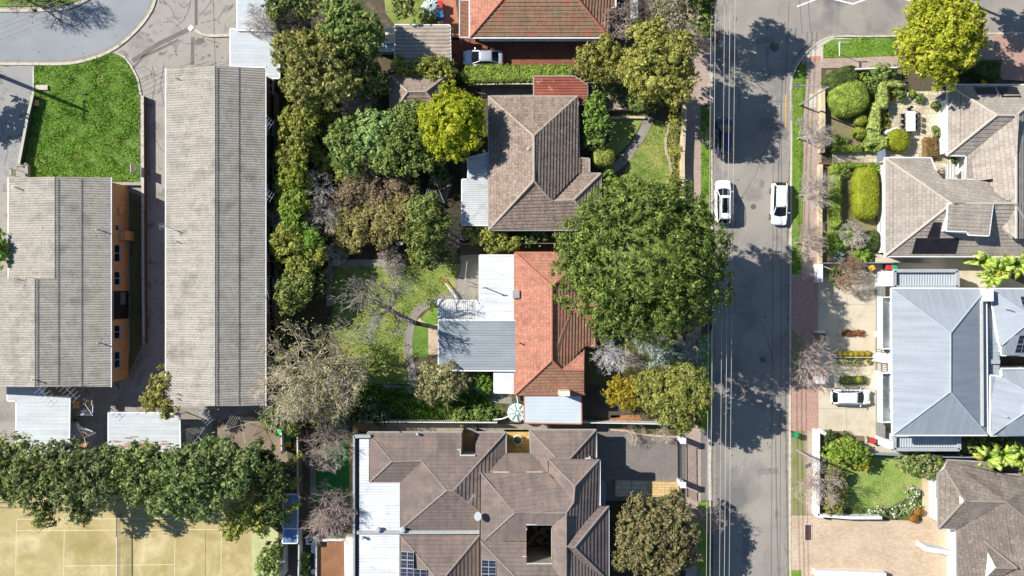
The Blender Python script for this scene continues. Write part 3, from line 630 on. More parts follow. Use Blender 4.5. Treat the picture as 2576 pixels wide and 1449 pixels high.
for a, b in (((380, 848), (800, 848)), ((592, 700), (592, 1190)),): addline(DJ, tp(3, 1, [a, b]), .03, .09)
for a, b in (((365, 185), (800, 180)), ((590, 185), (590, 385))): addline(DJ, tp(3, 2, [a, b]), .03, .09)
settag(DJ.build('concrete_joints', mat('joint', [(128, 116, 96), (140, 128, 106)], 3)), kind='structure')
sheet('garden_bed', tp(3, 2, [(365, 345), (560, 355), (650, 385), (725, 392), (728, 455), (380, 455)]), .095, mat('brown_bed', [(112, 94, 68), (134, 114, 86)], 1, .95, bump=.6), raised=1)
sheet('driveway', tp(3, 2, [(160, 990), (1450, 990), (1450, 1900), (160, 1900)]), .09, tanp, raised=1)
sheet('verge', tp(3, 2, [(148, 1402), (250, 1402), (250, 1900), (148, 1900)]), .1, lawnC, raised=1)
sheet('front_lawn', tp(3, 2, [(400, 540), (1300, 540), (1160, 700), (1160, 1030), (420, 1010)]), .1, mat('mown_lawn', [(104, 134, 46), (130, 154, 64), (152, 160, 84)], .5, .95, bump=.9, bscale=8, stain=(.7, (164, 160, 100), .54, .7), fine=.12), raised=1)
sheet('brick_path', tp(3, 2, [(1160, 690), (1300, 690), (1300, 1080), (1160, 1040)]), .11, tanp, raised=1)
sheet('brick_path', tp(3, 2, [(1038, 765), (1160, 768), (1160, 800), (1038, 798)]), .115, brickp, raised=1)
sheet('garden_bed', tp(3, 2, [(400, 930), (900, 940), (1030, 860), (1160, 800), (1160, 1030), (400, 1015)]), .105, mat('weedy_bed', []), raised=1)
sheet('patio', tp(3, 0, [(900, 690), (1400, 690), (1400, 1200), (890, 1200), (890, 1110), (910, 1010)]), .1, creamp, raised=1)
sheet('patio', tp(3, 0, [(1230, 1180), (1500, 1180), (1500, 1370), (1290, 1370)]), .104, creamp, raised=1)
sheet('garden_path', tp(3, 0, [(485, 1140), (890, 1140), (890, 1232), (485, 1232)]), .1, creamp, raised=1)
sheet('garden_bed', tp(3, 0, [(440, 530), (1010, 530), (1010, 690), (900, 700), (860, 1130), (490, 1130), (440, 900)]), .09, mat('dry_bed', [(104, 96, 60), (130, 116, 82), (110, 118, 62)], .9, .95, bump=.7), raised=1)
sheet('garden_bed', tp(3, 0, [(485, 1235), (850, 1235), (850, 1449)])+tp(3, 1, [(850, 480), (400, 530), (400, 0)])+tp(3, 0, [(395, 1300)]), .09, mat('dry_bed', []), raised=1)
sheet('side_path', tp(3, 1, [(810, 470), (1560, 480), (1560, 530), (1932, 700), (1932, 720), (1400, 720), (1100, 590), (720, 590), (700, 535), (810, 535)]), .1, concm, raised=1)
sheet('side_path', tp(3, 2, [(720, 440), (1050, 500), (1050, 545), (760, 545)]), .1, concm, raised=1)
sheet('side_street_lane', [(2500, 85), (2750, 80), (2750, 215), (2520, 200), (2505, 180)], .1, redp, raised=1)
# street paint, lid and joints
SP = MB()
for q in ([(218, 50), (300, 18), (395, -18)], [(490, -8), (640, 30), (760, -14)], [(1030, -6), (1088, 8), (1140, -6)]): addline(SP, tp(3, 0, q), .16, 3*Z+.004)
settag(SP.build('zigzag_road_marking', paintm), kind='structure')
SJ = MB()
for x in (258, 322): addline(SJ, [t(3, 0, x-20, 0), t(3, 0, x, 250)], .05, 3*Z+.004)
for q in ([(1966, 260), (1965, 700), (1962, 1449)], [(1945, 300), (1943, 900), (1940, 1449)], [(1985, 5), (1975, 240)]): addline(SJ, q, .05, 3*Z+.003)
addline(SJ, crack([(1935, 350), (1900, 440), (1870, 490), (1838, 600)], j=1.2)[0], .04, 3*Z+.003)
addline(SJ, crack([(1900, 780), (1930, 850), (1950, 930)], j=1.2)[0], .04, 3*Z+.003)
addline(SJ, [t(3, 0, 150, 765), t(3, 0, -130, 770)], .05, 3*Z+.003)
settag(SJ.build('road_joints', mat('tar_line', [(82, 78, 74), (96, 92, 88)], 2)), kind='structure')
settag(ribbon('yellow_kerb_line', [t(3, 0, 135, 715), t(3, 0, 132, 960)], .12, 3*Z+.006, plain('yellow_paint', (212, 150, 30), .7)), kind='structure')
ml = MB().cyl(W(*t(3, 0, 47, 354))[:2], .5, .008, .03, 24); o = ml.build('manhole_cover', mat('cast_iron', [(92, 84, 74), (110, 100, 88)], 8, .8, bump=.5)); settag(o, 'round iron manhole cover set in the street near the corner', 'manhole cover')
# kerb grate slots at the corner
for nm, P, lab in (('pit_lid', [(278, 645), (368, 645), (366, 682), (278, 680)], 'pale concrete pit lid on the lush lawn by its drive edge'),):
    mb = MB(); mb.prism([W(*q)[:2] for q in tp(0, 0, P)], 0, .22); settag(mb.build('concrete_cover', kerbm), lab, 'pit cover')
mb = MB(); mb.prism([W(*q)[:2] for q in tp(0, 0, [(1440, 187), (1468, 207), (1440, 238), (1415, 215)])], 0, .06); settag(mb.build('concrete_cover', plain('pale_concrete', (214, 208, 198), .8)), 'white square pit cover in the cracked asphalt yard', 'pit cover')
mb = MB(); c = W(*t(3, 2, 299, 1118)); mb.box((c[0], c[1], .1), (.95, 2.0, .06)); rt = thing('drain_pit', 'brown rectangular pit cover in the tan paved forecourt', 'drain', c); mb.build('surround', kerbm, rt); mb = MB(); mb.box((c[0], c[1], .125), (.68, 1.7, .03)); mb.build('grate', plain('rust_brown', (86, 52, 44), .8), rt)
# long grass
gm1 = leafmat('lush_grass', [(112, 156, 40), (146, 178, 62), (84, 128, 34), (178, 186, 92)], .35, .3)
gm2 = leafmat('garden_grass', [(98, 128, 30), (130, 150, 50), (84, 116, 28)], .5, .25)
grass('grass', LAWN, 170, .11, gm1, 1, .05)
grass('grass', [(1764, 270), (1787, 270), (1787, 590), (1764, 590)], 160, .09, gm1, 2, .04, .1)
grass('grass', tp(3, 0, [(288, 462), (285, 620), (262, 850), (262, 1449)])+[(2015, 690), (1992, 690), (1991, 483)]+tp(3, 0, [(178, 1000), (185, 620), (215, 540), (250, 490)]), 110, .07, gm2, 3, .04, .1)
grass('grass', tp(3, 0, [(480, 340), (640, 292), (975, 285), (975, 420), (640, 435), (415, 440), (415, 340)]), 140, .08, gm1, 4, .04, .1)
grass('grass', tp(1, 1, [(590, 570), (1540, 545), (1400, 790), (1180, 930), (1130, 1050), (1160, 1449), (900, 1449), (560, 1000)]), 110, .08, gm2, 5, .04)
grass('grass', tp(2, 0, [(1080, 905), (1172, 925), (1150, 1100), (1200, 1280), (1175, 1449), (860, 1449), (900, 1190)]), 90, .07, gm2, 6, .04)
grass('weeds', tp(1, 2, [(700, 0), (1780, 60), (1800, 270), (700, 270)]), 90, .25, leafmat('weeds', [(70, 104, 24), (104, 140, 40), (52, 84, 20)], .8, .35), 7, .07)
grass('weeds', tp(2, 0, [(1190, 900), (1285, 960), (1290, 1500), (1180, 1500), (1205, 1290), (1160, 1060)]), 70, .2, leafmat('dry_weeds', [(120, 124, 50), (150, 140, 70), (84, 110, 36)], .8, .35), 8, .06)
grass('grass', tp(3, 2, [(560, 560), (1150, 640), (1150, 900), (600, 960), (420, 1000), (400, 560)]), 60, .06, gm2, 15, .04, .1)
# fallen leaves under the trees
def litter(name, poly, dens, m, seed): return grass(name, poly, dens, .04, m, seed, .06, .03)
litm = leafmat('leaf_litter', [(120, 96, 60), (90, 74, 50), (150, 124, 78)], 1.0, .4)
litter('leaf_litter', [(690, 160), (1160, 200), (1160, 640), (840, 660), (840, 1060), (690, 1060)], 35, litm, 9)
litter('leaf_litter', [(1480, 180), (1725, 180), (1725, 290), (1480, 290)], 40, litm, 10)
litter('leaf_litter', [(1475, 850), (1790, 850), (1790, 1075), (1475, 1060)], 40, litm, 11)

# wear on the street: patches, oil marks, litter in the gutters
rr = random.Random(21); WM = MB(); OM = MB()
def blot(mb, u, v, ru, rv, z, n=11):
    mb.face([W(u+ru*math.cos(6.283*i/n)*rr.uniform(.6, 1.15), v+rv*math.sin(6.283*i/n)*rr.uniform(.6, 1.15), z) for i in range(n)])
for k in range(16): blot(WM, rr.uniform(1812, 1965), rr.uniform(120, 1440), rr.uniform(3, 9), rr.uniform(6, 26), 3*Z+.001+k*.00005)
for q in (((1902, 96), (1946, 92), (1948, 108), (1904, 112)), ((1830, 700), (1846, 700), (1845, 790), (1829, 790)), ((1905, 1180), (1958, 1176), (1958, 1192), (1906, 1196)), ((1868, 1330), (1884, 1330), (1884, 1420), (1868, 1420))): WM.face([W(*p, 3*Z+.0022) for p in q])
for k in range(40): blot(OM, rr.choice([rr.gauss(1845, 6), rr.gauss(1935, 6)]), rr.uniform(0, 1449), rr.uniform(1, 3), rr.uniform(1.5, 6), 3*Z+.0026+k*.00003, 8)
for k in range(14): blot(OM, rr.uniform(20, 300), rr.uniform(50, 140), rr.uniform(1, 4), rr.uniform(1, 3), 3*Z+.0026, 8)
for k in range(18): blot(OM, rr.uniform(360, 560), rr.uniform(20, 150), rr.uniform(1, 6), rr.uniform(1, 4), 3*Z+.0026+k*.0001, 8)
settag(WM.build('asphalt_patches', mat('asphalt_mend', [(118, 114, 110), (136, 131, 125)], .8, .95, fine=.1)), kind='structure'); settag(OM.build('oil_stains', mat('oil_mark', [(100, 97, 93), (116, 112, 107)], 2, .8)), kind='structure')
litter('leaf_litter', [(1793, 0), (1803, 0), (1803, 1449), (1793, 1449)], 22, litm, 12); litter('leaf_litter', [(1974, 250), (1984, 250), (1980, 1449), (1970, 1449)], 16, litm, 13); litter('leaf_litter', [(1990, 700), (2058, 700), (2130, 780), (2130, 960), (1990, 960)], 5, litm, 14)
for u, v in ((1895, 520), (1918, 905)): o = MB().cyl(W(u, v)[:2], .3, .008, .022, 18).build('valve_cover', mat('cast_iron', [])); settag(o, 'small round iron valve cover in the street '+('between the two white cars' if v < 600 else 'in the deep tree shade'), 'valve cover')
# ---------------- building materials ----------------
def smat(*a, **k): return mat(*a, streak=.13, fine=.07, **k)
asb = mat('weathered_corrugated_cement', [(132, 125, 114), (166, 158, 146), (145, 138, 126)], .45, .9, bump=.3, bscale=18, detail=10, streak=.14, fine=.24, stain=(2.6, (132, 124, 113), .56, .72))
whiteroof = smat('pale_sheet_roof', [(176, 184, 190), (192, 198, 202)], .3, .55, stain=(.5, (168, 178, 182), .55, .8))
whiterust = smat('rust_stained_sheet', [(176, 184, 190), (192, 198, 202)], .3, .55, stain=(.4, (150, 104, 82), .58, .72))
brightroof = smat('white_painted_sheet', [(200, 202, 205), (214, 216, 218)], .5, .5, stain=(1.2, (184, 186, 188), .55, .75))
oldwhite = smat('flaking_white_sheet', [(190, 188, 182), (212, 208, 203)], 1.2, .6, stain=(1.6, (178, 150, 116), .6, .72))
bluegrey = smat('blue_grey_sheet', [(136, 145, 152), (148, 157, 163)], .3, .5)
steel = smat('grey_blue_colour_steel', [(140, 148, 158), (150, 158, 168)], .25, .5)
tileB = smat('lichen_brown_tiles', [(128, 106, 90), (156, 134, 118), (140, 122, 110)], .8, .9, bump=.3, bscale=12, brick=(.33, .3, (120, 110, 104), .012, (206, 196, 190)), stain=(7, (206, 198, 190), .6, .66))
tileO = smat('terracotta_tiles', [(164, 100, 78), (190, 124, 100), (176, 112, 88)], .6, .85, bump=.2, brick=(.33, .26, (150, 120, 108), .012, (220, 205, 198)), stain=(6, (206, 160, 136), .58, .68))
tileT = smat('mossy_terracotta_tiles', [(150, 124, 96), (172, 126, 96), (140, 128, 100)], .5, .9, bump=.2, brick=(.33, .26, (120, 100, 88), .012, (212, 200, 190)), stain=(.7, (190, 92, 62), .56, .7))
tileG = smat('grey_brown_flat_tiles', [(108, 94, 88), (124, 108, 101), (115, 102, 96)], .5, .8, bump=.15, brick=(.4, .42, (190, 186, 182), .01, (234, 228, 224)), stain=(.5, (142, 120, 110), .52, .75))
tileS = smat('beige_slab_tiles', [(156, 145, 134), (169, 158, 146)], .4, .85, bump=.15, brick=(.36, .6, (132, 120, 112), .012, (226, 218, 212)))
tileK = smat('mid_brown_slab_tiles', [(122, 110, 99), (142, 128, 116)], .5, .85, bump=.2, brick=(.36, .6, (118, 106, 98), .012, (220, 212, 206)), stain=(3.0, (176, 164, 150), .6, .7))
tileM = mat('mossy_green_brown_tiles', [(104, 104, 74), (128, 120, 92), (118, 108, 80)], .6, .9, bump=.2, brick=(.33, .26, (84, 76, 60), .02, (206, 200, 186)), stain=(1.0, (190, 96, 66), .6, .7))
redrust = smat('red_rusted_sheet', [(140, 70, 52), (168, 90, 68)], .5, .7, stain=(1.5, (196, 150, 120), .6, .7))
capB = mat('lichen_ridge_caps', [(150, 136, 122), (178, 164, 148)], 2, .9, bump=.4); capO = mat('orange_ridge_caps', [(170, 98, 76), (190, 116, 92)], 2, .85)
capG = mat('grey_ridge_caps', [(132, 120, 112), (146, 134, 126)], 2, .85); capS = mat('beige_ridge_caps', [(176, 162, 148), (188, 174, 160)], 2, .85); capW = plain('sheet_flashing', (150, 160, 170), .5)
brickO = mat('orange_brick', [(228, 176, 112), (238, 190, 126)], .8, .9, brick=(.086, .24, (190, 150, 110), .012, (214, 196, 180)), stain=(1.4, (206, 146, 88), .6, .8))
brickR = mat('red_brown_brick', [(126, 78, 60), (144, 94, 74)], .8, .9, brick=(.086, .24, (140, 124, 112), .012, (208, 190, 180)))
render_w = mat('white_render', [(212, 212, 210), (224, 224, 222)], .6, .8); render_c = mat('cream_render', [(206, 196, 176), (218, 208, 190)], .6, .85)
gutW = plain('white_gutter', (214, 216, 216), .5); gutD = plain('dark_gutter', (84, 82, 80), .5); gutG = plain('grey_gutter', (146, 146, 142), .5); gutO = plain('rusty_gutter', (176, 104, 74), .7); gutBG = plain('slate_fascia', (112, 122, 134), .5)
winf = plain('window_frame_white', (176, 176, 172), .5); wing = glass('window_glass'); darkf = plain('window_frame_dark', (40, 42, 46), .5); blind = plain('blind', (170, 168, 160), .7)
alum = plain('aluminium', (188, 190, 192), .35, .6); solarm = mat('solar_cells', [(26, 30, 48), (32, 38, 60)], 1, .2, spec=.6); thermal = mat('black_collector', [(30, 28, 34), (44, 40, 46)], 1, .35)
steelw = plain('galvanised_steel', (180, 184, 188), .45, .3); concw = plain('grey_block', (150, 144, 134), .9)
def PT(P, k): return W(*P[k])
def onpl(P, a, b, c, *ks):
    """set the height of the surveyed points ks so that they lie in the roof plane through a, b, c"""
    A = PT(P, a); n = np.cross(PT(P, b)-A, PT(P, c)-A)
    for k in ks:
        u, v = P[k][:2]; p0, p1 = W(u, v, 0), W(u, v, 1); P[k] = (u, v, float(((A-p0)@n)/((p1-p0)@n)))
def roof(root, P, faces, m, outline, caps=(), capm=None, mode='tile', pitch=.34, depth=.07, gutter=None, wall=None, eave=.45, fas=.22, cw=.13, name='roof', open_=False, gsk=(), wz=None):
    mb = MB()
    for f in faces:
        if isinstance(f, tuple): k, o = f[0], f[1]
        else: k, o = f, {}
        surf(mb, [PT(P, x) for x in k], o.get('mode', mode), o.get('pitch', pitch), o.get('depth', depth), o.get('d'))
    O = [PT(P, k) for k in outline]; n = len(O); A = sum(O[i][0]*O[(i+1) % n][1]-O[(i+1) % n][0]*O[i][1] for i in range(n))
    if A < 0: O = O[::-1]
    O = [p-[0, 0, .012] for p in O]; lowz = np.array([0, 0, fas])
    for i in range(n):
        a, b = O[i], O[(i+1) % n]; mb.face([a-lowz, b-lowz, b, a])
    ro = mb.build(name, m, root)
    sf = MB(); hm = min(p[2] for p in O)
    sf.face([(p[0], p[1], hm-fas+.01) for p in O[::-1]]); so_ = sf.build('soffit', plain('soffit_board', (196, 190, 180), .8), root)
    import bmesh
    bm = bmesh.new(); bm.from_mesh(so_.data); bmesh.ops.triangulate(bm, faces=bm.faces[:]); bm.to_mesh(so_.data); bm.free()
    if caps:
        cb = MB()
        for c in caps:
            for a, b in zip(c, c[1:]):
                p, q = PT(P, a), PT(P, b); cb.tube([p+[0, 0, .02], q+[0, 0, .02]], cw, 6)
        cb.build('ridge_cap', capm, ro)
    if gutter is not None:
        gb = MB(); skip = [set(x) for x in gsk]; OK = list(outline)
        for i in range(n):
            ka, kb = OK[i], OK[(i+1) % n]
            if set((ka, kb)) in skip: continue
            p, q = PT(P, ka), PT(P, kb)
            if abs(p[2]-q[2]) > .25: continue
            d = (q-p)/np.linalg.norm(q-p); s = np.array([d[1], -d[0], 0])*(1 if A > 0 else -1)
            gb.bar(p+s*.055-d*.03+[0, 0, .01], q+s*.055+d*.03+[0, 0, .01], .13, .13)
        gb.build('gutter', gutter, root)
    if wall is not None:
        I = inset(O, eave); wb = MB(); d = 0
        for i in range(n):
            j = (i+1) % n; a, b = I[i], I[j]; za, zb = (O[i][2]-fas, O[j][2]-fas) if wz is None else (wz, wz); l = float(np.linalg.norm(b-a))
            wb.face([(*a, 0), (*b, 0), (*b, zb), (*a, za)], [(d, 0), (d+l, 0), (d+l, zb), (d, za)]); d += l
        wo = wb.build('wall', wall, root); root['_'] = 1; del root['_']
        return ro, I
    return ro, O
def window(parent, p, ang, w, h, frame=None, mull=1, sill=True, out=.04):
    """p = centre on the wall face, ang = direction of outward normal"""
    frame = frame or winf; nx, ny = math.cos(ang), math.sin(ang); tx, ty = -ny, nx; f = MB(); g = MB()
    def pt(a, b, o): return np.array([p[0]+tx*a+nx*o, p[1]+ty*a+ny*o, p[2]+b])
    def slab(mb, a0, a1, b0, b1, o0, o1):
        c = [pt(a0, b0, o0), pt(a1, b0, o0), pt(a1, b1, o0), pt(a0, b1, o0), pt(a0, b0, o1), pt(a1, b0, o1), pt(a1, b1, o1), pt(a0, b1, o1)]
        for q in ((4, 5, 6, 7), (0, 4, 7, 3), (1, 2, 6, 5), (3, 7, 6, 2), (0, 1, 5, 4)): mb.face([c[i] for i in q])
    t_ = .06
    for a0, a1, b0, b1 in [(-w/2, w/2, h/2-t_, h/2), (-w/2, w/2, -h/2, -h/2+t_), (-w/2, -w/2+t_, -h/2+t_, h/2-t_), (w/2-t_, w/2, -h/2+t_, h/2-t_)]+[(-w/2+w*(k+1)/(mull+1)-.03, -w/2+w*(k+1)/(mull+1)+.03, -h/2+t_, h/2-t_) for k in range(mull)]: slab(f, a0, a1, b0, b1, 0, out)
    if sill: slab(f, -w/2-.08, w/2+.08, -h/2-.08, -h/2-.003, 0, .14)
    slab(g, -w/2+t_, w/2-t_, -h/2+t_, h/2-t_, 0, .015)
    fo = f.build('window', frame, parent); g.build('pane', wing, fo); return fo
def wall_windows(root, I, i, n, z=1.5, w=1.5, h=1.1, frame=None, skip=()):
    a, b = I[i], I[(i+1) % len(I)]; d = (b-a)/np.linalg.norm(b-a); nrm = np.array([d[1], -d[0]])
    for k in range(n):
        if k in skip: continue
        c = a+(b-a)*(k+.5)/n; window(root, (c[0]+nrm[0]*.005, c[1]+nrm[1]*.005, z), math.atan2(nrm[1], nrm[0]), w, h, frame)
def edges(I, md=2.5): return [i for i in range(len(I)) if np.linalg.norm(I[(i+1) % len(I)]-I[i]) > md]
def auto_windows(root, I, z=1.5, sp=4.5, frame=None, w=1.5):
    for i in edges(I, 3.2):
        l = np.linalg.norm(I[(i+1) % len(I)]-I[i]); wall_windows(root, I, i, max(1, int(l/sp)), z, w, frame=frame)
def centre(P): A = np.array([W(*p) for p in P.values()]); return (A[:, 0].mean(), A[:, 1].mean(), 0)
def panel_array(root, quad, nx, ny, name='solar_panel', m=None, lift=.12, frame=True):
    """quad: four (u,v,h) corners; each module is a part, cell lines as narrow gaps"""
    A, B, C, D = [W(*q)+[0, 0, lift] for q in quad]; f = lambda x, y: A*(1-x)*(1-y)+B*x*(1-y)+C*x*y+D*(1-x)*y; e = .004
    for i in range(nx):
        for j in range(ny):
            x0, x1, y0, y1 = i/nx+e, (i+1)/nx-e, j/ny+e, (j+1)/ny-e; fr = MB(); c = [f(x0, y0), f(x1, y0), f(x1, y1), f(x0, y1)]; dz = np.array([0, 0, .04]); fr.face(c)
            for k in range(4): fr.face([c[k]-dz, c[(k+1) % 4]-dz, c[(k+1) % 4], c[k]])
            o = fr.build(name, alum if frame else (m or solarm), root)
            if frame:
                cb = MB(); K = 3; L = 2
                for a in range(K):
                    for b in range(L):
                        g = .02; xx0, xx1 = x0+(x1-x0)*(a/K*.94+.03+g/3), x0+(x1-x0)*((a+1)/K*.94+.03-g/3); yy0, yy1 = y0+(y1-y0)*(b/L*.94+.03+g/2), y0+(y1-y0)*((b+1)/L*.94+.03-g/2)
                        cb.face([f(x, y)+[0, 0, .006] for x, y in ((xx0, yy0), (xx1, yy0), (xx1, yy1), (xx0, yy1))])
                cb.build('cells', m or solarm, o)
def antenna(root, u, v, h, ang, L=1.3, mast=1.2, n=7, el=.5):
    b = W(u, v, h); mb = MB(); mb.tube([b, b+[0, 0, mast]], .025, 5); top = b+[0, 0, mast]; d = np.array([math.cos(ang), math.sin(ang), 0]); s = np.array([-d[1], d[0], 0])
    mb.tube([top-d*L*.3, top+d*L*.7], .02, 4)
    for k in range(n):
        c = top-d*L*.3+d*L*k/(n-1); w = el*(1-.35*k/n); mb.tube([c-s*w, c+s*w], .018, 4)
    mb.build('antenna', alum, root)
def vent(root, u, v, h, r=.09, hh=.6, m=None, cowl=True):
    b = W(u, v, h); mb = MB(); mb.cyl(b[:2], r, b[2]-.1, b[2]+hh, 12)
    if cowl: mb.cyl(b[:2], r*1.7, b[2]+hh, b[2]+hh+.12, 12, r*1.1)
    mb.build('roof_vent', m or steelw, root)
# ================= flats on the left =================
he, = (4.6,)
L1 = dict(a=(22, 447, he), b=(138, 445, 5.75), c=(278, 447, he), d=(278, 973, he), e=(88, 973, 6.15), f=(-100, 973, he), g=(-100, 700, he), h=(22, 700, he), i=(88, 700, 6.15), j=(138, 700, 5.75), k=(138.5, 700, 5.75))
r1 = thing('apartment_block', 'L-shaped flats with grey corrugated roof and orange brick wall beside the shaded alley', 'apartment block', W(150, 700), 'corrugated roofed flats')
ro, I1 = roof(r1, L1, [['a', 'b', 'j', 'h'], ['b', 'c', 'd', 'e', 'i', 'j'], ['g', 'i', 'e', 'f']], asb, ['a', 'b', 'c', 'd', 'e', 'f', 'g', 'i', 'h'], mode='corr', pitch=.26, depth=.06, gutter=gutW, wall=brickO, eave=.35, caps=[['b', 'j'], ['i', 'e']], capm=asb, cw=.06)
def laps(root, us, v0, v1, P):
    for u in us:
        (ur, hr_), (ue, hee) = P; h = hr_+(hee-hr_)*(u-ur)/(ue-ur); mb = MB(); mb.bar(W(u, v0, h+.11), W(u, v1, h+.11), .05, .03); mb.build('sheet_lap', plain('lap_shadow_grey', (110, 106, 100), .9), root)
laps(r1, (145, 204), 449, 971, ((138, 5.75), (278, he))); laps(r1, (93,), 702, 971, ((88, 6.15), (278, he)))
# east wall fittings
e_i = max(range(len(I1)), key=lambda i: min(I1[i][0], I1[(i+1) % len(I1)][0])); wx = I1[e_i][0]
def on_east(root, wx, v, z, w, h, **k):  # v is the plan line of the photograph at that height
    y = W(0, v, z)[1]; return window(root, (wx+.005, y, z), 0, w, h, **k)
for v, w in ((573, .6), (637, 1.9), (700, 1.5), (835, 1.5), (905, 1.8)): on_east(r1, wx, v, 2.6, w, 1.25 if w > 1 else .8, mull=1)
dp = MB()
for v in (593, 672, 934): y = W(0, v, 2)[1]; dp.tube([(wx+.08, y, 0), (wx+.08, y, 4.2)], .05, 6)
dp.build('downpipe', mat('orange_pipe', [(214, 160, 110), (224, 172, 122)], 2), r1)
mb = MB(); y = W(0, 590, 3)[1]; mb.box((wx+.35, y, 2.3), (.7, 1.0, .12)); mb.box((wx+.65, y, 1.15), (.1, 1.0, 2.3)); mb.build('porch_screen', brickO, r1)
y0, y1 = W(0, 732, 2.5)[1], W(0, 803, 2.5)[1]
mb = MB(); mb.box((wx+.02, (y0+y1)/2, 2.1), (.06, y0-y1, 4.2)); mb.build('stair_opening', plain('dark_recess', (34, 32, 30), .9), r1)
mb = MB()
for k in range(5): mb.tube([(wx+.1, y0-.15, 1+k*.22), (wx+.1, y0-1.5, 1+k*.22)], .02, 4)
mb.tube([(wx+.12, y1+.05, 3.6), (wx+.12, y0-.05, 3.6)], .04, 4); mb.build('stair_railing', winf, r1)
mb = MB(); y = W(0, 528, 3)[1]; mb.box((wx+.15, y, 2.2), (.3, .6, .6)); mb.build('meter_box', mat('orange_pipe', []), r1)
antenna(r1, 50, 699, 5.3, 2.9, 1.6, 1.3); antenna(r1, 130, 985, 5.2, -.8, 2.2, 1.4, 6, .8); antenna(r1, 185, 972, 5.0, -.8, 2.2, 1.4, 6, .8)
for u, v, h in ((40, 623, 5.0), (60, 627, 4.95)): pass
for u, v, h in ((250, 578, 4.8), (252, 862, 4.8), (90, 955, 6.1), (42, 472, 5.0)): vent(r1, u, v, h, .06, .7, cowl=False)
L2 = dict(a=(418, 172, he), b=(541, 166, 5.9), c=(667, 172, he), d=(667, 1021, he), e=(541, 1021, 5.9), f=(418, 1021, he))
r2 = thing('apartment_block', 'long straight flats with one full-length grey corrugated gable roof between alley and dark gardens', 'apartment block', W(541, 600), 'corrugated roofed flats')
ro2, I2 = roof(r2, L2, [['a', 'b', 'e', 'f'], ['b', 'c', 'd', 'e']], asb, 'abcdef', mode='corr', pitch=.26, depth=.06, gutter=gutW, wall=brickR, eave=.35, caps=[['b', 'e']], capm=asb, cw=.06)
laps(r2, (546, 600), 169, 1019, ((541, 5.9), (667, he)))
wx2 = max(p[0] for p in I2)
for v in (215, 320, 420, 480, 580, 640, 713, 770, 860, 940): on_east(r2, wx2, v, 1.6, 1.6, 1.3)
for v in (320, 480, 640, 713, 770, 940): on_east(r2, wx2, v, 3.5, 1.4, .9)
for u, v, a in ((668, 305, -.6), (668, 487, -.5), (655, 745, .2), (520, 1035, -.8)): antenna(r2, u, v, 4.9 if u > 600 else 5.6, a, 1.8, 1.4, 7, .7)
for u, v, h in ((445, 198, 4.9), (447, 990, 4.9), (447, 1002, 4.9), (445, 580, 4.9), (447, 608, 4.9)): vent(r2, u, v, h, .05, .6, cowl=False)
antenna(r2, 425, 572, 4.7, .2, 1.0, 1.6, 7, .35)
# ================= sheds and carports =================
def shed(name, label, cat, pts, h, m, mode='corr', pitch=.076*2, depth=.018, d=None, wall=None, posts=True, gutter=gutW, eave=.12, group=None, slope=0.0, wz=None, sd='v', fas=.12):
    """flat or skillion roof; pts survey px; slope metres of fall from first v to last"""
    vs = [p[1] for p in pts] if sd == 'v' else [p[0] for p in pts]; lo, hi = min(vs), max(vs); P = {}
    for i, p in enumerate(pts): P[str(i)] = (p[0], p[1], h-slope*(((p[1] if sd == 'v' else p[0])-lo)/(hi-lo)))
    rt = thing(name, label, cat, centre(P), group); K = [str(i) for i in range(len(pts))]
    ro, I = roof(rt, P, [(K, dict(d=d))], m, K, mode=mode, pitch=pitch, depth=depth, gutter=gutter, wall=wall, eave=eave, fas=fas)
    if wall is None and posts:
        for q in inset([PT(P, k) for k in K], .25):
            mb = MB(); mb.box((q[0], q[1], (h-slope-.14)/2), (.09, .09, h-slope-.14)); mb.build('post', gutG, rt)
    return rt, P, I
EW, NS = (0, 1.0), (1.0, 0)   # direction in which the ribs run is g: (1,0) ribs run east-west
shed('carport', 'long white sheet carport by the cracked yard at the top edge, bare twigs over it', 'carport', [(597, -120), (690, -120), (690, 77), (597, 75)], 2.6, whiteroof, d=NS, group='white sheet carports')
shed('carport', 'white sheet carport roof directly north-east of the long corrugated flats', 'carport', [(580, 73), (702, 84), (702, 196), (672, 196), (672, 168), (580, 167)], 2.4, whiteroof, d=NS, group='white sheet carports')
shed('carport', 'stepped white sheet carport with the car nose poking out of its right side', 'carport', tp(0, 2, [(55, 25), (325, 25), (325, 95), (524, 98), (518, 505), (124, 505), (124, 126), (58, 124)]), 2.5, whiteroof, d=NS, group='white sheet carports')
shed('carport', 'white sheet carport with a rust-stained lower half above the dark tree row', 'carport', tp(0, 2, [(820, 220), (1352, 222), (1358, 520), (820, 520)]), 2.5, whiteroof, d=NS, group='white sheet carports')
rr = random.Random(8); mb = MB()
for k in range(70):
    x, y = rr.gauss(1070, 95), 505-abs(rr.gauss(0, 38)); w, h_ = rr.uniform(8, 50), rr.uniform(3, 9); q = W(*t(0, 2, x, y), 2.53); n_ = 7; mb.face([(q[0]+w/67*math.cos(6.283*i/n_)*rr.uniform(.6, 1.2), q[1]+h_/67*math.sin(6.283*i/n_)*rr.uniform(.6, 1.2), 2.521+k*.0002) for i in range(n_)])
mb.build('rust_patches', mat('rust_scale', [(150, 96, 72), (176, 124, 98), (160, 140, 126)], 3, .9), bpy.data.objects['carport.003'])
shed('garage', 'garage with grey ribbed cement roof left of the silver car driveway', 'garage', tp(1, 0, [(1050, 190), (1460, 192), (1466, 462), (1050, 458)]), 2.7, smat('tan_cement_sheet', [(142, 128, 112), (170, 155, 138), (152, 138, 122)], .6, .9, bump=.3), d=NS, pitch=.4, depth=.09, wall=render_c, slope=.01)
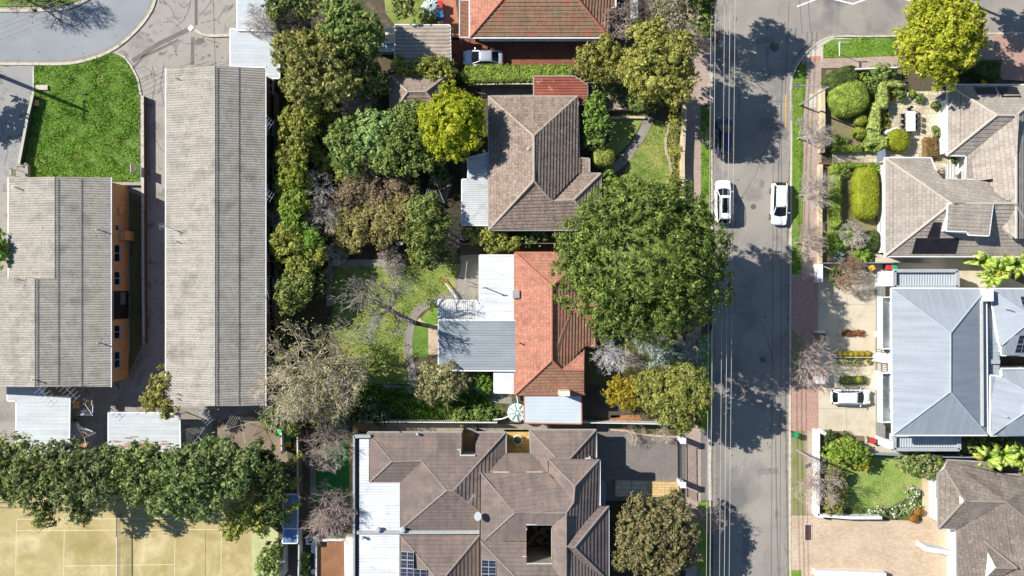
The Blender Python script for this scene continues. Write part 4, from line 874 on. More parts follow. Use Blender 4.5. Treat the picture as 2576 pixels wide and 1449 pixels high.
shed('shed', 'small blue-white sheet lean-to half hidden under branches left of the garage', 'shed', tp(1, 0, [(915, 322), (1036, 326), (1036, 382), (925, 380)]), 2.0, whiteroof, d=NS, wall=gutG)
shed('shed', 'cream brick outbuilding top left of the ribbed cement garage', 'shed', tp(1, 0, [(985, 215), (1048, 215), (1048, 315), (985, 318)]), 2.2, plain('cream_sheet', (200, 186, 146), .7), mode='flat', d=NS, wall=render_c)
# hip roofed shed
P = dict(a=(982, 190, 2.5), b=(1123, 190, 2.5), c=(1123, 292, 2.5), d=(982, 292, 2.5), e=(1026, 231, 3.7), f=(1071, 231, 3.7))
rt = thing('garage', 'small hip-roofed brown tile outbuilding below the golden climber, half under the yellow tree', 'garage', centre(P))
roof(rt, P, ['aefb', 'bfc', 'cfed', 'dea'], tileB, 'abcd', ['ae', 'bf', 'cf', 'de', 'ef'], capB, gutter=gutG, wall=brickR)
# ================= top house =================
P = dict(a=(1182, -120, 2.9), b=(1182, 94, 2.9), c=(1531, 94, 2.9), d=(1531, 17, 2.9), e=(1548, 17, 2.9), f=(1548, -120, 2.9), g=(1282, -22, 5.1), h=(1438, -22, 5.1), i=(1282, -120, 5.1), j=(1438, -120, 5.1), k=(1531, 7, 2.9))
rt = thing('house', 'terracotta tiled house at the top edge above the silver car and maroon driveway', 'house', centre(P))
roof(rt, P, [['a', 'i', 'g', 'b']], tileO, 'abgi', fas=.02, name='roof')
roof(rt, P, [['b', 'g', 'h', 'c'], ['c', 'h', 'j', 'f', 'e', 'd'], ['i', 'j', 'h', 'g']], tileT, 'abcdefji', [list('bg'), list('ch'), list('gh'), list('gi'), list('hj')], capO, gutter=gutW, wall=brickR)
for q in tp(1, 0, [(1660, 300), (1845, 300)]): pass
mb = MB(); a, b = W(1206, 98, 2.2), W(1530, 100, 2.2); mb.box(((a[0]+b[0])/2, a[1], 2.25), (b[0]-a[0], .5, .06)); mb.build('awning', gutW, rt)
rt = thing('pergola', 'white framed pergola of reddish slats along the terracotta house', 'pergola', W(1168, 40))
mb = MB()
for u in (1156, 1181): mb.bar(W(u, -60, 2.6), W(u, 94, 2.6), .14, .14)
for v in (0, 94): mb.bar(W(1156, v, 2.6), W(1181, v, 2.6), .14, .14)
mb.build('frame', winf, rt); mb = MB()
for k in range(46): v = -56+k*3.3; mb.bar(W(1159, v, 2.58), W(1179, v-2, 2.58), .05, .06)
mb.build('slats', mat('reddish_slats', [(186, 110, 80), (206, 130, 100)], 2), rt)
for u in (1156, 1181):
    for v in (10, 92): q = W(u, v, 2.4); mb = MB(); mb.box((q[0], q[1], 1.2), (.1, .1, 2.4)); mb.build('post', winf, rt)
# ================= house 2 =================
P = dict(a=(1230, 243, 2.9), b=(1453, 243, 2.9), c=(1457, 398, 2.9), d=(1482, 400, 2.9), e=(1482, 437, 2.9), f=(1511, 437, 2.9), g=(1510, 578, 2.9), h=(1230, 578, 2.9),
         i=(1343, 342, 5.6), j=(1343, 455, 5.6), k=(1388, 505, 4.35), l=(1443, 503, 4.35), m=(1453, 437, 2.9), n=(1457, 416, 2.9))
rt = thing('house', 'lichen-speckled brown tiled hip house between the yellow tree and the front lawn', 'house', centre(P))
_, I = roof(rt, P, ['abi', 'aijh', ['b', 'c', 'd', 'e', 'm', 'k', 'j', 'i'], ['m', 'f', 'l', 'k'], 'fgl', ['h', 'j', 'k', 'l', 'g']], tileB, 'abcdefgh', ['ai', 'bi', 'ij', 'jh', 'jk', 'kl', 'lf', 'lg'], capB, gutter=gutG, wall=brickR)
auto_windows(rt, I)
vent(rt, 1329, 376, 5.0, .12, .4)
shed('verandah', 'corrugated grey verandah roof along the west side of the brown tiled house', 'verandah', [(1178, 398), (1230, 385), (1230, 566), (1163, 565), (1163, 452), (1178, 452)], 2.6, mat('galvanised_sheet', [(176, 178, 180), (196, 198, 198)], .6, .5, stain=(1, (160, 160, 156), .5, .7)), d=NS, pitch=.2, depth=.04)
shed('carport', 'rusty red corrugated carport roof at the top of the brown tiled house', 'carport', tp(2, 0, [(165, 578), (470, 578), (565, 640), (567, 785), (500, 785), (500, 727), (168, 727)]), 2.5, redrust, d=NS, pitch=.3, depth=.09, gutter=gutG)
# ================= house 3 =================
P = dict(a=(1296, 636, 2.9), b=(1480, 636, 2.9), c=(1495, 640, 2.9), d=(1495, 870, 2.9), e=(1470, 871, 2.9), f=(1469, 992, 2.9), g=(1296, 992, 2.9), h=(1388, 720, 4.85), i=(1388, 906, 4.85), j=(1413, 930, 4.3), k=(1469, 931, 4.25), l=(1480, 720, 2.95))
rt = thing('house', 'orange terracotta tiled house tucked under the huge green tree', 'house', centre(P))
ro_, I = roof(rt, P, ['gaih'[0:1]+'ahi'], tileO, 'gahi', fas=.02)
_, I = roof(rt, P, [['a', 'b', 'h']], tileO, 'abh', fas=.02)
_, I = roof(rt, P, [['b', 'c', 'd', 'e', 'j', 'i', 'h'], ['i', 'j', 'k', 'f', 'g']], mat('brown_terracotta_tiles', [(150, 104, 78), (172, 122, 94), (146, 112, 84)], .6, .9, bump=.2, brick=(.33, .26, (110, 90, 78), .014, (212, 200, 190)), stain=(1.0, (184, 96, 66), .58, .72)), 'abcdefg', [['h', 'a'], 'hi', 'ig', 'ij', 'jk', ['h', 'b']], capO, gutter=gutO, wall=brickR)
roof(rt, P, ['ekj'], tileO, 'ekj', fas=.02)
auto_windows(rt, I)
PG = dict(a=(1418, 771, 4.1), b=(1495, 735, 2.95), c=(1520, 771, 4.0), d=(1495, 812, 2.95)); roof(rt, PG, ['abc', 'acd'], tileO, 'abcd', ['ac'], capO, fas=.05)
mb = MB(); c = W(1419, 988, 4.0); mb.box((c[0], c[1], 2.35), (1.15, .55, 4.7)); mb.build('chimney', render_c, rt)
vent(rt, 1306, 862, 3.3, .07, .5, capO); 
mb = MB(); c = W(1298, 740, 3.2); mb.box((c[0], c[1], 3.05), (.75, .85, .7)); mb.build('air_conditioner', gutG, rt)
rt, P, I = shed('shed', 'bright white flat roof extension beside the orange tiled house', 'extension', [(1207, 643), (1294, 643), (1294, 806), (1200, 806), (1200, 765), (1207, 765)], 2.75, brightroof, d=NS, mode='seam', pitch=.5, depth=.02, wall=render_w)
q = W(1222, 724, 2.8); mb = MB(); mb.tube([q, q+[0, 0, 1.6]], .06, 6); mb.box((q[0], q[1], q[2]+1.65), (.5, .1, .12)); mb.build('flue', plain('rust', (130, 60, 40), .8), rt)
shed('shed', 'stained white corrugated lean-to with a bare branch shadow across it', 'shed', tp(1, 1, [(1378, 818), (1665, 822), (1662, 975), (1378, 975)]), 2.45, oldwhite, d=EW, pitch=.2, depth=.03, wall=render_w)
shed('carport', 'large pale blue-grey ribbed carport joined to the orange tiled house', 'carport', [(1104, 806), (1317, 807), (1316, 932), (1104, 931)], 2.95, bluegrey, d=NS, mode='trap', pitch=.28, depth=.05)
shed('verandah', 'tiny white slatted lean-to below the blue-grey carport', 'lean-to', [(1244, 933), (1292, 933), (1292, 988), (1244, 987)], 2.5, mat('flaky_white', [(196, 196, 192), (226, 226, 222)], 2.5, .6), d=NS, pitch=.22, depth=.05)
shed('garage', 'garage with white-blue sheet roof and rusty orange edge below the orange tiled house', 'garage', [(1320, 996), (1461, 997), (1462, 1065), (1320, 1063)], 2.6, mat('pale_blue_sheet', [(178, 188, 198), (190, 200, 210)], .3, .5, stain=(.9, (150, 120, 100), .68, .74)), d=NS, gutter=gutO, wall=render_c)
# ================= big brown house =================
e1, e2 = 2.9, 5.5
P = dict(a=(926, 1088, e1), b=(1061, 1159, 4.15), c=(986, 1161, 4.2), d=(929, 1214, e1), e=(1006, 1214, e1), f=(1124, 1234, 5.0), g=(1141, 1234, 5.0), h=(1272, 1088, e1), i=(1272, 1140, e1), j=(1237, 1190, 3.6), k=(1207, 1190, 3.6), l=(1207, 1288, 3.9), m=(1207, 1334, e1), n=(1006, 1334, e1),
         w1=(1161, 1088, e1), w2=(1161, 1146, 3.85), w3=(1196, 1146, 3.85), w4=(1196, 1088, e1))
rtH = thing('house', 'large grey-brown tiled house with many hips, twin light wells and rear white metal roof', 'house', W(1220, 1260))
onpl(P, 'a', 'h', 'f', 'g', 'w1', 'w2', 'w3', 'w4', 'b', 'c')
onpl(P, 'n', 'm', 'f', 'l')
_, I = roof(rtH, P, [['a', 'c', 'b', 'f', 'w2', 'w1'], ['w2', 'f', 'g', 'w3'], ['w4', 'w3', 'g', 'h'], 'acd', ['c', 'd', 'e', 'b'], ['b', 'e', 'n', 'f'], ['n', 'f', 'g', 'l', 'm'], ['h', 'i', 'j', 'k', 'l', 'g']], tileG,
      ['a', 'w1', 'w2', 'w3', 'w4', 'h', 'i', 'j', 'k', 'l', 'm', 'n', 'e', 'd'], ['ac', 'cd', 'cb', 'bf', 'fg', 'gh', 'gl', 'fn'], capG, pitch=.4, gutter=gutG, wall=render_c, cw=.09, wz=2.7)
Q = dict(a=(1237, 1190, 3.6), b=(1272, 1140, e1), c=(1336, 1140, e1), d=(1378, 1188, 3.6), z=(1210, 1190, 3.62))
roof(rtH, Q, ['abcd'], tileG, 'abcd', fas=.1)
P = dict(a=(1333, 1082, e1), b=(1499, 1082, e1), c=(1497, 1156, e1), d=(1435, 1153, 4.6), e=(1401, 1153, 4.6), f=(1378, 1156, 4.3), g=(1378, 1188, 3.6), h=(1336, 1140, e1))
_, I = roof(rtH, P, ['abde', 'bcd', ['a', 'e', 'f', 'g', 'h'], 'edcf'[0:2]+'cf'], tileG, 'abcfgh', ['ae', 'bd', 'ed'], capG, pitch=.4, gutter=gutG, wall=render_c, cw=.09, wz=2.7)
wall_windows(rtH, I, max(range(len(I)), key=lambda i: I[i][0]+I[(i+1) % len(I)][0]), 1)
hr = 7.2
P = dict(a=(1380, 1155, e2), b=(1507, 1156, e2), c=(1507, 1274, e2), d=(1446, 1223, hr), e=(1443, 1263, hr), f=(1380, 1190, e2), g=(1210, 1190, e2), h=(1295, 1290, 7.0), i=(1425, 1290, 7.5), j=(1216, 1361, e2), k=(1209, 1361, e2),
         l=(1389, 1320, 6.6), m=(1324, 1320, 6.6), n=(1324, 1361, 5.8), o=(1324, 1418, 5.8), p=(1389, 1418, 6.6), q=(1425, 1900, 7.5), r=(1530, 1900, e2), s=(1530, 1274, e2), t=(1295, 1450, 7.0), u=(1209, 1900, e2), v=(1295, 1900, 7.0), x=(1429, 1373, 7.4), y=(1475, 1900, 7.0), z=(1419, 1462, 7.5), N=(1324, 1361, e2))
onpl(P, 'j', 'h', 'i', 'l', 'm', 'n')
onpl(P, 'k', 'N', 't', 'o', 'p', 'z')
roof(rtH, P, [['a', 'b', 'd'], ['a', 'd', 'e', 'f'], ['f', 'e', 'i', 'h', 'g'], ['g', 'h', 'j', 'k'], ['j', 'h', 'i', 'l', 'm', 'n'], ['i', 'q', 'z', 'p', 'l'],
      ['k', 't', 'v', 'u'], ['k', 'N', 'o', 't'], ['o', 'p', 'z', 't'], ['t', 'z', 'q', 'v']], tileG,
     ['a', 'b', 'd', 'e', 'i', 'q', 'z', 'p', 'l', 'm', 'n', 'o', 't', 'v', 'u', 'k', 'g', 'f'], ['ad', 'bd', 'de', 'ei', 'gh', 'hj', 'kt', ['t', 'v'], 'hi', 'iq', ['z', 'p']], capG, pitch=.4, cw=.09, fas=.2)
roof(rtH, P, [['b', 'c', 'x', 'i', 'e', 'd'], ['x', 's', 'r', 'q', 'i']], tileG, ['b', 'c', 's', 'r', 'q', 'i', 'e', 'd'], fas=.1)
wl = MB(); pts = [(1380, 1156), (1505, 1156), (1505, 1276), (1527, 1276), (1527, 1900), (1209, 1900), (1209, 1192), (1380, 1192)]
I = inset([W(u, v, e2) for u, v in pts], .35); sg = sum(I[i][0]*I[(i+1) % 8][1]-I[(i+1) % 8][0]*I[i][1] for i in range(8))
if sg < 0: I = I[::-1]
dd = 0
for i in range(8):
    a, b = I[i], I[(i+1) % 8]; l = np.linalg.norm(b-a); wl.face([(*a, 0), (*b, 0), (*b, 5.3), (*a, 5.3)], [(dd, 0), (dd+l, 0), (dd+l, 5.3), (dd, 5.3)]); dd += l
wl.build('wall', render_c, rtH)
for i in edges(I, 3): wall_windows(rtH, I, i, 2, 4.2, 1.6)
# projecting east gable
P2 = dict(a=(1501, 1274, 5.45), b=(1530, 1274, 5.45), c=(1446, 1377, 7.75), d=(1427, 1374, 7.75), e=(1530, 1460, 5.45), f=(1505, 1462, 5.6), g=(1500, 1450, 5.7))
roof(rtH, P2, ['abcd', 'bec', ['d', 'c', 'e', 'f']], tileG, ['a', 'b', 'e', 'f', 'd'], ['bc', 'ce', 'cd'], capG, pitch=.4, gutter=gutW, cw=.1, fas=.12, gsk=[('f', 'd'), ('a', 'd'), ('a', 'b')])
for a, b in (((1509, 1157), (1509, 1272)), ((1500, 1090), (1500, 1154))): MB().bar(W(*a, e2 if a[1] > 1100 else e1), W(*b, e2 if a[1] > 1100 else e1), .16, .14).build('gutter', gutW, rtH)
# light well inner walls and white frames
wb = MB(); w_ = [W(u, v, 6.3)[:2] for u, v in ((1324, 1320), (1389, 1320), (1389, 1418), (1324, 1418))]
for i in range(4): a, b = w_[i], w_[(i+1) % 4]; wb.face([(*b, 0), (*a, 0), (*a, 6.4 if i else 6.5), (*b, 6.4)])
wb.build('light_well_wall', plain('well_wall_brown', (138, 128, 114), .85), rtH)
wb = MB(); w_ = [W(u, v, 3.4)[:2] for u, v in ((1162, 1089), (1195, 1089), (1195, 1145), (1162, 1145))]
for i in range(1, 4): a, b = w_[i], w_[(i+1) % 4]; wb.face([(*b, 0), (*a, 0), (*a, 3.4), (*b, 3.4)])
wb.build('light_well_wall', plain('well_wall_brown', (138, 128, 114), .85), rtH)
gb = MB()
for a, b, h in (((1324, 1320), (1389, 1320), 6.75), ((1314, 1334), (1324, 1334), 6.3), ((1324, 1320), (1324, 1334), 6.5), ((1314, 1400), (1325, 1400), 6.2), ((1325, 1400), (1325, 1418), 6.2), ((1325, 1418), (1389, 1418), 6.6), ((1150, 1131), (1159, 1131), 3.8), ((1158, 1131), (1158, 1146), 3.85), ((1158, 1146), (1195, 1146), 3.95)): gb.bar(W(*a, h), W(*b, h), .12, .1)
gb.build('gutter', winf, rtH)
mb = MB()
for k in range(3):
    a = W(1329+k*17, 1388, 1.0); mb.box((a[0]+.3, a[1], .9), (.7, 1.2, .08))
mb.build('light_well_deck', plain('deck_brown', (60, 52, 44), .8), rtH)
mb = MB(); rr = random.Random(3)
for k in range(24):
    a = W(1330+rr.random()*54, 1325+rr.random()*50, .3); mb.tube([(a[0], a[1], .12), (a[0]+.05, a[1], .3)], .25+rr.random()*.12, 6, .2)
mb.build('stepping_stones', mat('well_stones', [(150, 130, 104), (176, 154, 124)], 1.5), rtH)
# white metal roofs on the west side
Q = dict(a=(904, 1105, 3.0), b=(928, 1105, 3.0), c=(928, 1214, 3.0), d=(1006, 1214, 3.0), e=(1006, 1336, 3.0), f=(904, 1336, 3.0))
roof(rtH, Q, [(list('abcdef'), dict(d=NS))], brightroof, 'abcdef', mode='trap', pitch=.3, depth=.04, gutter=None, wall=render_c, eave=.1, fas=.2)
Q = dict(a=(903, 1345, 3.0), b=(1005, 1345, 3.0), c=(1005, 1900, 3.0), d=(903, 1900, 3.0))
roof(rtH, Q, [(list('abcd'), dict(d=NS))], brightroof, 'abcd', mode='trap', pitch=.3, depth=.04, wall=render_c, eave=.1, fas=.2)
mb = MB()
mb.bar(W(890, 1096, 3.35), W(890, 1900, 3.35), .22, 3.35); mb.bar(W(890, 1098, 3.35), W(932, 1098, 3.35), .35, .5); mb.bar(W(890, 1340, 3.2), W(1206, 1339, 3.2), .38, .5)
mb.build('parapet', plain('parapet_grey', (150, 152, 152), .6), rtH)
mb = MB(); mb.bar(W(899, 1105, 2.9), W(899, 1900, 2.9), .3, .1); mb.build('box_gutter', gutD, rtH)
vent(rtH, 952, 1330, 3.1, .2, .35); vent(rtH, 1014, 1331, 3.1, .2, .35); vent(rtH, 913, 1351, 3.1, .12, .35)
Q = dict(a=(1007, 1346, e1), b=(1206, 1346, e1), c=(1206, 1900, e1), d=(1005, 1900, e1), e=(1108, 1465, 5.1), f=(1108, 1900, 5.1), g=(1206, 1400, e1))
roof(rtH, Q, ['abe', ['a', 'e', 'f', 'd'], ['b', 'c', 'f', 'e']], tileG, 'abcfd', ['ae', 'be', 'ef'], capG, pitch=.4, gutter=None, cw=.09)
panel_array(rtH, [(1009, 1386, 3.3), (1041, 1388, 3.9), (1040, 1450, 4.1), (1008, 1449, 3.35)], 2, 3)
panel_array(rtH, [(1041, 1430, 4.0), (1074, 1432, 4.4), (1074, 1470, 4.5), (1041, 1470, 4.1)], 2, 2)
panel_array(rtH, [(1212, 1407, 5.7), (1247, 1409, 6.1), (1247, 1460, 6.2), (1211, 1460, 5.8)], 2, 3)
antenna(rtH, 1190, 1243, 4.0, -2.2, 1.1, 1.2, 7, .35)
q = W(1204, 1294, 5.6); mb = MB(); mb.tube([q, q+[0, 0, .5]], .04, 6); n_ = np.array([-.45, .25, .75]); n_ /= np.linalg.norm(n_); c0 = q+[0, 0, .75]; a = np.cross(n_, [0, 0, 1]); a /= np.linalg.norm(a); b = np.cross(n_, a); ring = lambda r, o: [c0+n_*o+(a*math.cos(k*math.pi/10)+b*math.sin(k*math.pi/10))*r for k in range(20)]
mb.loft([ring(.08, 0), ring(.3, .04), ring(.45, .11)]); mb.build('satellite_dish', plain('dish_grey', (120, 128, 132), .5), rtH)
vent(rtH, 1051, 1091, 3.05, .1, .3); vent(rtH, 1483, 1148, 3.4, .07, .5, winf, False)
mb = MB(); mb.bar(W(1509, 1216, 2.8), W(1524, 1216, 2.8), .1, .1); c = W(1517, 1245, 2.7); mb.box((c[0], c[1], 1.35), (.65, 2.4, 2.7)); mb.build('side_porch', gutBG, rtH)
# ================= beige house upper right =================
P = dict(a=(2385, 214, e1), b=(2700, 214, e1), c=(2700, 520, e1), z=(2383, 390, e1), d=(2432, 391, e1), e=(2507, 290, 5.35), f=(2556, 291, 5.35), g=(2430, 458, e1), h=(2552, 511, 5.35), i=(2482, 453, e1), j=(2494, 484, 3.5), k=(2700, 400, 2.9), l=(2648, 214, 2.9), m=(2648, 600, 2.9), n=(2556, 600, 5.35), o=(2500, 560, 3.8))
rtB = thing('house', 'beige slab-tiled house right of the paved courtyard with two black roof collectors', 'house', centre(P))
_, I = roof(rtB, P, [['a', 'l', 'f', 'e'], ['a', 'e', 'z'], ['z', 'e', 'f', 'd'], ['d', 'f', 'n', 'o', 'j', 'i', 'g'], ['f', 'l', 'm', 'n']], tileS, ['a', 'l', 'm', 'n', 'o', 'j', 'i', 'g', 'd', 'z'], [['a', 'e'], ['e', 'f'], ['e', 'z'], ['f', 'l'], ['f', 'n']], capS, gutter=gutW, wall=render_w, pitch=.38, depth=.06, gsk=[('m', 'n'), ('n', 'o'), ('o', 'j'), ('j', 'i')], wz=2.7)
wxs = W(2385, 300, 2.7)[0]+.45
for v in (248, 322): y = W(0, v, 1.5)[1]; window(rtB, (wxs-.01, y, 1.5), math.pi, 1.6, 1.2)
panel_array(rtB, [t(3, 0, 1550, 658)+(3.05,), t(3, 0, 1705, 658)+(3.05,), t(3, 0, 1745, 757)+(3.95,), t(3, 0, 1590, 757)+(3.95,)], 1, 1, 'roof_collector', thermal, .14, False)
panel_array(rtB, [t(3, 0, 1722, 657)+(3.05,), t(3, 0, 1870, 657)+(3.05,), t(3, 0, 1920, 755)+(3.95,), t(3, 0, 1765, 755)+(3.95,)], 1, 1, 'roof_collector', thermal, .14, False)
mb = MB(); a = W(2362, 237, 2.2); mb.prism([W(*t(3, 0, x, y), 2.2)[:2] for x, y in ((1275, 730), (1355, 690), (1355, 745), (1290, 778))], 2.1, 2.22, True); mb.build('awning', gutBG, rtB)
# ================= beige house lower =================
P = dict(a=(2227, 398, e1), b=(2342, 398, e1), c=(2362, 453, e1), d=(2482, 453, e1), e=(2494, 484, 3.4), f=(2552, 512, 5.5), g=(2394, 512, 5.5), h=(2227, 644, e1), i=(2470, 645, e1), j=(2640, 645, e1), k=(2640, 512, 3.4))
rtC = thing('house', 'beige slab-tiled house with dormer box and black solar panels facing the clipped hedges', 'house', centre(P))
_, I = roof(rtC, P, [['a', 'g', 'h'], ['a', 'b', 'c', 'd', 'e', 'f', 'g'], ['h', 'g', 'f', 'j'], ['f', 'k', 'j']], tileS, ['a', 'b', 'c', 'd', 'e', 'f', 'k', 'j', 'h'], ['ag', 'gh', 'gf', ['f', 'j']], capS, gutter=gutW, wall=render_w, pitch=.38, depth=.06, gsk=[('d', 'e'), ('e', 'f')], wz=2.7)
wxs = W(2227, 500, 2.7)[0]+.45
for v in (481, 563): y = W(0, v-3, 1.5)[1]; window(rtC, (wxs-.01, y, 1.5), math.pi, 1.8, 1.3, frame=darkf)
hs = lambda v: 5.5-(v-512)/(645-512)*2.6
panel_array(rtC, [(2347, 559, hs(559)), (2368, 559, hs(559)), (2361, 598, hs(598)), (2331, 598, hs(598))], 1, 1, 'solar_panel', thermal, .12, False)
panel_array(rtC, [(2303, 599, hs(599)), (2412, 599, hs(599)), (2402, 638, hs(638)), (2292, 638, hs(638))], 4, 1, 'solar_panel', thermal, .12, False)
mb = MB(); bx = [W(u, v, 5.6) for u, v in ((2389, 517), (2494, 515), (2484, 590), (2386, 580))]
for i in range(4): a, b = bx[i], bx[(i+1) % 4]; mb.face([(a[0], a[1], 2.9), (b[0], b[1], 2.9), (b[0], b[1], 5.25), (a[0], a[1], 5.25)])
mb.build('dormer_wall', render_w, rtC)
D = dict(a=(2386, 513, 5.6), b=(2497, 513, 5.6), c=(2487, 592, 5.35), d=(2437, 590, 5.35), e=(2436, 582, 5.35), f=(2382, 580, 5.35))
roof(rtC, D, [['a', 'b', 'c', 'd', 'e', 'f']], tileS, 'abcdef', fas=.12, pitch=.38, depth=.06, gutter=gutW, name='dormer_roof')
D = dict(a=(2478, 607, 2.7), b=(2640, 607, 2.7), c=(2640, 650, 2.6), d=(2468, 645, 2.6))
roof(rtC, D, [(list('abcd'), dict(d=EW))], brightroof, 'abcd', mode='trap', pitch=.3, depth=.04, fas=.1, name='patio_roof')
antenna(rtC, 2515, 500, 4.2, .5, 1.0, 1.3, 5, .35)
mb = MB(); mb.prism([W(u, v, 2.6)[:2] for u, v in ((2208, 382), (2227, 374), (2228, 398), (2206, 411))], 2.5, 2.62, True); mb.build('awning', gutBG, rtC)
# deck + glass door + striped awning in the recess
shed('pergola', 'striped white and grey sunshade between the two beige houses', 'sunshade', tp(3, 0, [(1345, 1240), (1412, 1240), (1412, 1352), (1345, 1352)]), 2.3, winf, mode='trap', pitch=.3, depth=.05, d=EW, gutter=None)
# ================= blue-grey pair =================
E = 6.0
rtD = thing('house', 'two-storey blue-grey metal hip roof house with white parapets and balconies above concrete drive', 'house', W(2360, 910))
P = dict(a=(2243, 726, E), b=(2480, 727, E), c=(2484, 1094, E), d=(2246, 1094, E), e=(2391, 838, 8.1), f=(2391, 985, 8.1))
_, I = roof(rtD, P, ['abe', 'bcfe', 'cdf', 'daef'], steel, 'abcd', ['ae', 'be', 'ef', 'fc', 'fd'], capW, mode='corr', pitch=.17, depth=.011, gutter=gutW, wall=render_w, eave=1.1, cw=.08)
def wbox(u0, v0, u1, v1, h0, h1, m, name, root, hh=None):
    a, b = W(u0, v0, h1), W(u1, v1, h1); mb = MB(); mb.prism([(a[0], a[1]), (b[0], a[1]), (b[0], b[1]), (a[0], b[1])], h0, h1, True); return mb.build(name, m, root)
# front wall fittings: garage doors, balconies over them, batten screens
XF = min(p[0] for p in I); Yv = lambda v, h=1.2: -(v-CV)/F*(CAMH-h)
def fbox(x0, x1, v0, v1, z0, z1, m, name):
    y0, y1 = Yv(v0, (z0+z1)/2), Yv(v1, (z0+z1)/2); mb = MB(); mb.prism([(XF+x0, y0), (XF+x1, y0), (XF+x1, y1), (XF+x0, y1)], z0, z1, True); return mb.build(name, m, rtD)
doorm = mat('garage_door_grey', [(118, 120, 118), (128, 130, 128)], 1, .6, brick=(.5, 8, (90, 92, 92), .03, (250, 250, 250)))
for v0, v1 in ((697, 833), (984, 1098)): fbox(-.04, .02, v0, v1, .02, 2.25, doorm, 'garage_door')
for v0, v1 in ((683, 720), (1102, 1122)): fbox(-.1, .35, v0, v1, 0, 3.4, render_w, 'wing_wall')
for v0, v1 in ((838, 849), (968, 982)): fbox(-.12, .1, v0, v1, 0, 3.0, render_w, 'wall_pier')
for v0, v1 in ((746, 878), (936, 1062)):
    fbox(-1.2, 0, v0, v1, 2.9, 3.15, plain('pale_balcony', (196, 204, 206), .6), 'balcony_slab')
    fbox(-1.25, -1.12, v0, v1, 3.15, 4.1, plain('pale_balcony', ()) if False else MATS['pale_balcony'], 'balcony_front')
    fbox(-1.12, 0, v0, v0+3, 3.15, 4.1, MATS['pale_balcony'], 'balcony_side'); fbox(-1.12, 0, v1-3, v1, 3.15, 4.1, MATS['pale_balcony'], 'balcony_side')
    for k in range(5): fbox(-1.0, -.8, v0+12+k*(v1-v0-24)/4, v0+14+k*(v1-v0-24)/4, 3.15, 4.0, alum, 'balustrade_clip')
fbox(-.5, .1, 893, 910, 0, 3.0, render_w, 'fin_wall')
for v0, v1 in ((850, 889), (912, 935)):
    mb = MB(); k = v0
    while k < v1:
        y = Yv(k, 1.5); mb.box((XF-.05, y, 1.45), (.08, .07, 2.9)); k += 5
    for z in (.3, 1.5, 2.8): mb.box((XF-.08, (Yv(v0, 1.5)+Yv(v1, 1.5))/2, z), (.05, Yv(v0, 1.5)-Yv(v1, 1.5), .1))
    mb.build('batten_screen', mat('timber_grey', [(112, 96, 80), (138, 120, 102)], 2), rtD)
# side carports with parapets
for (v0, v1, s) in ((681, 722, 0), (1095, 1131, 1)):
    u0, u1 = 2251, (2410 if not s else 2414); mb = MB(); h = 3.3
    for a, b in (((u0, v0), (u1, v0)), ((u0, v0), (u0, v1)), ((u1, v0), (u1, v1)), ((u0, v1), (u1, v1))): mb.bar(W(*a, h), W(*b, h), .36, .55 if not s else .45)
    mb.build('parapet', plain('pale_grey_render', (150, 155, 160), .7), rtD)
    a, b = W(u0, v0, h-.45), W(u1, v1, h-.45); mb = MB(); surf(mb, [(a[0], a[1], h-.45), (b[0], a[1], h-.45), (b[0], b[1], h-.5), (a[0], b[1], h-.5)], 'trap', .28, .05, EW); mb.build('carport_roof', mat('grey_tray_sheet', [(158, 168, 176), (168, 178, 186)], .5, .5), rtD)
    mb = MB(); mb.prism([(a[0], a[1]), (b[0], a[1]), (b[0], b[1]), (a[0], b[1])], 0, h-.6); mb.build('wall', render_w, rtD)
mb = MB(); mb.bar(W(2470, 757, 6.5), W(2472, 1072, 6.5), .26, .7); mb.build('party_parapet', winf, rtD)
c = W(2489, 742, 7); mb = MB(); mb.box((c[0], c[1], 6.3), (.75, 1.3, 1.6)); mb.build('chimney', render_w, rtD)
for v in (790, 835, 960, 1010): window(rtD, (XF-.005, Yv(v, 4.5), 4.4), math.pi, 1.8, 1.6)
wbox(2476, 754, 2515, 1070, 4.0, 5.1, mat('tray_blue_grey', [(140, 152, 162), (150, 162, 172)], .5, .5), 'link_roof', rtD)
mb = MB(); a, b = W(2480, 758, 5.16), W(2513, 1066, 5.16); surf(mb, [(a[0], a[1], 5.14), (b[0], a[1], 5.14), (b[0], b[1], 5.14), (a[0], b[1], 5.14)], 'seam', .42, .04, NS); mb.build('link_roof', mat('tray_blue_grey', []), rtD)
for v in (752, 910, 1064): mb = MB(); mb.bar(W(2472, v, 5.45), W(2516, v, 5.45), .45, .3); mb.build('parapet', plain('pale_grey_render', ()), rtD) if False else mb.build('parapet', MATS['pale_grey_render'], rtD)
P = dict(a=(2490, 727, E), b=(2760, 727, E), c=(2760, 893, E), d=(2520, 893, E), e=(2520, 868, E), f=(2600, 801, 7.7), g=(2490, 770, E), h=(2515, 868, E))
rtE = thing('house', 'blue-grey metal roof at the right edge above the dark gap, with solar panels', 'house', centre(P))
roof(rtE, P, [['a', 'b', 'f'], ['a', 'f', 'e', 'h'], ['e', 'f', 'b', 'c', 'd']], steel, ['a', 'b', 'c', 'd', 'e', 'h'], ['af', 'fe'], capW, mode='corr', pitch=.17, depth=.011, gutter=gutW, wall=render_w, eave=.25, cw=.08)
panel_array(rtE, [(2564, 745, 6.5), (2600, 745, 6.5), (2612, 800, 7.4), (2576, 790, 7.2)], 2, 2)
panel_array(rtE, [(2563, 843, 6.9), (2590, 843, 6.9), (2583, 888, 6.2), (2550, 888, 6.2)], 2, 2)
vent(rtE, 2530, 776, 6.9, .05, .8, winf, False)
P = dict(a=(2520, 928, E), b=(2760, 928, E), c=(2760, 1095, E), d=(2493, 1095, E), h=(2493, 945, E), e=(2523, 950, E), f=(2620, 1010, 7.7))
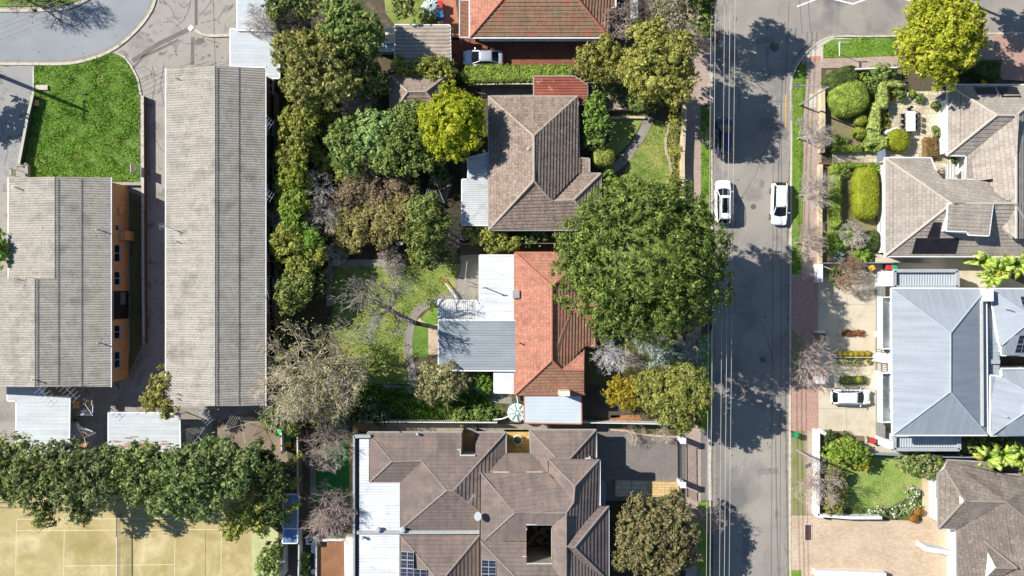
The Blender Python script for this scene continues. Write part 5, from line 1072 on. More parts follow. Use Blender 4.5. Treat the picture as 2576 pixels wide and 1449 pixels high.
rtE2 = thing('house', 'blue-grey metal hip roof at the right edge below the dark gap', 'house', centre(P))
roof(rtE2, P, [['a', 'b', 'f', 'e'], ['h', 'e', 'f', 'd'], ['d', 'f', 'b', 'c']], steel, ['a', 'b', 'c', 'd', 'h', 'e'], ['ef', 'fd'], capW, mode='corr', pitch=.17, depth=.011, gutter=gutW, wall=render_w, eave=.25, cw=.08)
vent(rtE2, 2527, 1047, 6.6, .05, .5, winf, False)
# ================= brown house bottom right =================
X = lambda x, y: (3500*.644+x*500*.644/1449, 1750*.644+y*500*.644/1449)
P = dict(a=(*X(478, 300), e1), b=(*X(560, 240), 3.3), c=(*X(590, 140), e1), d=(*X(1060, 165), e1), e=(*X(1110, 300), e1), f=(*X(1700, 310), e1), g=(*X(1700, 1200), 4.6), h=(*X(1245, 610), 5.0), i=(*X(770, 600), 4.6), j=(*X(485, 908), e1), k=(*X(690, 912), e1), l=(*X(700, 1700), e1), m=(*X(1500, 1700), 5.0), n=(*X(1600, 900), 5.0))
rtF = thing('house', 'mid-brown slab-tiled house at the lower right corner with white gable triangles', 'house', centre(P))
_, I = roof(rtF, P, [['a', 'b', 'i', 'j'], ['b', 'c', 'd', 'e', 'f', 'n', 'h', 'i'], ['j', 'i', 'h', 'k'], ['k', 'h', 'n', 'g', 'm', 'l']], tileK, ['a', 'b', 'c', 'd', 'e', 'f', 'n', 'g', 'm', 'l', 'k', 'j'], ['ih', 'hn', ['i', 'j'], ['b', 'i']], capG, gutter=gutG, wall=render_w, pitch=.38, depth=.06, gsk=[('n', 'g'), ('f', 'n'), ('g', 'm'), ('m', 'l')], wz=2.6)
def gablet(pts, hs_, m=render_w):
    mb = MB(); mb.face([W(*X(*p), h) for p, h in zip(pts, hs_)]); mb.build('gable_triangle', m, rtF)
gablet([(655, 420), (770, 600), (640, 770)], [3.55, 4.85, 3.35]); gablet([(1040, 1180), (1130, 1350), (1010, 1480)], [3.9, 5.0, 3.7])
P3 = dict(a=(*X(990, 1055), 3.7), b=(*X(1370, 1360), 4.9), c=(*X(1130, 1355), 5.0), d=(*X(980, 1560), 3.7))
roof(rtF, P3, ['abc', 'cbd'], tileK, 'abdc', ['bc', 'ab'], capG, pitch=.38, depth=.06, fas=.05, name='dormer_roof')
wxs = W(*X(478, 600), 2.6)[0]+.45
mb = MB(); y0, y1 = W(0, X(0, 360)[1], 2.4)[1], W(0, X(0, 570)[1], 2.4)[1]; mb.box((wxs-.25, (y0+y1)/2, 2.3), (.5, y0-y1, .1)); mb.build('awning', gutBG, rtF)
for yy in (480, 650): window(rtF, (wxs-.01, W(0, X(0, yy)[1], 1.5)[1], 1.4), math.pi, 1.6, 1.2)
# ---- house at the bottom edge under the lettering: white walled carport front
mb = MB()
for a, b in (((2328, 1377), (2362, 1392)),): pass
# ---------------- cars ----------------
tyrem = plain('tyre_rubber', (24, 24, 26), .9); rimm = plain('alloy_rim', (150, 152, 156), .35, .7); lampm = plain('lamp_lens', (210, 216, 222), .15); tailm = plain('tail_lens', (150, 18, 16), .25); carglass = glass('car_glass', (14, 20, 26)); trimm = plain('black_trim', (22, 22, 24), .6); sunroofm = glass('sunroof_glass', (8, 9, 12))
def carpaint(name, c, metal=.0, rough=.22):
    m = plain(name, c, rough, metal, .6); b = m.node_tree.nodes['Principled BSDF']; b.inputs['Coat Weight'].default_value = .8; b.inputs['Coat Roughness'].default_value = .06; return m
def car(label, u, v, head, L, wd, H, paint, kind='suv', sunroof=False, rails=False, group=None, z=0.02):
    """u,v: plan centre; head: degrees of the nose, 0 = +X"""
    c = W(u, v, .9); c[2] = z; a = R(head); ca, sa = math.cos(a), math.sin(a); root = thing('parked_car', label, 'car', c, group)
    T = lambda x, y, zz: np.array([c[0]+x*ca-y*sa, c[1]+x*sa+y*ca, z+zz]); hl, hw = L/2, wd/2
    belt = .62*H if kind != 'sedan' else .64*H
    # body stations: x, half width factor, bottom, shoulder height, top height, top width factor
    st = [(-hl, .74, .34, .5, .62, .62), (-hl+.06, .86, .26, .62, belt*.9, .74), (-hl+.28, .95, .2, .74, belt*.98, .82), (-hl+.8, 1.0, .18, .8, belt, .84), (-hl*.3, 1.0, .18, .8, belt, .84), (hl*.12, 1.0, .18, .8, belt*.99, .84),
          (hl*.5, 1.0, .18, .78, belt*.97, .86), (hl*.62, .99, .18, .75, belt*.92, .84), (hl*.82, .95, .2, .68, belt*.82, .78), (hl*.94, .84, .24, .58, belt*.72, .64), (hl, .64, .32, .48, belt*.55, .48)]
    rings = []
    for x, w, zb, zs, zt, tw in st:
        w *= hw; t_ = tw*hw
        rings.append([T(x, y, q) for y, q in ((-w*.9, zb), (-w, (zb+zs)/2), (-w*.985, zs), (-w*.93, (zs+zt)/2+.02), (-t_, zt-.012), (-t_*.5, zt+.022), (0, zt+.03), (t_*.5, zt+.022), (t_, zt-.012), (w*.93, (zs+zt)/2+.02), (w*.985, zs), (w, (zb+zs)/2), (w*.9, zb))])
    mb = MB(); mb.loft(rings); body = mb.build('body', paint, root, smooth=True, merge=True)
    md = body.modifiers.new('round', 'SUBSURF'); md.levels = 1; md.render_levels = 2
    # cabin
    if kind == 'suv': xb0, xb1, xt0, xt1 = hl*.54, -hl*.96, hl*.2, -hl*.78
    elif kind == 'hatch': xb0, xb1, xt0, xt1 = hl*.54, -hl*.95, hl*.14, -hl*.76
    else: xb0, xb1, xt0, xt1 = hl*.5, -hl*.76, hl*.14, -hl*.42
    wb, wt = hw*.86, hw*.66; zb = belt-.03; zt = H
    B0 = [T(xb0, -wb*.9, zb), T(xb0, wb*.9, zb), T(xb1, wb*.84, zb), T(xb1, -wb*.84, zb)]; T0 = [T(xt0, -wt*.94, zt-.05), T(xt0, wt*.94, zt-.05), T(xt1, wt*.92, zt-.06), T(xt1, -wt*.92, zt-.06)]
    def bow(p, q, r_, s, o, name, m):   # gently bowed glass panel
        mb = MB(); K = 6; mid = (p+q+r_+s)/4; cen = T(0, 0, zb); dr = (mid-cen); dr[2] = 0; dr = dr/(np.linalg.norm(dr)+1e-6)*o
        for k in range(K):
            f0, f1 = k/K, (k+1)/K; g0, g1 = dr*4*f0*(1-f0), dr*4*f1*(1-f1); mb.face([p+(q-p)*f0+g0, p+(q-p)*f1+g1, s+(r_-s)*f1+g1, s+(r_-s)*f0+g0])
        return mb.build(name, m, root, smooth=True)
    bow(B0[0], B0[1], T0[1], T0[0], .16, 'windscreen', carglass); bow(B0[2], B0[3], T0[3], T0[2], .1, 'rear_window', carglass)
    bow(B0[1], B0[2], T0[2], T0[1], .05, 'side_window', carglass); bow(B0[3], B0[0], T0[0], T0[3], .05, 'side_window', carglass)
    rf = MB(); K = 8; rr = []
    for k in range(K+1):
        f = k/K; x = xt0+.12+(xt1-.1-xt0-.12)*f; w = wt*(.97-.05*abs(f-.45)*2)*(1-.12*(f in (0, 1))); zz = zt-.045+.05*math.sin(math.pi*min(1, max(0, f)))
        rr.append([T(x, y*w, zz+dz) for y, dz in ((-1.02, -.04), (-.95, .0), (-.5, .03), (0, .04), (.5, .03), (.95, .0), (1.02, -.04), (.9, -.06), (-.9, -.06))])
    rf.loft(rr); rp = rf.build('roof_panel', paint, root, smooth=True, merge=True)
    for sy in (-1, 1):
        pl = MB()
        i0, i1 = (0, 3) if sy < 0 else (1, 2); pl.tube([B0[i0], T0[i0]], .045, 6); pl.tube([B0[i1], T0[i1]], .06, 6); m0 = (B0[i0]+B0[i1])/2; m1 = (T0[i0]+T0[i1])/2; pl.tube([m0, m1], .03, 5); pl.tube([T0[i0], T0[i1]], .04, 6); pl.build('window_pillar', paint, root, smooth=True)
        if rails: mb = MB(); mb.tube([T(xt0-.1, sy*wt*.93, zt+.05), T((xt0+xt1)/2, sy*wt*.95, zt+.09), T(xt1+.1, sy*wt*.93, zt+.04)], .022, 6); mb.build('roof_rail', alum, root)
        mb = MB(); q = T(xb0-.25, sy*(hw+.1), belt+.05); mb.tube([T(xb0-.25, sy*hw*.86, belt), q], .035, 6); mb.tube([q+(T(0, 0, 0)-T(0, sy*.1, 0)), q, q+(T(0, sy*.07, 0)-T(0, 0, 0))], .055, 8, .045); mb.build('mirror', paint, root, smooth=True)
        mb = MB(); mb.loft([[T(hl*.97-x*1.0-.05*k, sy*hw*(.5+.16*k), zz) for k, zz in ((0, .56), (1, .58), (2, .62))]+[T(hl*.97-x-.05*k, sy*hw*(.5+.16*k), zz+.1) for k, zz in ((2, .62), (1, .6), (0, .57))] for x in (-.05, .3)]); mb.build('headlight', lampm, root)
        mb = MB(); mb.loft([[T(-hl+x, sy*hw*k, zz) for k, zz in ((.58, belt*.8), (.9, belt*.8), (.88, belt*.97), (.58, belt*.95))] for x in (-.01, .16)]); mb.build('tail_light', tailm, root)
    if sunroof: mb = MB(); x0, x1 = xt0-.15, xt1+.55; mb.face([T(x0, -wt*.62, zt+.045), T(x0, wt*.62, zt+.045), T(x1, wt*.62, zt+.05), T(x1, -wt*.62, zt+.05)]); mb.build('sunroof', sunroofm, rp)
    else: mb = MB(); q = T(xt1+.25, 0, zt+.02); mb.tube([q, q+[0, 0, .1]], .025, 5, .01); mb.build('antenna', trimm, rp)
    mb = MB(); mb.loft([[T(hl+.005-.22*abs(y)**2, y*hw*.55, zz) for y, zz in ((-1, .34), (0, .3), (1, .34), (1, .5), (0, .54), (-1, .5))], [T(hl-.2-.2*abs(y)**2, y*hw*.55, zz) for y, zz in ((-1, .34), (0, .3), (1, .34), (1, .5), (0, .54), (-1, .5))]]); mb.build('grille', trimm, root)
    for x in (hl*.62, -hl*.6):
        for sy in (-1, 1):
            w = MB(); p = T(x, sy*(hw-.2), .33); q = T(x, sy*(hw+.015), .33); w.tube([p, q], .335, 20); wo = w.build('wheel', tyrem, root)
            r2 = MB(); r2.tube([T(x, sy*(hw-.02), .33), T(x, sy*(hw+.03), .33)], .22, 10); r2.build('rim', rimm, wo)
    return root
white_p = carpaint('white_car_paint', (226, 229, 233)); blue_p = carpaint('navy_car_paint', (34, 44, 80)); silver_p = carpaint('silver_car_paint', (176, 184, 194), .35, .3)
car('white wagon with black glass sunroof parked on the left kerb, nose up', 1820, 507, 90, 4.85, 1.84, 1.62, white_p, 'suv', True, True, 'cars parked along the street', .04)
car('white hatchback parked on the right kerb with its nose pointing down the frame', 1962, 512, -91, 4.75, 1.85, 1.52, white_p, 'hatch', group='cars parked along the street', z=.04)
car('dark navy wagon parked on the left kerb in tree shade', 1824, 345, 90, 4.6, 1.8, 1.6, blue_p, 'suv', False, True, 'cars parked along the street', .04)
car('silver sedan on the maroon paved driveway beside the long hedge', 1215, 144, 180, 4.5, 1.76, 1.42, silver_p, 'sedan')
car('white hatchback on the pale concrete drive of the blue-grey house', 2142, 999, 0, 4.35, 1.78, 1.52, white_p, 'hatch', z=.1)
car('silver car with only its nose sticking out from under the stepped carport', 146, 1079, 0, 4.4, 1.74, 1.45, silver_p, 'sedan')
car('white car mostly under the top carport with its tail showing at the left', 642, 43, 0, 4.3, 1.75, 1.5, white_p, 'hatch')
# ---------------- bins ----------------
def bin_(u, v, lidc, label, rot=0.0, z=0.0, group=None, bodyc=(40, 70, 52)):
    c = W(u, v, .9); c[2] = z; root = thing('wheelie_bin', label, 'bin', c, group); co, si = math.cos(rot), math.sin(rot)
    T = lambda x, y, q: np.array([c[0]+x*co-y*si, c[1]+x*si+y*co, z+q]); mb = MB()
    mb.loft([[T(x*s, y*s, q) for x, y in ((-.27, -.27), (.27, -.27), (.27, .27), (-.27, .27))] for s, q in ((.72, .05), (.95, .85), (1.02, .92))]); mb.build('bin_body', plain('bin_body_%d' % bodyc[0], bodyc, .6), root)
    mb = MB(); mb.loft([[T(x*s, y*s, q) for x, y in ((-.3, -.3), (.3, -.3), (.33, 0), (.3, .3), (-.3, .3))] for s, q in ((1.0, .925), (1.0, .97), (.85, 1.02))]); mb.tube([T(-.34, -.26, .95), T(-.34, .26, .95)], .025, 6); mb.build('lid', lidc, root)
    for s in (-1, 1): mb = MB(); mb.tube([T(-.22, s*.25, .1), T(-.22, s*.31, .1)], .1, 12); mb.build('wheel', tyrem, root)
gl = plain('green_lid', (26, 150, 84), .5); yl = plain('yellow_lid', (226, 166, 20), .5); rl = plain('red_lid', (206, 30, 44), .5)
bin_(724, 1089, rl, 'red-lidded bin, topmost of three bins in the narrow side yard', .05, group='bins in the narrow side yard'); bin_(724, 1103, gl, 'green-lidded bin between the red and yellow bins in the side yard', .0, group='bins in the narrow side yard'); bin_(725, 1117, yl, 'yellow-lidded bin lowest of three in the side yard', -.05, group='bins in the narrow side yard')
bin_(705, 1088, plain('bright_green_lid', (60, 220, 110), .5), 'bright green bin against the white yard fence', .1)
bin_(2192, 674, yl, 'yellow-lidded bin turned askew on the concrete by the boundary', .5, .1); bin_(2235, 672, rl, 'red-lidded bin beside a green one near the boundary fence', .0, .1); bin_(2249, 671, gl, 'green-lidded bin right of the red one near the boundary fence', .05, .1)
bin_(2002, 1094, gl, 'lone green-lidded bin standing on the kerbside verge', .05, .1); bin_(2194, 1108, rl, 'lone red-lidded bin at the end of the concrete drive', .1, .1)
bin_(2475, 190, gl, 'teal green bin behind the yellow-lidded bin by the beige house', .2); bin_(2476, 206, yl, 'yellow-lidded bin against the top wall of the beige house', .0)
# ---------------- walls and fences ----------------
def wallrun(name, label, cat, line, w, h, m, cap=None, group=None, posts=None, pm=None, z0=0.0, hplan=None):
    hp = h if hplan is None else hplan; L = [W(u, v, hp) for u, v in line]; root = thing(name, label, cat, (L[0][0], L[0][1], 0), group)
    mb = MB()
    for a, b in zip(L, L[1:]): mb.bar((a[0], a[1], h), (b[0], b[1], h), w, h-z0)
    mb.build('panel' if cat == 'fence' else 'wall_body', m, root)
    if cap is not None:
        mb = MB()
        for a, b in zip(L, L[1:]): mb.bar((a[0], a[1], h+.05), (b[0], b[1], h+.05), w+.06, .048)
        mb.build('capping', cap, root)
    if posts:
        for a, b in zip(L, L[1:]):
            n = max(1, int(np.linalg.norm(b-a)/posts))
            for k in range(n+1): q = a+(b-a)*k/n; mb = MB(); mb.box((q[0], q[1], (h+.08)/2), (w+.07, w+.07, h+.08)); mb.build('post', pm or m, root)
    return root
dgreen = plain('dark_green_sheet', (44, 66, 52), .6); stonew = mat('cream_stone', [(176, 154, 120), (206, 186, 152), (150, 126, 96)], 2.5, .9, bump=.6); fencem = plain('pale_fence_sheet', (188, 186, 176), .6); timb = mat('old_paling', [(96, 84, 70), (132, 118, 100)], 3, .9, bump=.4)
slatef = plain('blue_grey_fence', (128, 138, 150), .5)
def colorbond(name, label, line, h, m, cap):
    L = [W(u, v, h) for u, v in line]; root = thing(name, label, 'fence', (L[0][0], L[0][1], 0)); mb = MB()
    for a, b in zip(L, L[1:]):
        l = np.linalg.norm((b-a)[:2]); d = (b-a)/l; s = np.array([-d[1], d[0], 0]); n = int(l/.12); pts = [a+d*l*k/n+s*(.03 if k % 2 else -.03) for k in range(n+1)]
        for p, q in zip(pts, pts[1:]): mb.face([(p[0], p[1], 0), (q[0], q[1], 0), (q[0], q[1], h-.04), (p[0], p[1], h-.04)])
    mb.build('panel', m, root); mb = MB()
    for a, b in zip(L, L[1:]): mb.bar((a[0], a[1], h), (b[0], b[1], h), .09, .06)
    mb.build('top_rail', cap, root); return root
wallrun('brick_wall', 'low wall along the right side of the lush lawn running down the alley', 'wall', tp(0, 0, [(1076, 722), (1078, 1449)])+tp(0, 1, [(1080, 700), (1085, 1140)]), .22, .75, plain('dark_block', (84, 80, 74), .9), kerbm)
wallrun('brick_wall', 'dark low wall edging the left side of the lush lawn', 'wall', tp(0, 0, [(247, 716), (205, 900), (142, 1236)]), .24, .8, dgreen, plain('pale_cap', (170, 166, 152), .8))
wallrun('brick_wall', 'short concrete wall below the lush lawn against the flats', 'wall', tp(0, 0, [(838, 1385), (1068, 1388)]), .3, .5, concw)
mb = MB(); 
rt = wallrun('brick_wall', 'little stub wall at the lower left corner of the lush lawn', 'wall', tp(0, 0, [(140, 1245), (198, 1238), (200, 1330)]), .3, .6, concw)
q = W(*t(0, 0, 272, 782)); mb = MB(); mb.box((q[0], q[1], .25), (.8, .6, .5)); o = mb.build('meter_pit', brickO); settag(o, 'small brick meter surround on the left edge of the lush lawn', 'meter surround')
for i, (a, b, lab) in enumerate(((t(0, 0, 1020, 1243), t(0, 0, 1022, 1312), 'white sign board on posts at the lower right of the lush lawn'), (t(0, 0, 124, 1282), t(0, 0, 127, 1332), 'white sign board on posts near the top left corner of the L-shaped flats'))):
    A, B = W(*a, .9), W(*b, .9); rt = thing('sign_board', lab, 'sign', (*((A+B)/2)[:2], 0), 'sign boards near the flats'); mb = MB(); mb.bar((A[0], A[1], 2.0), (B[0], B[1], 2.0), .05, .95); mb.build('board', render_w, rt)
    for q in (A, B): mb = MB(); mb.tube([(q[0]-.06, q[1], 0), (q[0]-.06, q[1], 2.1)], .035, 6); mb.build('post', gutG, rt)
A = W(*t(0, 0, 632, 712)); rt = thing('garden_sign', 'small weathered timber stub lying in the middle of the lush lawn', 'timber sign', (A[0], A[1], 0)); mb = MB(); mb.bar(A+[-.4, .08, .35], A+[.35, 0, .3], .09, .12); mb.build('plank', timb, rt); mb = MB()
for s in (-.3, .3): mb.tube([A+[s, .05, 0], A+[s, .05, .32]], .04, 6)
mb.build('stakes', timb, rt)
# block boundary fences
wallrun('boundary_fence', 'white top-railed fence between the bin yard and the dirt yard', 'fence', tp(1, 2, [(190, 350), (192, 530)]), .12, 1.8, plain('pale_wall', (206, 200, 186), .8))
wallrun('boundary_fence', 'thin pale fence on the right of the narrow bin yard', 'fence', tp(1, 2, [(312, 350), (316, 830)]), .08, 1.8, timb, fencem)
colorbond('boundary_fence', 'long pale corrugated fence above the grey-brown tiled house', tp(1, 2, [(420, 283), (900, 287), (1820, 292)]), 1.8, fencem, render_w)
colorbond('boundary_fence', 'white-topped corrugated fence between the garage and the olive tree', tp(2, 2, [(525, 292), (1000, 300), (1200, 305)]), 1.8, fencem, render_w)
wallrun('boundary_fence', 'tall dark paling fence along the left side of the tangled gardens', 'fence', [(690, 230), (690, 640), (694, 1040)], .08, 1.7, timb)
wallrun('garden_wall', 'cream stone front wall between the garden and the brick footpath', 'wall', smoothline(tp(2, 0, [(1170, 775), (1240, 760), (1290, 770), (1306, 840), (1300, 960), (1290, 1200), (1294, 1449)]), 3)+[(1718, 560)], .42, 1.0, stonew, None)
wallrun('garden_wall', 'low stone ledge above the small front lawn triangle', 'wall', tp(2, 0, [(735, 886), (870, 884), (1005, 886)]), .25, .35, stonew)
wallrun('garden_wall', 'thin pale wall crossing the shaded entry garden', 'wall', tp(2, 0, [(715, 824), (880, 818), (1050, 806)]), .15, .8, stonew)
wallrun('boundary_fence', 'dark fence under the olive tree along the shaded maroon driveway', 'fence', [(1476, 208), (1700, 208)], .08, 1.6, timb)
wallrun('boundary_fence', 'paling fence above the brown tiled house below the long hedge', 'fence', tp(1, 0, [(1640, 636), (1932, 632)])+tp(2, 0, [(160, 632)]), .08, 1.5, timb, fencem)
wallrun('boundary_fence', 'dark paling fence in the shade between the two middle houses', 'fence', [(1160, 612), (1300, 612), (1410, 612)], .08, 1.6, timb)
wallrun('garden_wall', 'front fence hidden under the huge green tree', 'wall', [(1720, 590), (1722, 830), (1722, 1060)], .2, .9, plain('dark_block', ()) if False else MATS['dark_block'])
# right side front fences
wallrun('garden_wall', 'tan stone front wall along the clipped hedge garden', 'wall', tp(3, 0, [(415, 668), (418, 900), (415, 1150)]), .45, .9, stonew)
wallrun('garden_wall', 'tan stone front wall below the garden gate of the beige house', 'wall', tp(3, 0, [(402, 1240), (400, 1449)])+tp(3, 1, [(398, 200), (398, 540)]), .38, .7, stonew)
wallrun('brick_pier', 'red brick threshold at the garden path gate', 'step', tp(3, 0, [(392, 1138), (488, 1136)]), .22, .35, brickR); wallrun('brick_pier', 'red brick threshold below the garden path gate', 'step', tp(3, 0, [(392, 1234), (488, 1234)]), .22, .35, brickR)
wallrun('garden_wall', 'white rendered wall behind the corner hedges under the yellow tree', 'wall', tp(3, 0, [(660, 520), (800, 514), (975, 508)]), .14, 1.6, render_w)
def letterwall(u0, v0, u1, v1, h, lab, notch):
    a, b = W(u0, v0, h), W(u1, v1, h); rt = thing('gate_wall', lab, 'wall', ((a[0]+b[0])/2, (a[1]+b[1])/2, 0)); mb = MB(); mb.prism([(a[0], a[1]), (b[0], a[1]), (b[0], b[1]), (a[0], b[1])], 0, h, True); mb.build('wall_body', render_w, rt)
    mb = MB()
    for k in range(9): p = W(notch[0], notch[1]+(notch[3]-notch[1])*k/8, h*.95); q = W(notch[2], notch[1]+(notch[3]-notch[1])*k/8, h*.95); mb.bar(p, q, .05, h*.9)
    mb.build('railing', trimm, rt); return rt
letterwall(2059, 664, 2070, 710, 1.5, 'white gate wall at the top of the concrete drive', (2070, 674, 2080, 696))
letterwall(2058, 832, 2076, 838, 1.4, 'white gate wall by the largest bare street tree', (2069, 840, 2077, 855))
letterwall(2056, 947, 2076, 966, 1.3, 'low white gate wall left of the parked hatchback drive', (2069, 936, 2077, 946))
wallrun('garden_wall', 'long white painted front wall of the lower right garden', 'wall', [(2058, 1082), (2058, 1150), (2057, 1297), (2072, 1300)], .42, 1.2, render_w)
wallrun('garden_wall', 'white wall turning in along the bottom of the lower right lawn', 'wall', [(2074, 1298), (2140, 1303), (2219, 1303)], .3, 1.2, render_w)
wallrun('garden_wall', 'thick white wall end beside the railing above the long white front wall', 'wall', [(2066, 1086), (2078, 1092)], .4, 1.3, render_w)
mb = MB(); rt = thing('fence_railing', 'dark upright railing between the white wall piers by the yellow-green bush', 'railing', W(2068, 1110))
for k in range(12): q = W(2070, 1096+k*2.6, 1.2); mb.box((q[0], q[1], .6), (.45, .03, 1.2))
mb.build('bars', trimm, rt)
colorbond('boundary_fence', 'thin grey fence between the beige house garden and the concrete drive', [(2072, 662), (2200, 661), (2340, 661)], 1.5, slatef, slatef)
colorbond('boundary_fence', 'grey fence above the lower right lawn', [(2196, 1142), (2290, 1148)], 1.7, slatef, slatef)
colorbond('boundary_fence', 'grey fence between the metal roofed house and the brown slab-tiled house', [(2372, 1150), (2500, 1152)], 1.7, slatef, slatef)
wallrun('garden_wall', 'white walled garage front at the bottom right forecourt', 'wall', [(2330, 1381), (2370, 1388), (2408, 1396)], .5, 2.2, render_w)
wallrun('garden_wall', 'white wall running along the bottom edge of the forecourt', 'wall', [(2052, 1442), (2230, 1449)], .6, 1.0, render_w)
wallrun('divider_wall', 'thin grey divider between the two concrete drives', 'wall', tp(3, 1, [(500, 1247), (800, 1249)]), .08, .8, MATS['pale_cap'])
# pool-like white curbed dirt plot
wallrun('garden_wall', 'white curb round the bare brown dirt plot', 'wall', tp(1, 2, [(450, 1500), (450, 1185), (560, 1178), (672, 1180), (676, 1500)]), .2, .35, render_w)
wallrun('garden_wall', 'light block wall with capping slabs beside the bare dirt plot', 'wall', tp(1, 2, [(706, 1150), (708, 1500)]), .85, .9, plain('pale_block', (196, 192, 182), .85))
# bottom drive gate
def gate(label, line, h, m, n, group=None):
    a, b = W(*line[0], h), W(*line[1], h); rt = thing('sliding_gate', label, 'gate', ((a[0]+b[0])/2, (a[1]+b[1])/2, 0), group); mb = MB()
    for z in (.15, h*.5, h): mb.bar((a[0], a[1], z), (b[0], b[1], z), .06, .06)
    mb.build('frame', m, rt); mb = MB()
    for k in range(n): q = a+(b-a)*(k+.5)/n; mb.box((q[0], q[1], h/2), (.025, .025, h))
    mb.build('bars', m, rt)
gate('black barred driveway gate between the two white piers', tp(2, 2, [(1276, 450), (1278, 735)]), 1.8, trimm, 34); gate('shorter black barred fence panel below the lower white pier', tp(2, 2, [(1280, 790), (1282, 860)]), 1.8, trimm, 10)
for (x, y, lab) in ((1290, 428, 'upper white gate pier at the grey paved driveway'), (1290, 762, 'lower white gate pier at the grey paved driveway')):
    q = W(*t(2, 2, x, y), 2.0); rt = thing('gate_pier', lab, 'gate pier', (q[0], q[1], 0), 'white gate piers'); mb = MB(); mb.box((q[0], q[1], 1.0), (.5, .5, 2.0)); mb.build('shaft', render_w, rt); mb = MB(); mb.box((q[0], q[1], 2.05), (.64, .64, .1)); mb.build('cap', render_w, rt)
# cream stepped roof of blocks at the drive: tiled masonry wall slope
rt = thing('entry_porch', 'cream block entry steps between the paved driveway and the russet tree', 'entry steps', W(*t(2, 2, 1030, 780)))
for k in range(4):
    x0 = 782+k*124; P4 = tp(2, 2, [(x0, 728+k*3), (x0+122, 731+k*3), (x0+122, 850), (x0, 850)]); mb = MB(); mb.prism([W(*q, .3)[:2] for q in P4], 0, .22+k*.06); mb.build('landing', MATS['cream_slabs'] if k < 2 else mat('warm_sandstone', [(206, 168, 108), (220, 184, 126)], 1, .9, brick=(.3, .3, (160, 140, 104), .02, (226, 216, 206))), rt)
# ---------------- poles and wires ----------------
galv = plain('pole_galvanised', (166, 166, 162), .5, .3); polec = mat('pole_concrete', [(128, 120, 110), (156, 148, 138)], 2, .9)
def lightpole(label, base, h, arm_d, arm=1.6, lamp=True):
    b = W(*base); rt = thing('street_lamp', label, 'street lamp', b, 'street light poles'); mb = MB(); mb.tube([b, b+[0, 0, h]], .11, 10, .08); mb.build('pole', galv, rt)
    d = np.array([math.cos(arm_d), math.sin(arm_d), 0]); top = b+[0, 0, h]; mb = MB(); mb.tube([top-[0, 0, .1], top+d*arm+[0, 0, .15]], .05, 8); mb.build('arm', galv, rt)
    if lamp: q = top+d*arm+[0, 0, .15]; mb = MB(); mb.bar(q-d*.1, q+d*.6, .3, .14); mb.build('lamp_head', plain('lamp_grey', (92, 94, 98), .5), rt)
lightpole('tall street lamp leaning over the brick footpath by the clipped hedges', t(3, 0, 237, 795), 8.0, math.pi-.05, 2.9)
lightpole('street lamp pole over the lower white front wall', (2004, 1132), 5.6, math.pi+.5, .7)
b = W(*t(3, 0, 455, 378)); rt = thing('street_sign', 'street name sign on a thin pole at the street corner', 'sign', b); mb = MB(); mb.tube([b, b+[0, 0, 3.0]], .035, 8); mb.build('pole', galv, rt); mb = MB(); mb.bar(b+[.02, .0, 3.05], b+[.02, -1.5, 3.05], .04, .2); mb.build('name_blade', render_w, rt); mb = MB(); mb.bar(b+[0, 0, 2.85], b+[1.1, 0, 2.85], .04, .2); mb.build('name_blade', render_w, rt)
for (u, v, h, lab) in ((-12, 186, 8.5, 'tall power pole at the left edge whose crossarm shadow falls on the lawn'),):
    b = W(u, v); rt = thing('power_pole', lab, 'power pole', b); mb = MB(); mb.tube([b, b+[0, 0, h]], .24, 10, .17); mb.build('pole', polec, rt); mb = MB(); mb.bar(b+[0, -1.1, h-.3], b+[0, 1.1, h-.3], .12, .12); mb.build('crossarm', galv, rt)
    mb = MB()
    for s in (-.95, -.4, .4, .95): mb.cyl((b[0], b[1]+s), .06, h-.3, h-.05, 8)
    mb.build('insulators', plain('insulator', (120, 80, 60), .3), rt)
wirem = plain('wire_grey', (172, 166, 158), .5, .2)
tops = [(1790, 1776, 8.0), (1799, 1785, 8.6), (1808, 1808, 9.3), (1822, 1821, 9.3), (1837, 1833, 9.3), (1850, 1845, 9.3)]
for i, (a, b, h) in enumerate([(1790, 1776, 8.4), (1801, 1785, 9.2), (1824, 1809, 9.6), (1838, 1821, 9.6), (1851, 1833, 9.6)]):
    pts = []
    for k in range(13):
        f = k/12; v = -120+f*(1570+120); pts.append(W(a+(b-a)*f, v, h-1.6*math.sin(math.pi*f)*.5))
    o = MB().tube(pts, .022 if i not in (1, 3) else .026, 5).build('power_line', wirem)
    settag(o, ['outermost overhead wire above the left verge', 'overhead wire along the left kerb of the street', 'third overhead wire counting from the left verge, over the street', 'fourth overhead wire counting from the left verge, over the street', 'overhead wire reaching farthest over the street'][i], 'power line', 'overhead wires along the street')
for i, (p, q) in enumerate(((t(0, 0, -60, 205), t(0, 0, 470, -10)), (t(0, 0, -60, 240), t(0, 0, 590, -14)), (t(0, 0, -60, 282), t(0, 0, 700, -16)), (t(0, 0, -60, 325), t(0, 0, 800, -20)))):
    o = MB().tube([W(*p, 8.2), (W(*p, 8.0)+W(*q, 8.0))/2, W(*q, 8.2)], .02, 4).build('power_line', wirem); settag(o, ['topmost of the four thin wires across the top left curve', 'second thin wire from the top across the top left curve', 'third thin wire from the top across the top left curve', 'lowest of the four thin wires across the top left curve'][i], 'power line', 'overhead wires over the curved road')
# service wires
o = MB().tube([W(2034, 400, 6), W(1950, 520, 7), W(1900, 600, 9)], .015, 4)
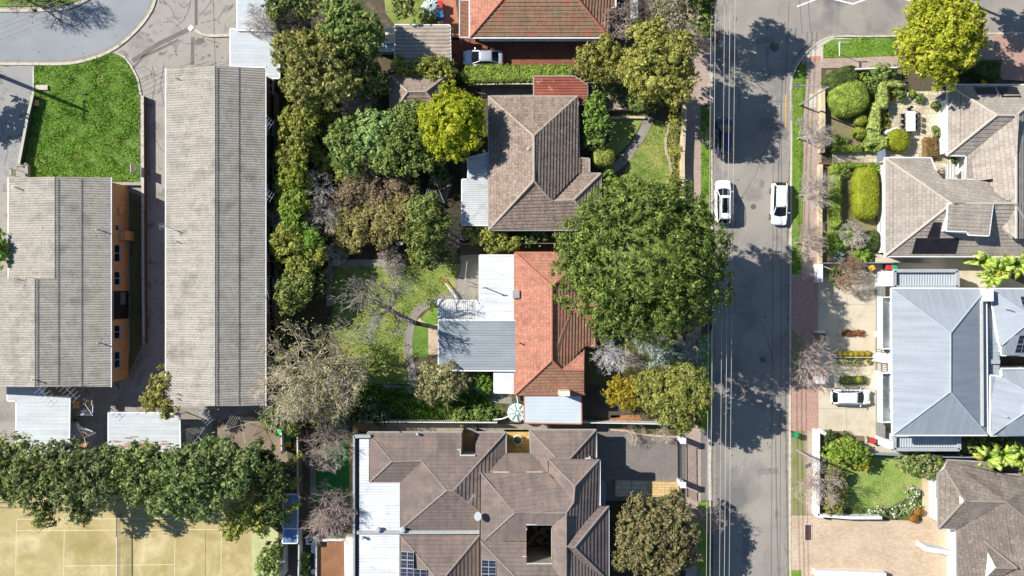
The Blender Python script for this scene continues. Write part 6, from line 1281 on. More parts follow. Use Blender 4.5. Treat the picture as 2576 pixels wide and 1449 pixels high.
# ---------------- clotheslines ----------------
def hoist(label, u, v, r, ang, h=1.9, tilt=0.0, clothes=0, rows=5, group='rotary clotheslines', seed=0):
    b = W(u, v); rt = thing('clothesline', label, 'clothesline', b, group); mb = MB(); mb.tube([b, b+[0, 0, h]], .03, 8); mb.build('mast', galv, rt); tips = []
    for k in range(4):
        a = ang+k*math.pi/2; tip = b+np.array([math.cos(a)*r, math.sin(a)*r, h+.25]); tips.append(tip); mb = MB(); mb.tube([b+[0, 0, h-.25], tip], .022, 6); mb.build('arm', galv, rt)
    mb = MB(); c = b+[0, 0, h-.25]
    for j in range(1, rows+1):
        f = .3+.7*j/rows; T4 = [c+(q-c)*f for q in tips]
        for a_, b_ in zip(T4, T4[1:]+T4[:1]): mb.tube([a_, b_], .008, 3)
    mb.build('wires', galv, rt); rr = random.Random(seed)
    for k in range(clothes):
        s = rr.randrange(4); f = rr.choice([.44, .58, .72, .86, 1.0]); A, B = c+(tips[s]-c)*f, c+(tips[(s+1) % 4]-c)*f; t0 = rr.uniform(.05, .6); wv = .35; p, q = A+(B-A)*t0, A+(B-A)*min(.97, t0+wv); colr = rr.choice([(222, 224, 230), (150, 170, 196), (230, 228, 220), (196, 84, 52), (60, 66, 84), (210, 214, 222), (214, 150, 90)])
        mb = MB(); K = 6; d = (B-A)/np.linalg.norm(B-A); n_ = np.array([-d[1], d[0], 0]); ln = rr.uniform(.45, .9)
        for i in range(K):
            for j in range(3):
                g = lambda i, j: p+(q-p)*i/K+n_*.05*math.sin(i*2.1+j)*(j/3)+n_*(.18+.1*j if j else 0)*.6-np.array([0, 0, ln*j/3])
                mb.face([g(i, j), g(i+1, j), g(i+1, j+1), g(i, j+1)])
        o = mb.build('laundry', plain('cloth_%d_%d' % colr[:2], colr, .9)); settag(o, ['pale garment pegged on the clothesline', 'small cloth pegged on the clothesline'][k % 2]+(' in the gap below the L-shaped flats' if v < 1050 else ' left of the rust-stained carport'), 'laundry', 'washing on the '+('upper' if v < 1050 else 'lower')+' clothesline')
hoist('clothesline full of pale washing in the gap between the flats and carport', 233, 1010, 1.7, .75, clothes=9, seed=2); hoist('clothesline with orange and white washing left of the rusty carport', 232, 1094, 1.7, .4, clothes=8, seed=5)
hoist('empty white clothesline in dark shade right of the rusty carport', 514, 1092, 1.5, .9); hoist('large empty clothesline above the dirt yard', 622, 1062, 2.0, .25)
hoist('rotary clothesline on the shaded grass left of the corrugated verandah', 1108, 483, 1.6, .4); 
b = W(1173, 706); rt = thing('clothesline', 'T-armed clothesline frame standing on the patio left of the white extension', 'clothesline', b); mb = MB(); mb.tube([b, b+[0, 0, 1.9]], .035, 8); mb.build('mast', galv, rt); mb = MB(); mb.tube([b+[.2, 2.1, 2.0], b+[-.25, -1.8, 1.95]], .03, 6); mb.tube([b+[-2.2, .35, 2.0], b+[.9, -.1, 2.0]], .03, 6); mb.build('arm', galv, rt)
# folded umbrella, play things on the patio
p, q = W(*t(1, 1, 1415, 668), .5), W(*t(1, 1, 1515, 800), .5); rt = thing('folded_umbrella', 'folded white patio umbrella with a red tip lying on the grass edge', 'umbrella', (p[0], p[1], 0)); mb = MB(); mb.tube([p, q], .04, 6, .14); mb.build('canopy', render_w, rt); mb = MB(); mb.tube([p-(q-p)*.05, p+(q-p)*.15], .09, 6, .07); mb.build('tip', plain('red_plastic', (214, 60, 36), .6), rt)
# ---------------- tennis net ----------------
a, b = W(*t(0, 2, 880, 1003), 1.0), W(294, 1700, 1.0); rt = thing('tennis_net', 'tennis net with pale tape crossing the tan court', 'tennis net', (a[0], (a[1]+b[1])/2, 0)); mb = MB(); mb.bar((a[0], a[1], 1.05), (b[0], b[1], 1.05), .06, .07); mb.build('tape', render_w, rt)
mb = MB(); k = 0
n = int((a[1]-b[1])/.09)
for k in range(n): mb.tube([(a[0], a[1]-k*.09, .05), (a[0], a[1]-k*.09, 1.0)], .006, 3)
for z in np.arange(.1, 1.0, .1): mb.tube([(a[0], a[1], z), (a[0], b[1], z)], .006, 3)
mb.build('mesh', plain('net_black', (30, 34, 32), .8), rt); mb = MB(); mb.tube([(a[0], a[1], 0), (a[0], a[1], 1.12)], .05, 8); mb.build('post', dgreen, rt)
def chainfence(label, line, h=3.0):
    L = [W(u, v, h*.5) for u, v in line]; rt = thing('court_fence', label, 'fence', (L[0][0], L[0][1], 0)); mb = MB()
    for a, b in zip(L, L[1:]):
        for z in (h, h*.5): mb.tube([(a[0], a[1], z), (b[0], b[1], z)], .03, 5)
    mb.build('rail', dgreen, rt)
    for a, b in zip(L, L[1:]):
        n = max(1, int(np.linalg.norm(b-a)/3))
        for k in range(n+1): q = a+(b-a)*k/n; mb = MB(); mb.tube([(q[0], q[1], 0), (q[0], q[1], h)], .035, 6); mb.build('post', dgreen, rt)
chainfence('tall court fence along the dark tree row behind the tennis court', [(-80, 1258), (300, 1258), (600, 1258)], 2.4)
# ---------------- outdoor furniture, pots ----------------
c = W(2290, 305, .75); rt = thing('outdoor_table', 'long white outdoor dining table on the cream paved courtyard', 'table', (c[0], c[1], .1)); mb = MB(); mb.box((c[0], c[1], .82), (1.05, 2.2, .05)); mb.build('table_top', plain('white_table', (206, 210, 216), .4), rt)
for sx in (-1, 1):
    for sy in (-1, 1): mb = MB(); mb.box((c[0]+sx*.45, c[1]+sy*1.0, .45), (.07, .07, .7)); mb.build('leg', alum, rt)
chm = plain('chair_dark', (52, 56, 60), .6)
def chair(x, y, ang, label):
    rt = thing('outdoor_chair', label, 'chair', (x, y, .1), 'chairs round the white outdoor table'); co, si = math.cos(ang), math.sin(ang); T = lambda a, b_, z: np.array([x+a*co-b_*si, y+a*si+b_*co, .1+z]); mb = MB()
    mb.loft([[T(a, b_, z) for a, b_ in ((-.22, -.22), (.22, -.22), (.25, 0), (.22, .22), (-.22, .22))] for z in (.42, .46)]); mb.build('seat', chm, rt); mb = MB()
    for k in range(6):
        a0, a1 = math.pi*.62+k*math.pi*.76/6, math.pi*.62+(k+1)*math.pi*.76/6; mb.face([T(.26*math.cos(a0), .26*math.sin(a0), .5), T(.26*math.cos(a1), .26*math.sin(a1), .5), T(.32*math.cos(a1), .3*math.sin(a1), .88), T(.32*math.cos(a0), .3*math.sin(a0), .88)])
    mb.build('backrest', chm, rt)
    for a, b_ in ((-.2, -.2), (.2, -.2), (.2, .2), (-.2, .2)): mb = MB(); mb.tube([T(a, b_, 0), T(a*.9, b_*.9, .43)], .018, 5); mb.build('leg', chm, rt)
for i, y in enumerate((.65, 0, -.65)):
    w_ = ('upper', 'middle', 'lower')[i]
    chair(c[0]+.75, c[1]+y, math.pi, w_+' dark chair on the house side of the white outdoor table'); chair(c[0]-.75, c[1]+y, 0, w_+' dark chair on the hedge side of the white outdoor table')
chair(c[0], c[1]+1.35, -math.pi/2, 'dark chair at the top end of the white outdoor table'); chair(c[0], c[1]-1.35, math.pi/2, 'dark chair at the bottom end of the white outdoor table')
q = W(*t(3, 0, 930, 985), .6); rt = thing('folded_umbrella', 'folded white umbrella leaning by the rounded hedge on the courtyard', 'umbrella', (q[0], q[1], .1)); mb = MB(); mb.tube([q+[-.9, -.35, 0], q+[.6, .3, .4]], .28, 8, .06); mb.build('canopy', render_w, rt); mb = MB(); mb.tube([q+[.55, .28, .38], q+[1.5, .1, .3]], .03, 6); mb.build('pole', alum, rt)
def pot(label, u, v, r, h, potm, plantm, seed, sq=False, z=.1, pr=None):
    b = W(u, v, h); rt = thing('potted_plant', label, 'potted plant', (b[0], b[1], z)); mb = MB()
    if sq: mb.loft([[np.array([b[0]+x*r*s, b[1]+y*r*s, q]) for x, y in ((-1, -.7), (1, -.7), (1, .7), (-1, .7))] for s, q in ((.8, z), (1, z+h))])
    else: mb.cyl(b[:2], r*.65, z, z+h*.8, 16, r); mb.cyl(b[:2], r*1.08, z+h*.8, z+h, 16)
    mb.build('pot', potm, rt); rng = np.random.default_rng(seed); k = 420; pr = pr or r*1.1; d = unit(k, rng); d[:, 2] = abs(d[:, 2]); P = np.array([b[0], b[1], z+h])+d*pr*rng.uniform(.5, 1.05, (k, 1)); quads_obj('foliage', leafquads(P, d, .09, rng), plantm, rt)
# ---------------- foliage materials ----------------
F_big = leafmat('deep_green', [(57, 73, 26), (83, 100, 37), (111, 122, 54)], .5, .42)
F_olive = leafmat('olive', [(88, 92, 42), (112, 112, 54), (134, 130, 68)], .45, .32)
F_grey = leafmat('grey_green', [(84, 96, 64), (112, 122, 86), (134, 142, 104)], .5, .35)
F_pale = leafmat('pale_green', [(91, 114, 60), (116, 137, 75), (133, 151, 89)], .5, .28)
F_mid = leafmat('mid_green', [(73, 92, 40), (97, 114, 53), (121, 134, 69)], .6, .32)
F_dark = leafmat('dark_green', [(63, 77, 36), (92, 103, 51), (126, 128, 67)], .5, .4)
F_yel = leafmat('golden_yellow', [(122, 140, 17), (148, 160, 21), (169, 167, 31), (105, 137, 24)], .5, .26)
F_ygr = leafmat('yellow_green', [(99, 111, 30), (120, 127, 41), (135, 138, 55)], .5, .28)
F_lime = leafmat('lime_green', [(86, 124, 34), (112, 148, 46), (136, 166, 62)], .6, .28)
F_gold = leafmat('golden_olive', [(109, 114, 44), (136, 136, 58), (98, 112, 44), (150, 132, 58)], .6, .35)
F_amber = leafmat('amber', [(120, 110, 18), (141, 123, 27), (104, 103, 29)], .8, .25)
F_redb = leafmat('red_brown', [(102, 86, 66), (124, 106, 84), (108, 104, 66)], .8, .35)
F_brown = leafmat('tan_brown', [(112, 104, 58), (134, 122, 74), (104, 106, 54)], .7, .35)
F_russet = leafmat('russet_green', [(78, 86, 45), (104, 90, 55), (91, 101, 52), (124, 103, 68)], .7, .4)
F_blue = leafmat('blue_grey', [(104, 118, 110), (130, 142, 134), (86, 100, 92)], .6, .3)
F_hedge = leafmat('hedge_green', [(82, 104, 32), (110, 128, 44), (132, 144, 56)], .8, .3)
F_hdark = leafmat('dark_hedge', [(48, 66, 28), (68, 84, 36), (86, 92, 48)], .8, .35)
F_ban = leafmat('banana_green', [(92, 120, 40), (128, 148, 58), (160, 168, 78)], .9, .3, .3, .45)
F_bany = leafmat('banana_yellow', [(168, 151, 42), (153, 136, 51)], 1, .25)
BK_grey = mat('grey_twigs', [(164, 152, 142), (196, 184, 174)], 2, .9); BK_pur = mat('purple_brown_twigs', [(160, 140, 130), (192, 172, 160)], 2, .9)
BK_tan = mat('tan_twigs', [(170, 154, 130), (200, 186, 162)], 2, .9); BK_white = mat('silver_twigs', [(176, 172, 172), (206, 204, 204)], 2, .85); BK_dark = mat('dark_twigs', [(92, 82, 78), (124, 112, 106)], 2, .9)
TR = 'tree'
# ---- the giant and other big trees ----
leafy('evergreen_tree', 'huge deep green tree spreading over the street beside the orange tiled house', TR, [(1615, 650, 172, 17), (1505, 610, 96, 14), (1492, 700, 92, 13), (1560, 765, 92, 13), (1660, 765, 92, 13.5), (1740, 715, 88, 14.5), (1748, 620, 82, 14.5), (1680, 545, 88, 14), (1570, 535, 84, 14), (1560, 680, 110, 15.5), (1670, 690, 110, 15.5), (1640, 590, 110, 15.5), (1560, 610, 100, 15.5)], F_big, 1, leaf=.17, clump=.5, cover=1.7, asp=.42, core=.8, trunk=.5, rz=.55, spiky=1, low=-.15, twigs=60, lobes=False, cgap=1.5)
leafy('garden_tree', 'grey-green dense tree beside the white carport roof at the top', TR, [(795, 165, 92, 8.5), (735, 130, 52, 7), (845, 205, 55, 7.5), (775, 225, 50, 7)], F_olive, 2, clump=.45, trunk=.3)
leafy('garden_tree', 'brighter green tree above the grey-green dense one at the top', TR, [(890, 75, 62, 8), (855, 30, 48, 7.5), (925, 100, 38, 7), (840, 85, 35, 7)], F_mid, 3, clump=.42, trunk=.25)
leafy('garden_tree', 'dark tree in the shadowy gap left of the small hip-roofed outbuilding', TR, [(900, 170, 55, 5.5), (935, 210, 42, 5), (880, 120, 35, 5.5)], F_dark, 4, clump=.42)
leafy('garden_tree', 'dark leafy treetop at the top edge beside purple bare twigs', TR, [(700, 20, 34, 6.5), (735, 10, 28, 6), (775, 15, 35, 6), (1015, 12, 30, 4.5)], F_dark, 5, clump=.4)
leafy('garden_tree', 'round golden yellow-green tree over the corner of the brown tiled house', TR, [(1140, 312, 76, 7.5), (1105, 300, 48, 6.5), (1170, 290, 48, 6.5), (1125, 360, 48, 6.5), (1165, 345, 44, 6.5), (1130, 255, 44, 6.5)], F_yel, 6, clump=.42, cover=2.6, leaf=.14, core=.75, trunk=.22, asp=.5)
leafy('garden_tree', 'bright mid-green rounded tree at the left of the pale green pair', TR, [(878, 350, 48, 5.5), (872, 400, 42, 5.2), (892, 320, 34, 5), (905, 385, 36, 5)], F_mid, 7, clump=.38, leaf=.14)
leafy('garden_tree', 'pale sage green tree between two greener trees left of the golden one', TR, [(940, 315, 48, 6), (960, 350, 40, 5.6), (920, 350, 32, 5.5)], F_pale, 8, clump=.38, leaf=.14)
leafy('garden_tree', 'mid green tree touching the left of the golden yellow-green tree', TR, [(1008, 345, 62, 6), (1028, 300, 44, 5.5), (1040, 395, 46, 5.5), (990, 400, 42, 5.2), (965, 395, 34, 5)], mat('foliage_sage_mid', []) if 'foliage_sage_mid' in MATS else leafmat('sage_mid', [(76, 93, 40), (98, 113, 51), (117, 129, 62)], .6, .3), 9, clump=.38, leaf=.14)
leafy('shrub', 'dim green shrub in the shade below the golden tree', 'shrub', [(1085, 395, 34, 3), (1110, 440, 28, 2)], F_dark, 10, clump=.35)
# column of shrubs right of the long flats
for i, (u, v, r, h, m, lab) in enumerate(((760, 300, 48, 4.5, F_gold, 'golden green shrub, topmost of the column beside the long flats'), (742, 352, 45, 4.2, F_gold, 'golden olive shrub second from the top beside the long flats'), (730, 402, 42, 4, F_gold, 'sparse golden olive shrub in the middle of the column by the long flats'), (734, 455, 45, 4.2, F_ygr, 'yellower rounded shrub beside the long flats above grey twigs'), (736, 512, 47, 4.2, F_hedge, 'broad green-gold shrub beside the long flats between grey bare shrubs'))):
    leafy('shrub', lab, 'shrub', [(u, v, r, h), (u+12, v-12, r*.7, h*.95), (u-8, v+14, r*.65, h*.9)], m, 20+i, clump=.36, leaf=.13, group='shrubs beside the long flats', core=.55)
leafy('shrub', 'bright lime green bush patch below the grey bare shrub', 'shrub', [(730, 572, 28, 4.2), (785, 612, 34, 4.4), (765, 590, 24, 4)], F_lime, 30, clump=.34, leaf=.15)
leafy('garden_tree', 'olive tree with rusty leaf tips beside the lime bush', TR, [(725, 625, 48, 5), (755, 650, 42, 4.8), (718, 600, 32, 4.6), (790, 640, 30, 4.4)], F_gold, 31, clump=.38, leaf=.13)
leafy('garden_tree', 'round olive green tree above the large bare tree beside the long flats', TR, [(738, 730, 48, 4.8), (725, 750, 36, 4.5), (755, 712, 36, 4.5)], leafmat('soft_olive', [(93, 104, 48), (117, 124, 59), (79, 91, 43)], .6, .32), 32, clump=.38, leaf=.13)
leafy('shrub', 'reddish brown shrub below the pale green tree', 'shrub', [(930, 455, 46, 3.4), (985, 462, 46, 3.4), (900, 480, 40, 3), (1020, 480, 38, 3), (870, 500, 34, 2.6), (960, 490, 50, 3.2)], F_redb, 33, clump=.36, leaf=.09, core=.6, cover=1.6, twigs=30)
leafy('shrub', 'wide tan and olive shrub mass under the reddish brown shrub', 'shrub', [(950, 565, 52, 3.6), (900, 590, 40, 3.4), (1000, 560, 40, 3.6), (1020, 530, 40, 3.4), (870, 610, 30, 2.6), (880, 560, 40, 3), (960, 530, 44, 3.2)], F_brown, 34, clump=.36, leaf=.09, core=.6, twigs=25)
leafy('garden_tree', 'grey-green conifer-like tree left of the corrugated verandah', TR, [(1068, 530, 48, 6), (1075, 575, 44, 5.5), (1050, 600, 34, 5), (1100, 560, 34, 5.2), (1070, 630, 34, 4.2)], leafmat('cool_green', [(73, 88, 37), (98, 110, 49), (119, 128, 59)], .6, .34), 35, clump=.38, leaf=.13)
leafy('shrub', 'yellow flowering bush on the path end at the lawn top', 'shrub', [(1052, 650, 20, 1.4)], F_ygr, 36, clump=.25, leaf=.1)
strap('cycad', 'dark strap-leaved plant on the corner of the lawn and patio', 1110, 650, 22, 1.8, F_hdark, 37, 26, 'plant', .14)
leafy('shrub', 'olive shrub half over the blue-grey carport corner', 'shrub', [(1105, 950, 46, 4), (1085, 975, 36, 3.6), (1140, 965, 36, 3.6), (1110, 985, 34, 3.4)], leafmat('muted_olive', [(112, 110, 70), (138, 134, 90), (96, 100, 60)], .7, .32), 38, clump=.36, leaf=.11, core=.55, cover=1.8, twigs=25)
leafy('shrub', 'olive yellow tree leaning over the lower left corner of the long flats', TR, [(400, 985, 36, 5.4), (425, 1020, 30, 5), (385, 1005, 28, 5), (410, 945, 22, 5)], leafmat('feathery_olive', [(107, 104, 44), (128, 123, 58), (94, 94, 40)], .7, .28), 39, clump=.36, leaf=.12)
leafy('garden_tree', 'yellow-green tree cut off by the left edge beside the L-shaped flats', TR, [(-6, 625, 30, 5.8), (-2, 648, 22, 5.5), (-8, 600, 22, 5.5)], F_lime, 40, clump=.34)
leafy('garden_tree', 'tree outside the left edge whose shade falls on the drive', TR, [(-165, 205, 40, 6), (-150, 240, 30, 5.5), (-170, 265, 34, 5)], F_mid, 41)
# tree row above the court
for i, (bl, m, lab) in enumerate((([(60, 1180, 72, 8.5), (15, 1160, 50, 8), (100, 1240, 55, 8), (30, 1225, 45, 7.5), (140, 1180, 45, 8.2), (115, 1290, 32, 6.5), (-30, 1200, 60, 8)], F_dark, 'leftmost broad dark tree of the row above the tennis court'),
    ([(215, 1180, 62, 8.5), (180, 1240, 48, 8), (245, 1235, 42, 8), (205, 1290, 28, 6.5), (265, 1160, 44, 8), (270, 1215, 36, 7.6), (165, 1150, 42, 8), (190, 1200, 46, 8)], leafmat('row_green', [(67, 79, 42), (90, 100, 56), (113, 119, 71)], .5, .4), 'second tree of the dark row, its branches reaching over the court line'),
    ([(320, 1165, 46, 8), (350, 1200, 44, 7.8), (310, 1205, 40, 7.4), (375, 1155, 40, 7.6), (335, 1240, 32, 6.8), (290, 1150, 36, 7.6)], leafmat('row_blue_green', [(73, 90, 45), (99, 114, 58), (128, 136, 73)], .5, .36), 'narrow blue-green tree in the middle of the row above the court'),
    ([(480, 1190, 80, 9), (440, 1240, 56, 8.4), (550, 1160, 55, 8.6), (520, 1245, 52, 8.4), (430, 1170, 46, 8), (590, 1200, 50, 8.2), (400, 1260, 36, 7), (540, 1140, 38, 7.5), (400, 1190, 42, 7.8), (470, 1270, 36, 7), (620, 1160, 40, 7.8)], leafmat('row_cool', [(67, 84, 42), (91, 108, 56), (116, 128, 73)], .5, .38), 'largest tree of the row above the court, right of the rusty carport'),
    ([(605, 1295, 36, 6), (585, 1325, 30, 5.4), (640, 1270, 34, 5.6), (650, 1310, 36, 5)], F_gold, 'tree with golden patches at the right end of the court'),
    ([(675, 1180, 46, 7), (690, 1235, 40, 6.5), (660, 1140, 34, 6.6), (690, 1290, 34, 5)], F_hdark, 'shaded dark tree at the right end of the row beside the bins'))):
    leafy('court_tree', lab, TR, bl, m, 50+i, leaf=.19, clump=.5, cover=1.9, core=.55, trunk=.28, group='trees in the row above the tennis court', asp=.5, rz=.7)
leafy('shrub', 'green bush at the bottom edge right of the tennis court', 'shrub', [(680, 1400, 30, 3.2), (672, 1436, 30, 3), (690, 1380, 20, 2.6)], F_mid, 60, clump=.34, leaf=.13)
leafy('shrub', 'dark green bush below the lower end of the long flats', TR, [(690, 1042, 36, 4.2), (735, 1060, 30, 3.6), (700, 1065, 24, 3.6)], F_big, 61, clump=.36, leaf=.13)
leafy('shrub', 'dark climbing shrubs along the fence below the large bare tree', 'shrub', [(800, 1035, 36, 3), (860, 1035, 40, 3), (920, 1030, 36, 2.8), (955, 1045, 26, 2.2)], leafmat('dark_shiny', [(46, 64, 34), (70, 88, 50), (92, 108, 70)], .8, .4), 62, clump=.34, leaf=.13)
leafy('shrub', 'small bright green shrub under the blue-grey carport edge', 'shrub', [(1210, 955, 22, 2), (1222, 970, 18, 1.8)], F_lime, 63, clump=.25, leaf=.1)
leafy('shrub', 'yellow-green bush by the fence left of the water tank', 'shrub', [(1232, 1045, 16, 1.4), (1160, 1045, 26, 1.3), (1200, 1040, 22, 1.3)], F_mid, 64, clump=.25, leaf=.11)
for i, (u, v, u2, v2) in enumerate(((728, 1168, 752, 1145), (732, 1222, 746, 1210), (728, 1285, 746, 1270))):
    leafy('cypress', ['upper', 'middle', 'lower'][i]+' narrow olive cypress leaning over the side fence', TR, [(u, v, 8, 4.2), (u2, v2, 8, 5), ((u+u2)/2, (v+v2)/2, 9, 4.8)], F_gold, 65+i, clump=.2, leaf=.08, lobes=False, group='narrow cypresses on the side fence', trunk=.08)
leafy('shrub', 'small green plant in the dark paved strip at the bottom edge', 'shrub', [(766, 1400, 10, 1), (768, 1420, 12, 1), (764, 1440, 11, 1)], F_lime, 68, clump=.2, leaf=.08, lobes=False)
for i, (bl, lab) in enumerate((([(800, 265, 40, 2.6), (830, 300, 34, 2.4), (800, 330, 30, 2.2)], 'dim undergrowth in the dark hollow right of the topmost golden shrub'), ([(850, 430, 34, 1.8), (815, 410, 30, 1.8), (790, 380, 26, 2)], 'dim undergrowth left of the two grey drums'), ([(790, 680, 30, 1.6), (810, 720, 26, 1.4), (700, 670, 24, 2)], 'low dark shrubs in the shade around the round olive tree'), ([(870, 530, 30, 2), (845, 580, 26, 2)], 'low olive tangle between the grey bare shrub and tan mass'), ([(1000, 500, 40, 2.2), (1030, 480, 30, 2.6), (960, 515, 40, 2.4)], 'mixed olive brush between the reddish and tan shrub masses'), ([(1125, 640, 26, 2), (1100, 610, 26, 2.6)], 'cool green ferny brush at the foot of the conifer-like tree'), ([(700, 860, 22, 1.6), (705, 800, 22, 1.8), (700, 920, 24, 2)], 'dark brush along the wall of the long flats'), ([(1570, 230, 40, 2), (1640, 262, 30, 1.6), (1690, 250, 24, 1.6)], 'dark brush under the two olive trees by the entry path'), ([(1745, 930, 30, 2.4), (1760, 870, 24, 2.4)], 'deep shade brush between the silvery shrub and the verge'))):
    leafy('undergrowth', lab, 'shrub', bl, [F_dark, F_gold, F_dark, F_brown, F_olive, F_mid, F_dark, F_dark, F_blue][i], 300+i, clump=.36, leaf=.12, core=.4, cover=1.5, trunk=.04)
# climbers / hedge by the top driveway
leafy('climber', 'golden green climber along the lower edge of the ribbed cement garage', 'climber', [(1010, 168, 28, 3.4), (1050, 170, 26, 3.4), (1085, 180, 28, 3.4), (1125, 175, 24, 3.4), (1068, 160, 20, 3.6), (1105, 160, 18, 3.4)], F_gold, 70, clump=.34, leaf=.12)
hedge('long_hedge', 'long clipped light green hedge between the maroon driveway and the brown tiled house', tp(1, 0, [(1590, 492), (1932, 490)])+tp(2, 0, [(0, 490), (450, 490), (470, 600), (0, 612)])+tp(1, 0, [(1600, 620), (1530, 560)]), 1.9, F_hedge, 71, leaf=.08)
leafy('garden_tree', 'large olive-yellow tree at the street side of the maroon driveway', TR, [(1655, 160, 80, 11), (1630, 110, 58, 10), (1705, 130, 52, 10), (1690, 205, 56, 10), (1625, 210, 50, 8.6), (1712, 180, 40, 8.5), (1600, 160, 46, 8.4)], leafmat('olive_yellow', [(100, 102, 39), (122, 120, 51), (137, 134, 64), (87, 92, 37)], .4, .3), 72, clump=.42, leaf=.14, core=.68, trunk=.35)
leafy('garden_tree', 'yellower smaller tree merging into the left of the large olive-yellow tree', TR, [(1500, 150, 44, 6.5), (1525, 130, 38, 6.8), (1480, 175, 30, 5.8), (1545, 175, 36, 6.4)], leafmat('gold_olive2', [(100, 100, 41), (122, 118, 52), (88, 91, 36)], .5, .32), 73, clump=.4, leaf=.13)
leafy('shrub', 'small dark bush below the two olive trees', 'shrub', [(1520, 215, 24, 3), (1600, 255, 26, 3)], F_mid, 74, clump=.3, leaf=.12)
leafy('garden_tree', 'grey-brown wispy leafy tree at the top edge beside the street', TR, [(1690, 40, 50, 6.5), (1720, 20, 36, 6), (1660, 30, 30, 6)], leafmat('wispy', [(110, 106, 84), (134, 128, 104), (92, 96, 66)], .8, .3), 75, leaf=.09, clump=.4, core=.4, cover=1.3, twigs=60)
leafy('garden_tree', 'dark tree over the shaded verge at the top of the street', TR, [(1768, 55, 26, 7), (1770, 10, 30, 7.5), (1765, -50, 60, 11), (1700, -80, 70, 12)], F_dark, 76, clump=.42)
leafy('garden_tree', 'tree above the frame beyond the wide side street casting shade on it', TR, [(2470, -75, 60, 9), (2540, -60, 60, 9)], F_big, 77)
leafy('shrub', 'two-tone lime and green bush right of the brown tiled house', 'shrub', [(1498, 285, 32, 3.4), (1510, 310, 30, 3.4), (1490, 320, 26, 3), (1497, 260, 24, 3)], F_lime, 80, clump=.34, leaf=.14, m2=F_mid, f2=.5)
leafy('shrub', 'darker bush just below the two-tone bush', 'shrub', [(1497, 355, 24, 2.6), (1515, 352, 18, 2.4), (1487, 345, 18, 2.4)], F_mid, 81, clump=.3, leaf=.11)
topiary('round_bush', 'rounded golden green bush between the driveway path and brown tiled house', 1517, 396, 29, 24, 2.0, 0, F_gold, 82, 'shrub', leaf=.09)
leafy('shrub', 'round leafy bush by the path at the house corner', 'shrub', [(1533, 453, 22, 2.0), (1545, 465, 16, 1.8)], F_hedge, 83, clump=.28, leaf=.1)
leafy('shrub', 'golden green shrubs under the lower edge of the brown tiled house', 'shrub', [(1190, 588, 24, 2.4), (1225, 592, 28, 2.6), (1260, 600, 26, 2.4), (1285, 612, 20, 2.2), (1240, 618, 20, 2)], F_gold, 84, clump=.3, leaf=.12)
leafy('shrub', 'sparse pale green shrub between the two middle houses', 'shrub', [(1325, 602, 16, 1.8), (1355, 600, 18, 1.8)], F_pale, 85, clump=.25, leaf=.11, core=.3, cover=1)
leafy('shrub', 'silvery blue-grey shrub at the foot of the huge green tree', 'shrub', [(1690, 890, 42, 4.2), (1660, 880, 30, 4), (1725, 900, 32, 4), (1620, 862, 26, 3.4), (1650, 915, 22, 3)], F_blue, 86, clump=.36, leaf=.1, core=.45, cover=1.5, twigs=60)
leafy('garden_tree', 'olive-yellow street-side tree above the paved driveway fence', TR, [(1690, 985, 58, 9), (1740, 960, 42, 9), (1755, 1000, 38, 9), (1700, 1030, 46, 8.5), (1640, 960, 38, 6.8), (1640, 1005, 36, 7.4), (1735, 1050, 30, 6), (1715, 925, 24, 6.6), (1718, 1080, 18, 4)], leafmat('olive_gold3', [(98, 103, 41), (120, 122, 54), (85, 93, 37)], .4, .3), 87, clump=.38, leaf=.13, core=.6, trunk=.25, twigs=30)
leafy('shrub', 'amber yellow bush merging into the left of the olive-yellow tree', 'shrub', [(1555, 975, 32, 3.6), (1580, 1000, 30, 3.6), (1550, 1000, 22, 3), (1595, 975, 24, 3.6)], F_amber, 88, clump=.34, leaf=.12)
leafy('garden_tree', 'round russet and green tree at the bottom beside the street', TR, [(1650, 1350, 80, 7.8), (1610, 1290, 50, 7), (1690, 1295, 50, 7), (1600, 1390, 52, 6.8), (1700, 1380, 54, 7), (1650, 1425, 54, 6.6), (1590, 1330, 40, 6.6), (1720, 1340, 36, 6.6)], F_russet, 89, clump=.4, leaf=.14, core=.65, trunk=.3, m2=F_redb, f2=.25)
leafy('garden_tree', 'tall bright yellow-green tree at the top right street corner', TR, [(2370, 90, 78, 10), (2335, 40, 56, 9.4), (2420, 50, 54, 9.4), (2440, 95, 40, 8.8), (2300, 90, 46, 8.8), (2345, 150, 52, 8.4), (2400, 150, 48, 8.6), (2290, 150, 30, 7.4), (2370, 205, 26, 6.6), (2370, 0, 50, 9)], leafmat('bright_ygreen', [(136, 146, 22), (160, 164, 34), (182, 178, 54)], .5, .28), 90, clump=.42, leaf=.15, core=.7, trunk=.35, asp=.5)
# ---- bare trees ----
bare('bare_tree', 'largest bare grey-brown tree with a few yellow leaves beside the long flats', TR, 790, 925, 125, 8, 101, BK_tan, trunk=.3, depth=6, thin=.019, leaves=F_gold, nl=2200, dens=1.2, kids=(3, 3, 4))
bare('bare_shrub', 'bare tan crown overlapping the lower right corner of the long flats', TR, 725, 985, 88, 6, 102, BK_tan, trunk=.16, depth=6, dens=.9, thin=.018)
bare('bare_shrub', 'bare tan crown low beside the back lawn, right part of the big bare group', TR, 850, 985, 80, 5, 104, BK_tan, trunk=.14, depth=6, dens=.8, thin=.018, leaves=F_gold, nl=1500)
bare('bare_tree', 'leaning bare silver tree fanning over the back lawn', TR, 948, 752, 100, 9, 103, mat('silver_grey_bark', [(122, 114, 102), (158, 150, 138)], 2, .9), base=(1043, 812), trunk=.26, depth=6, low=.6, dens=1.1, kids=(2, 3, 4), thin=.013)
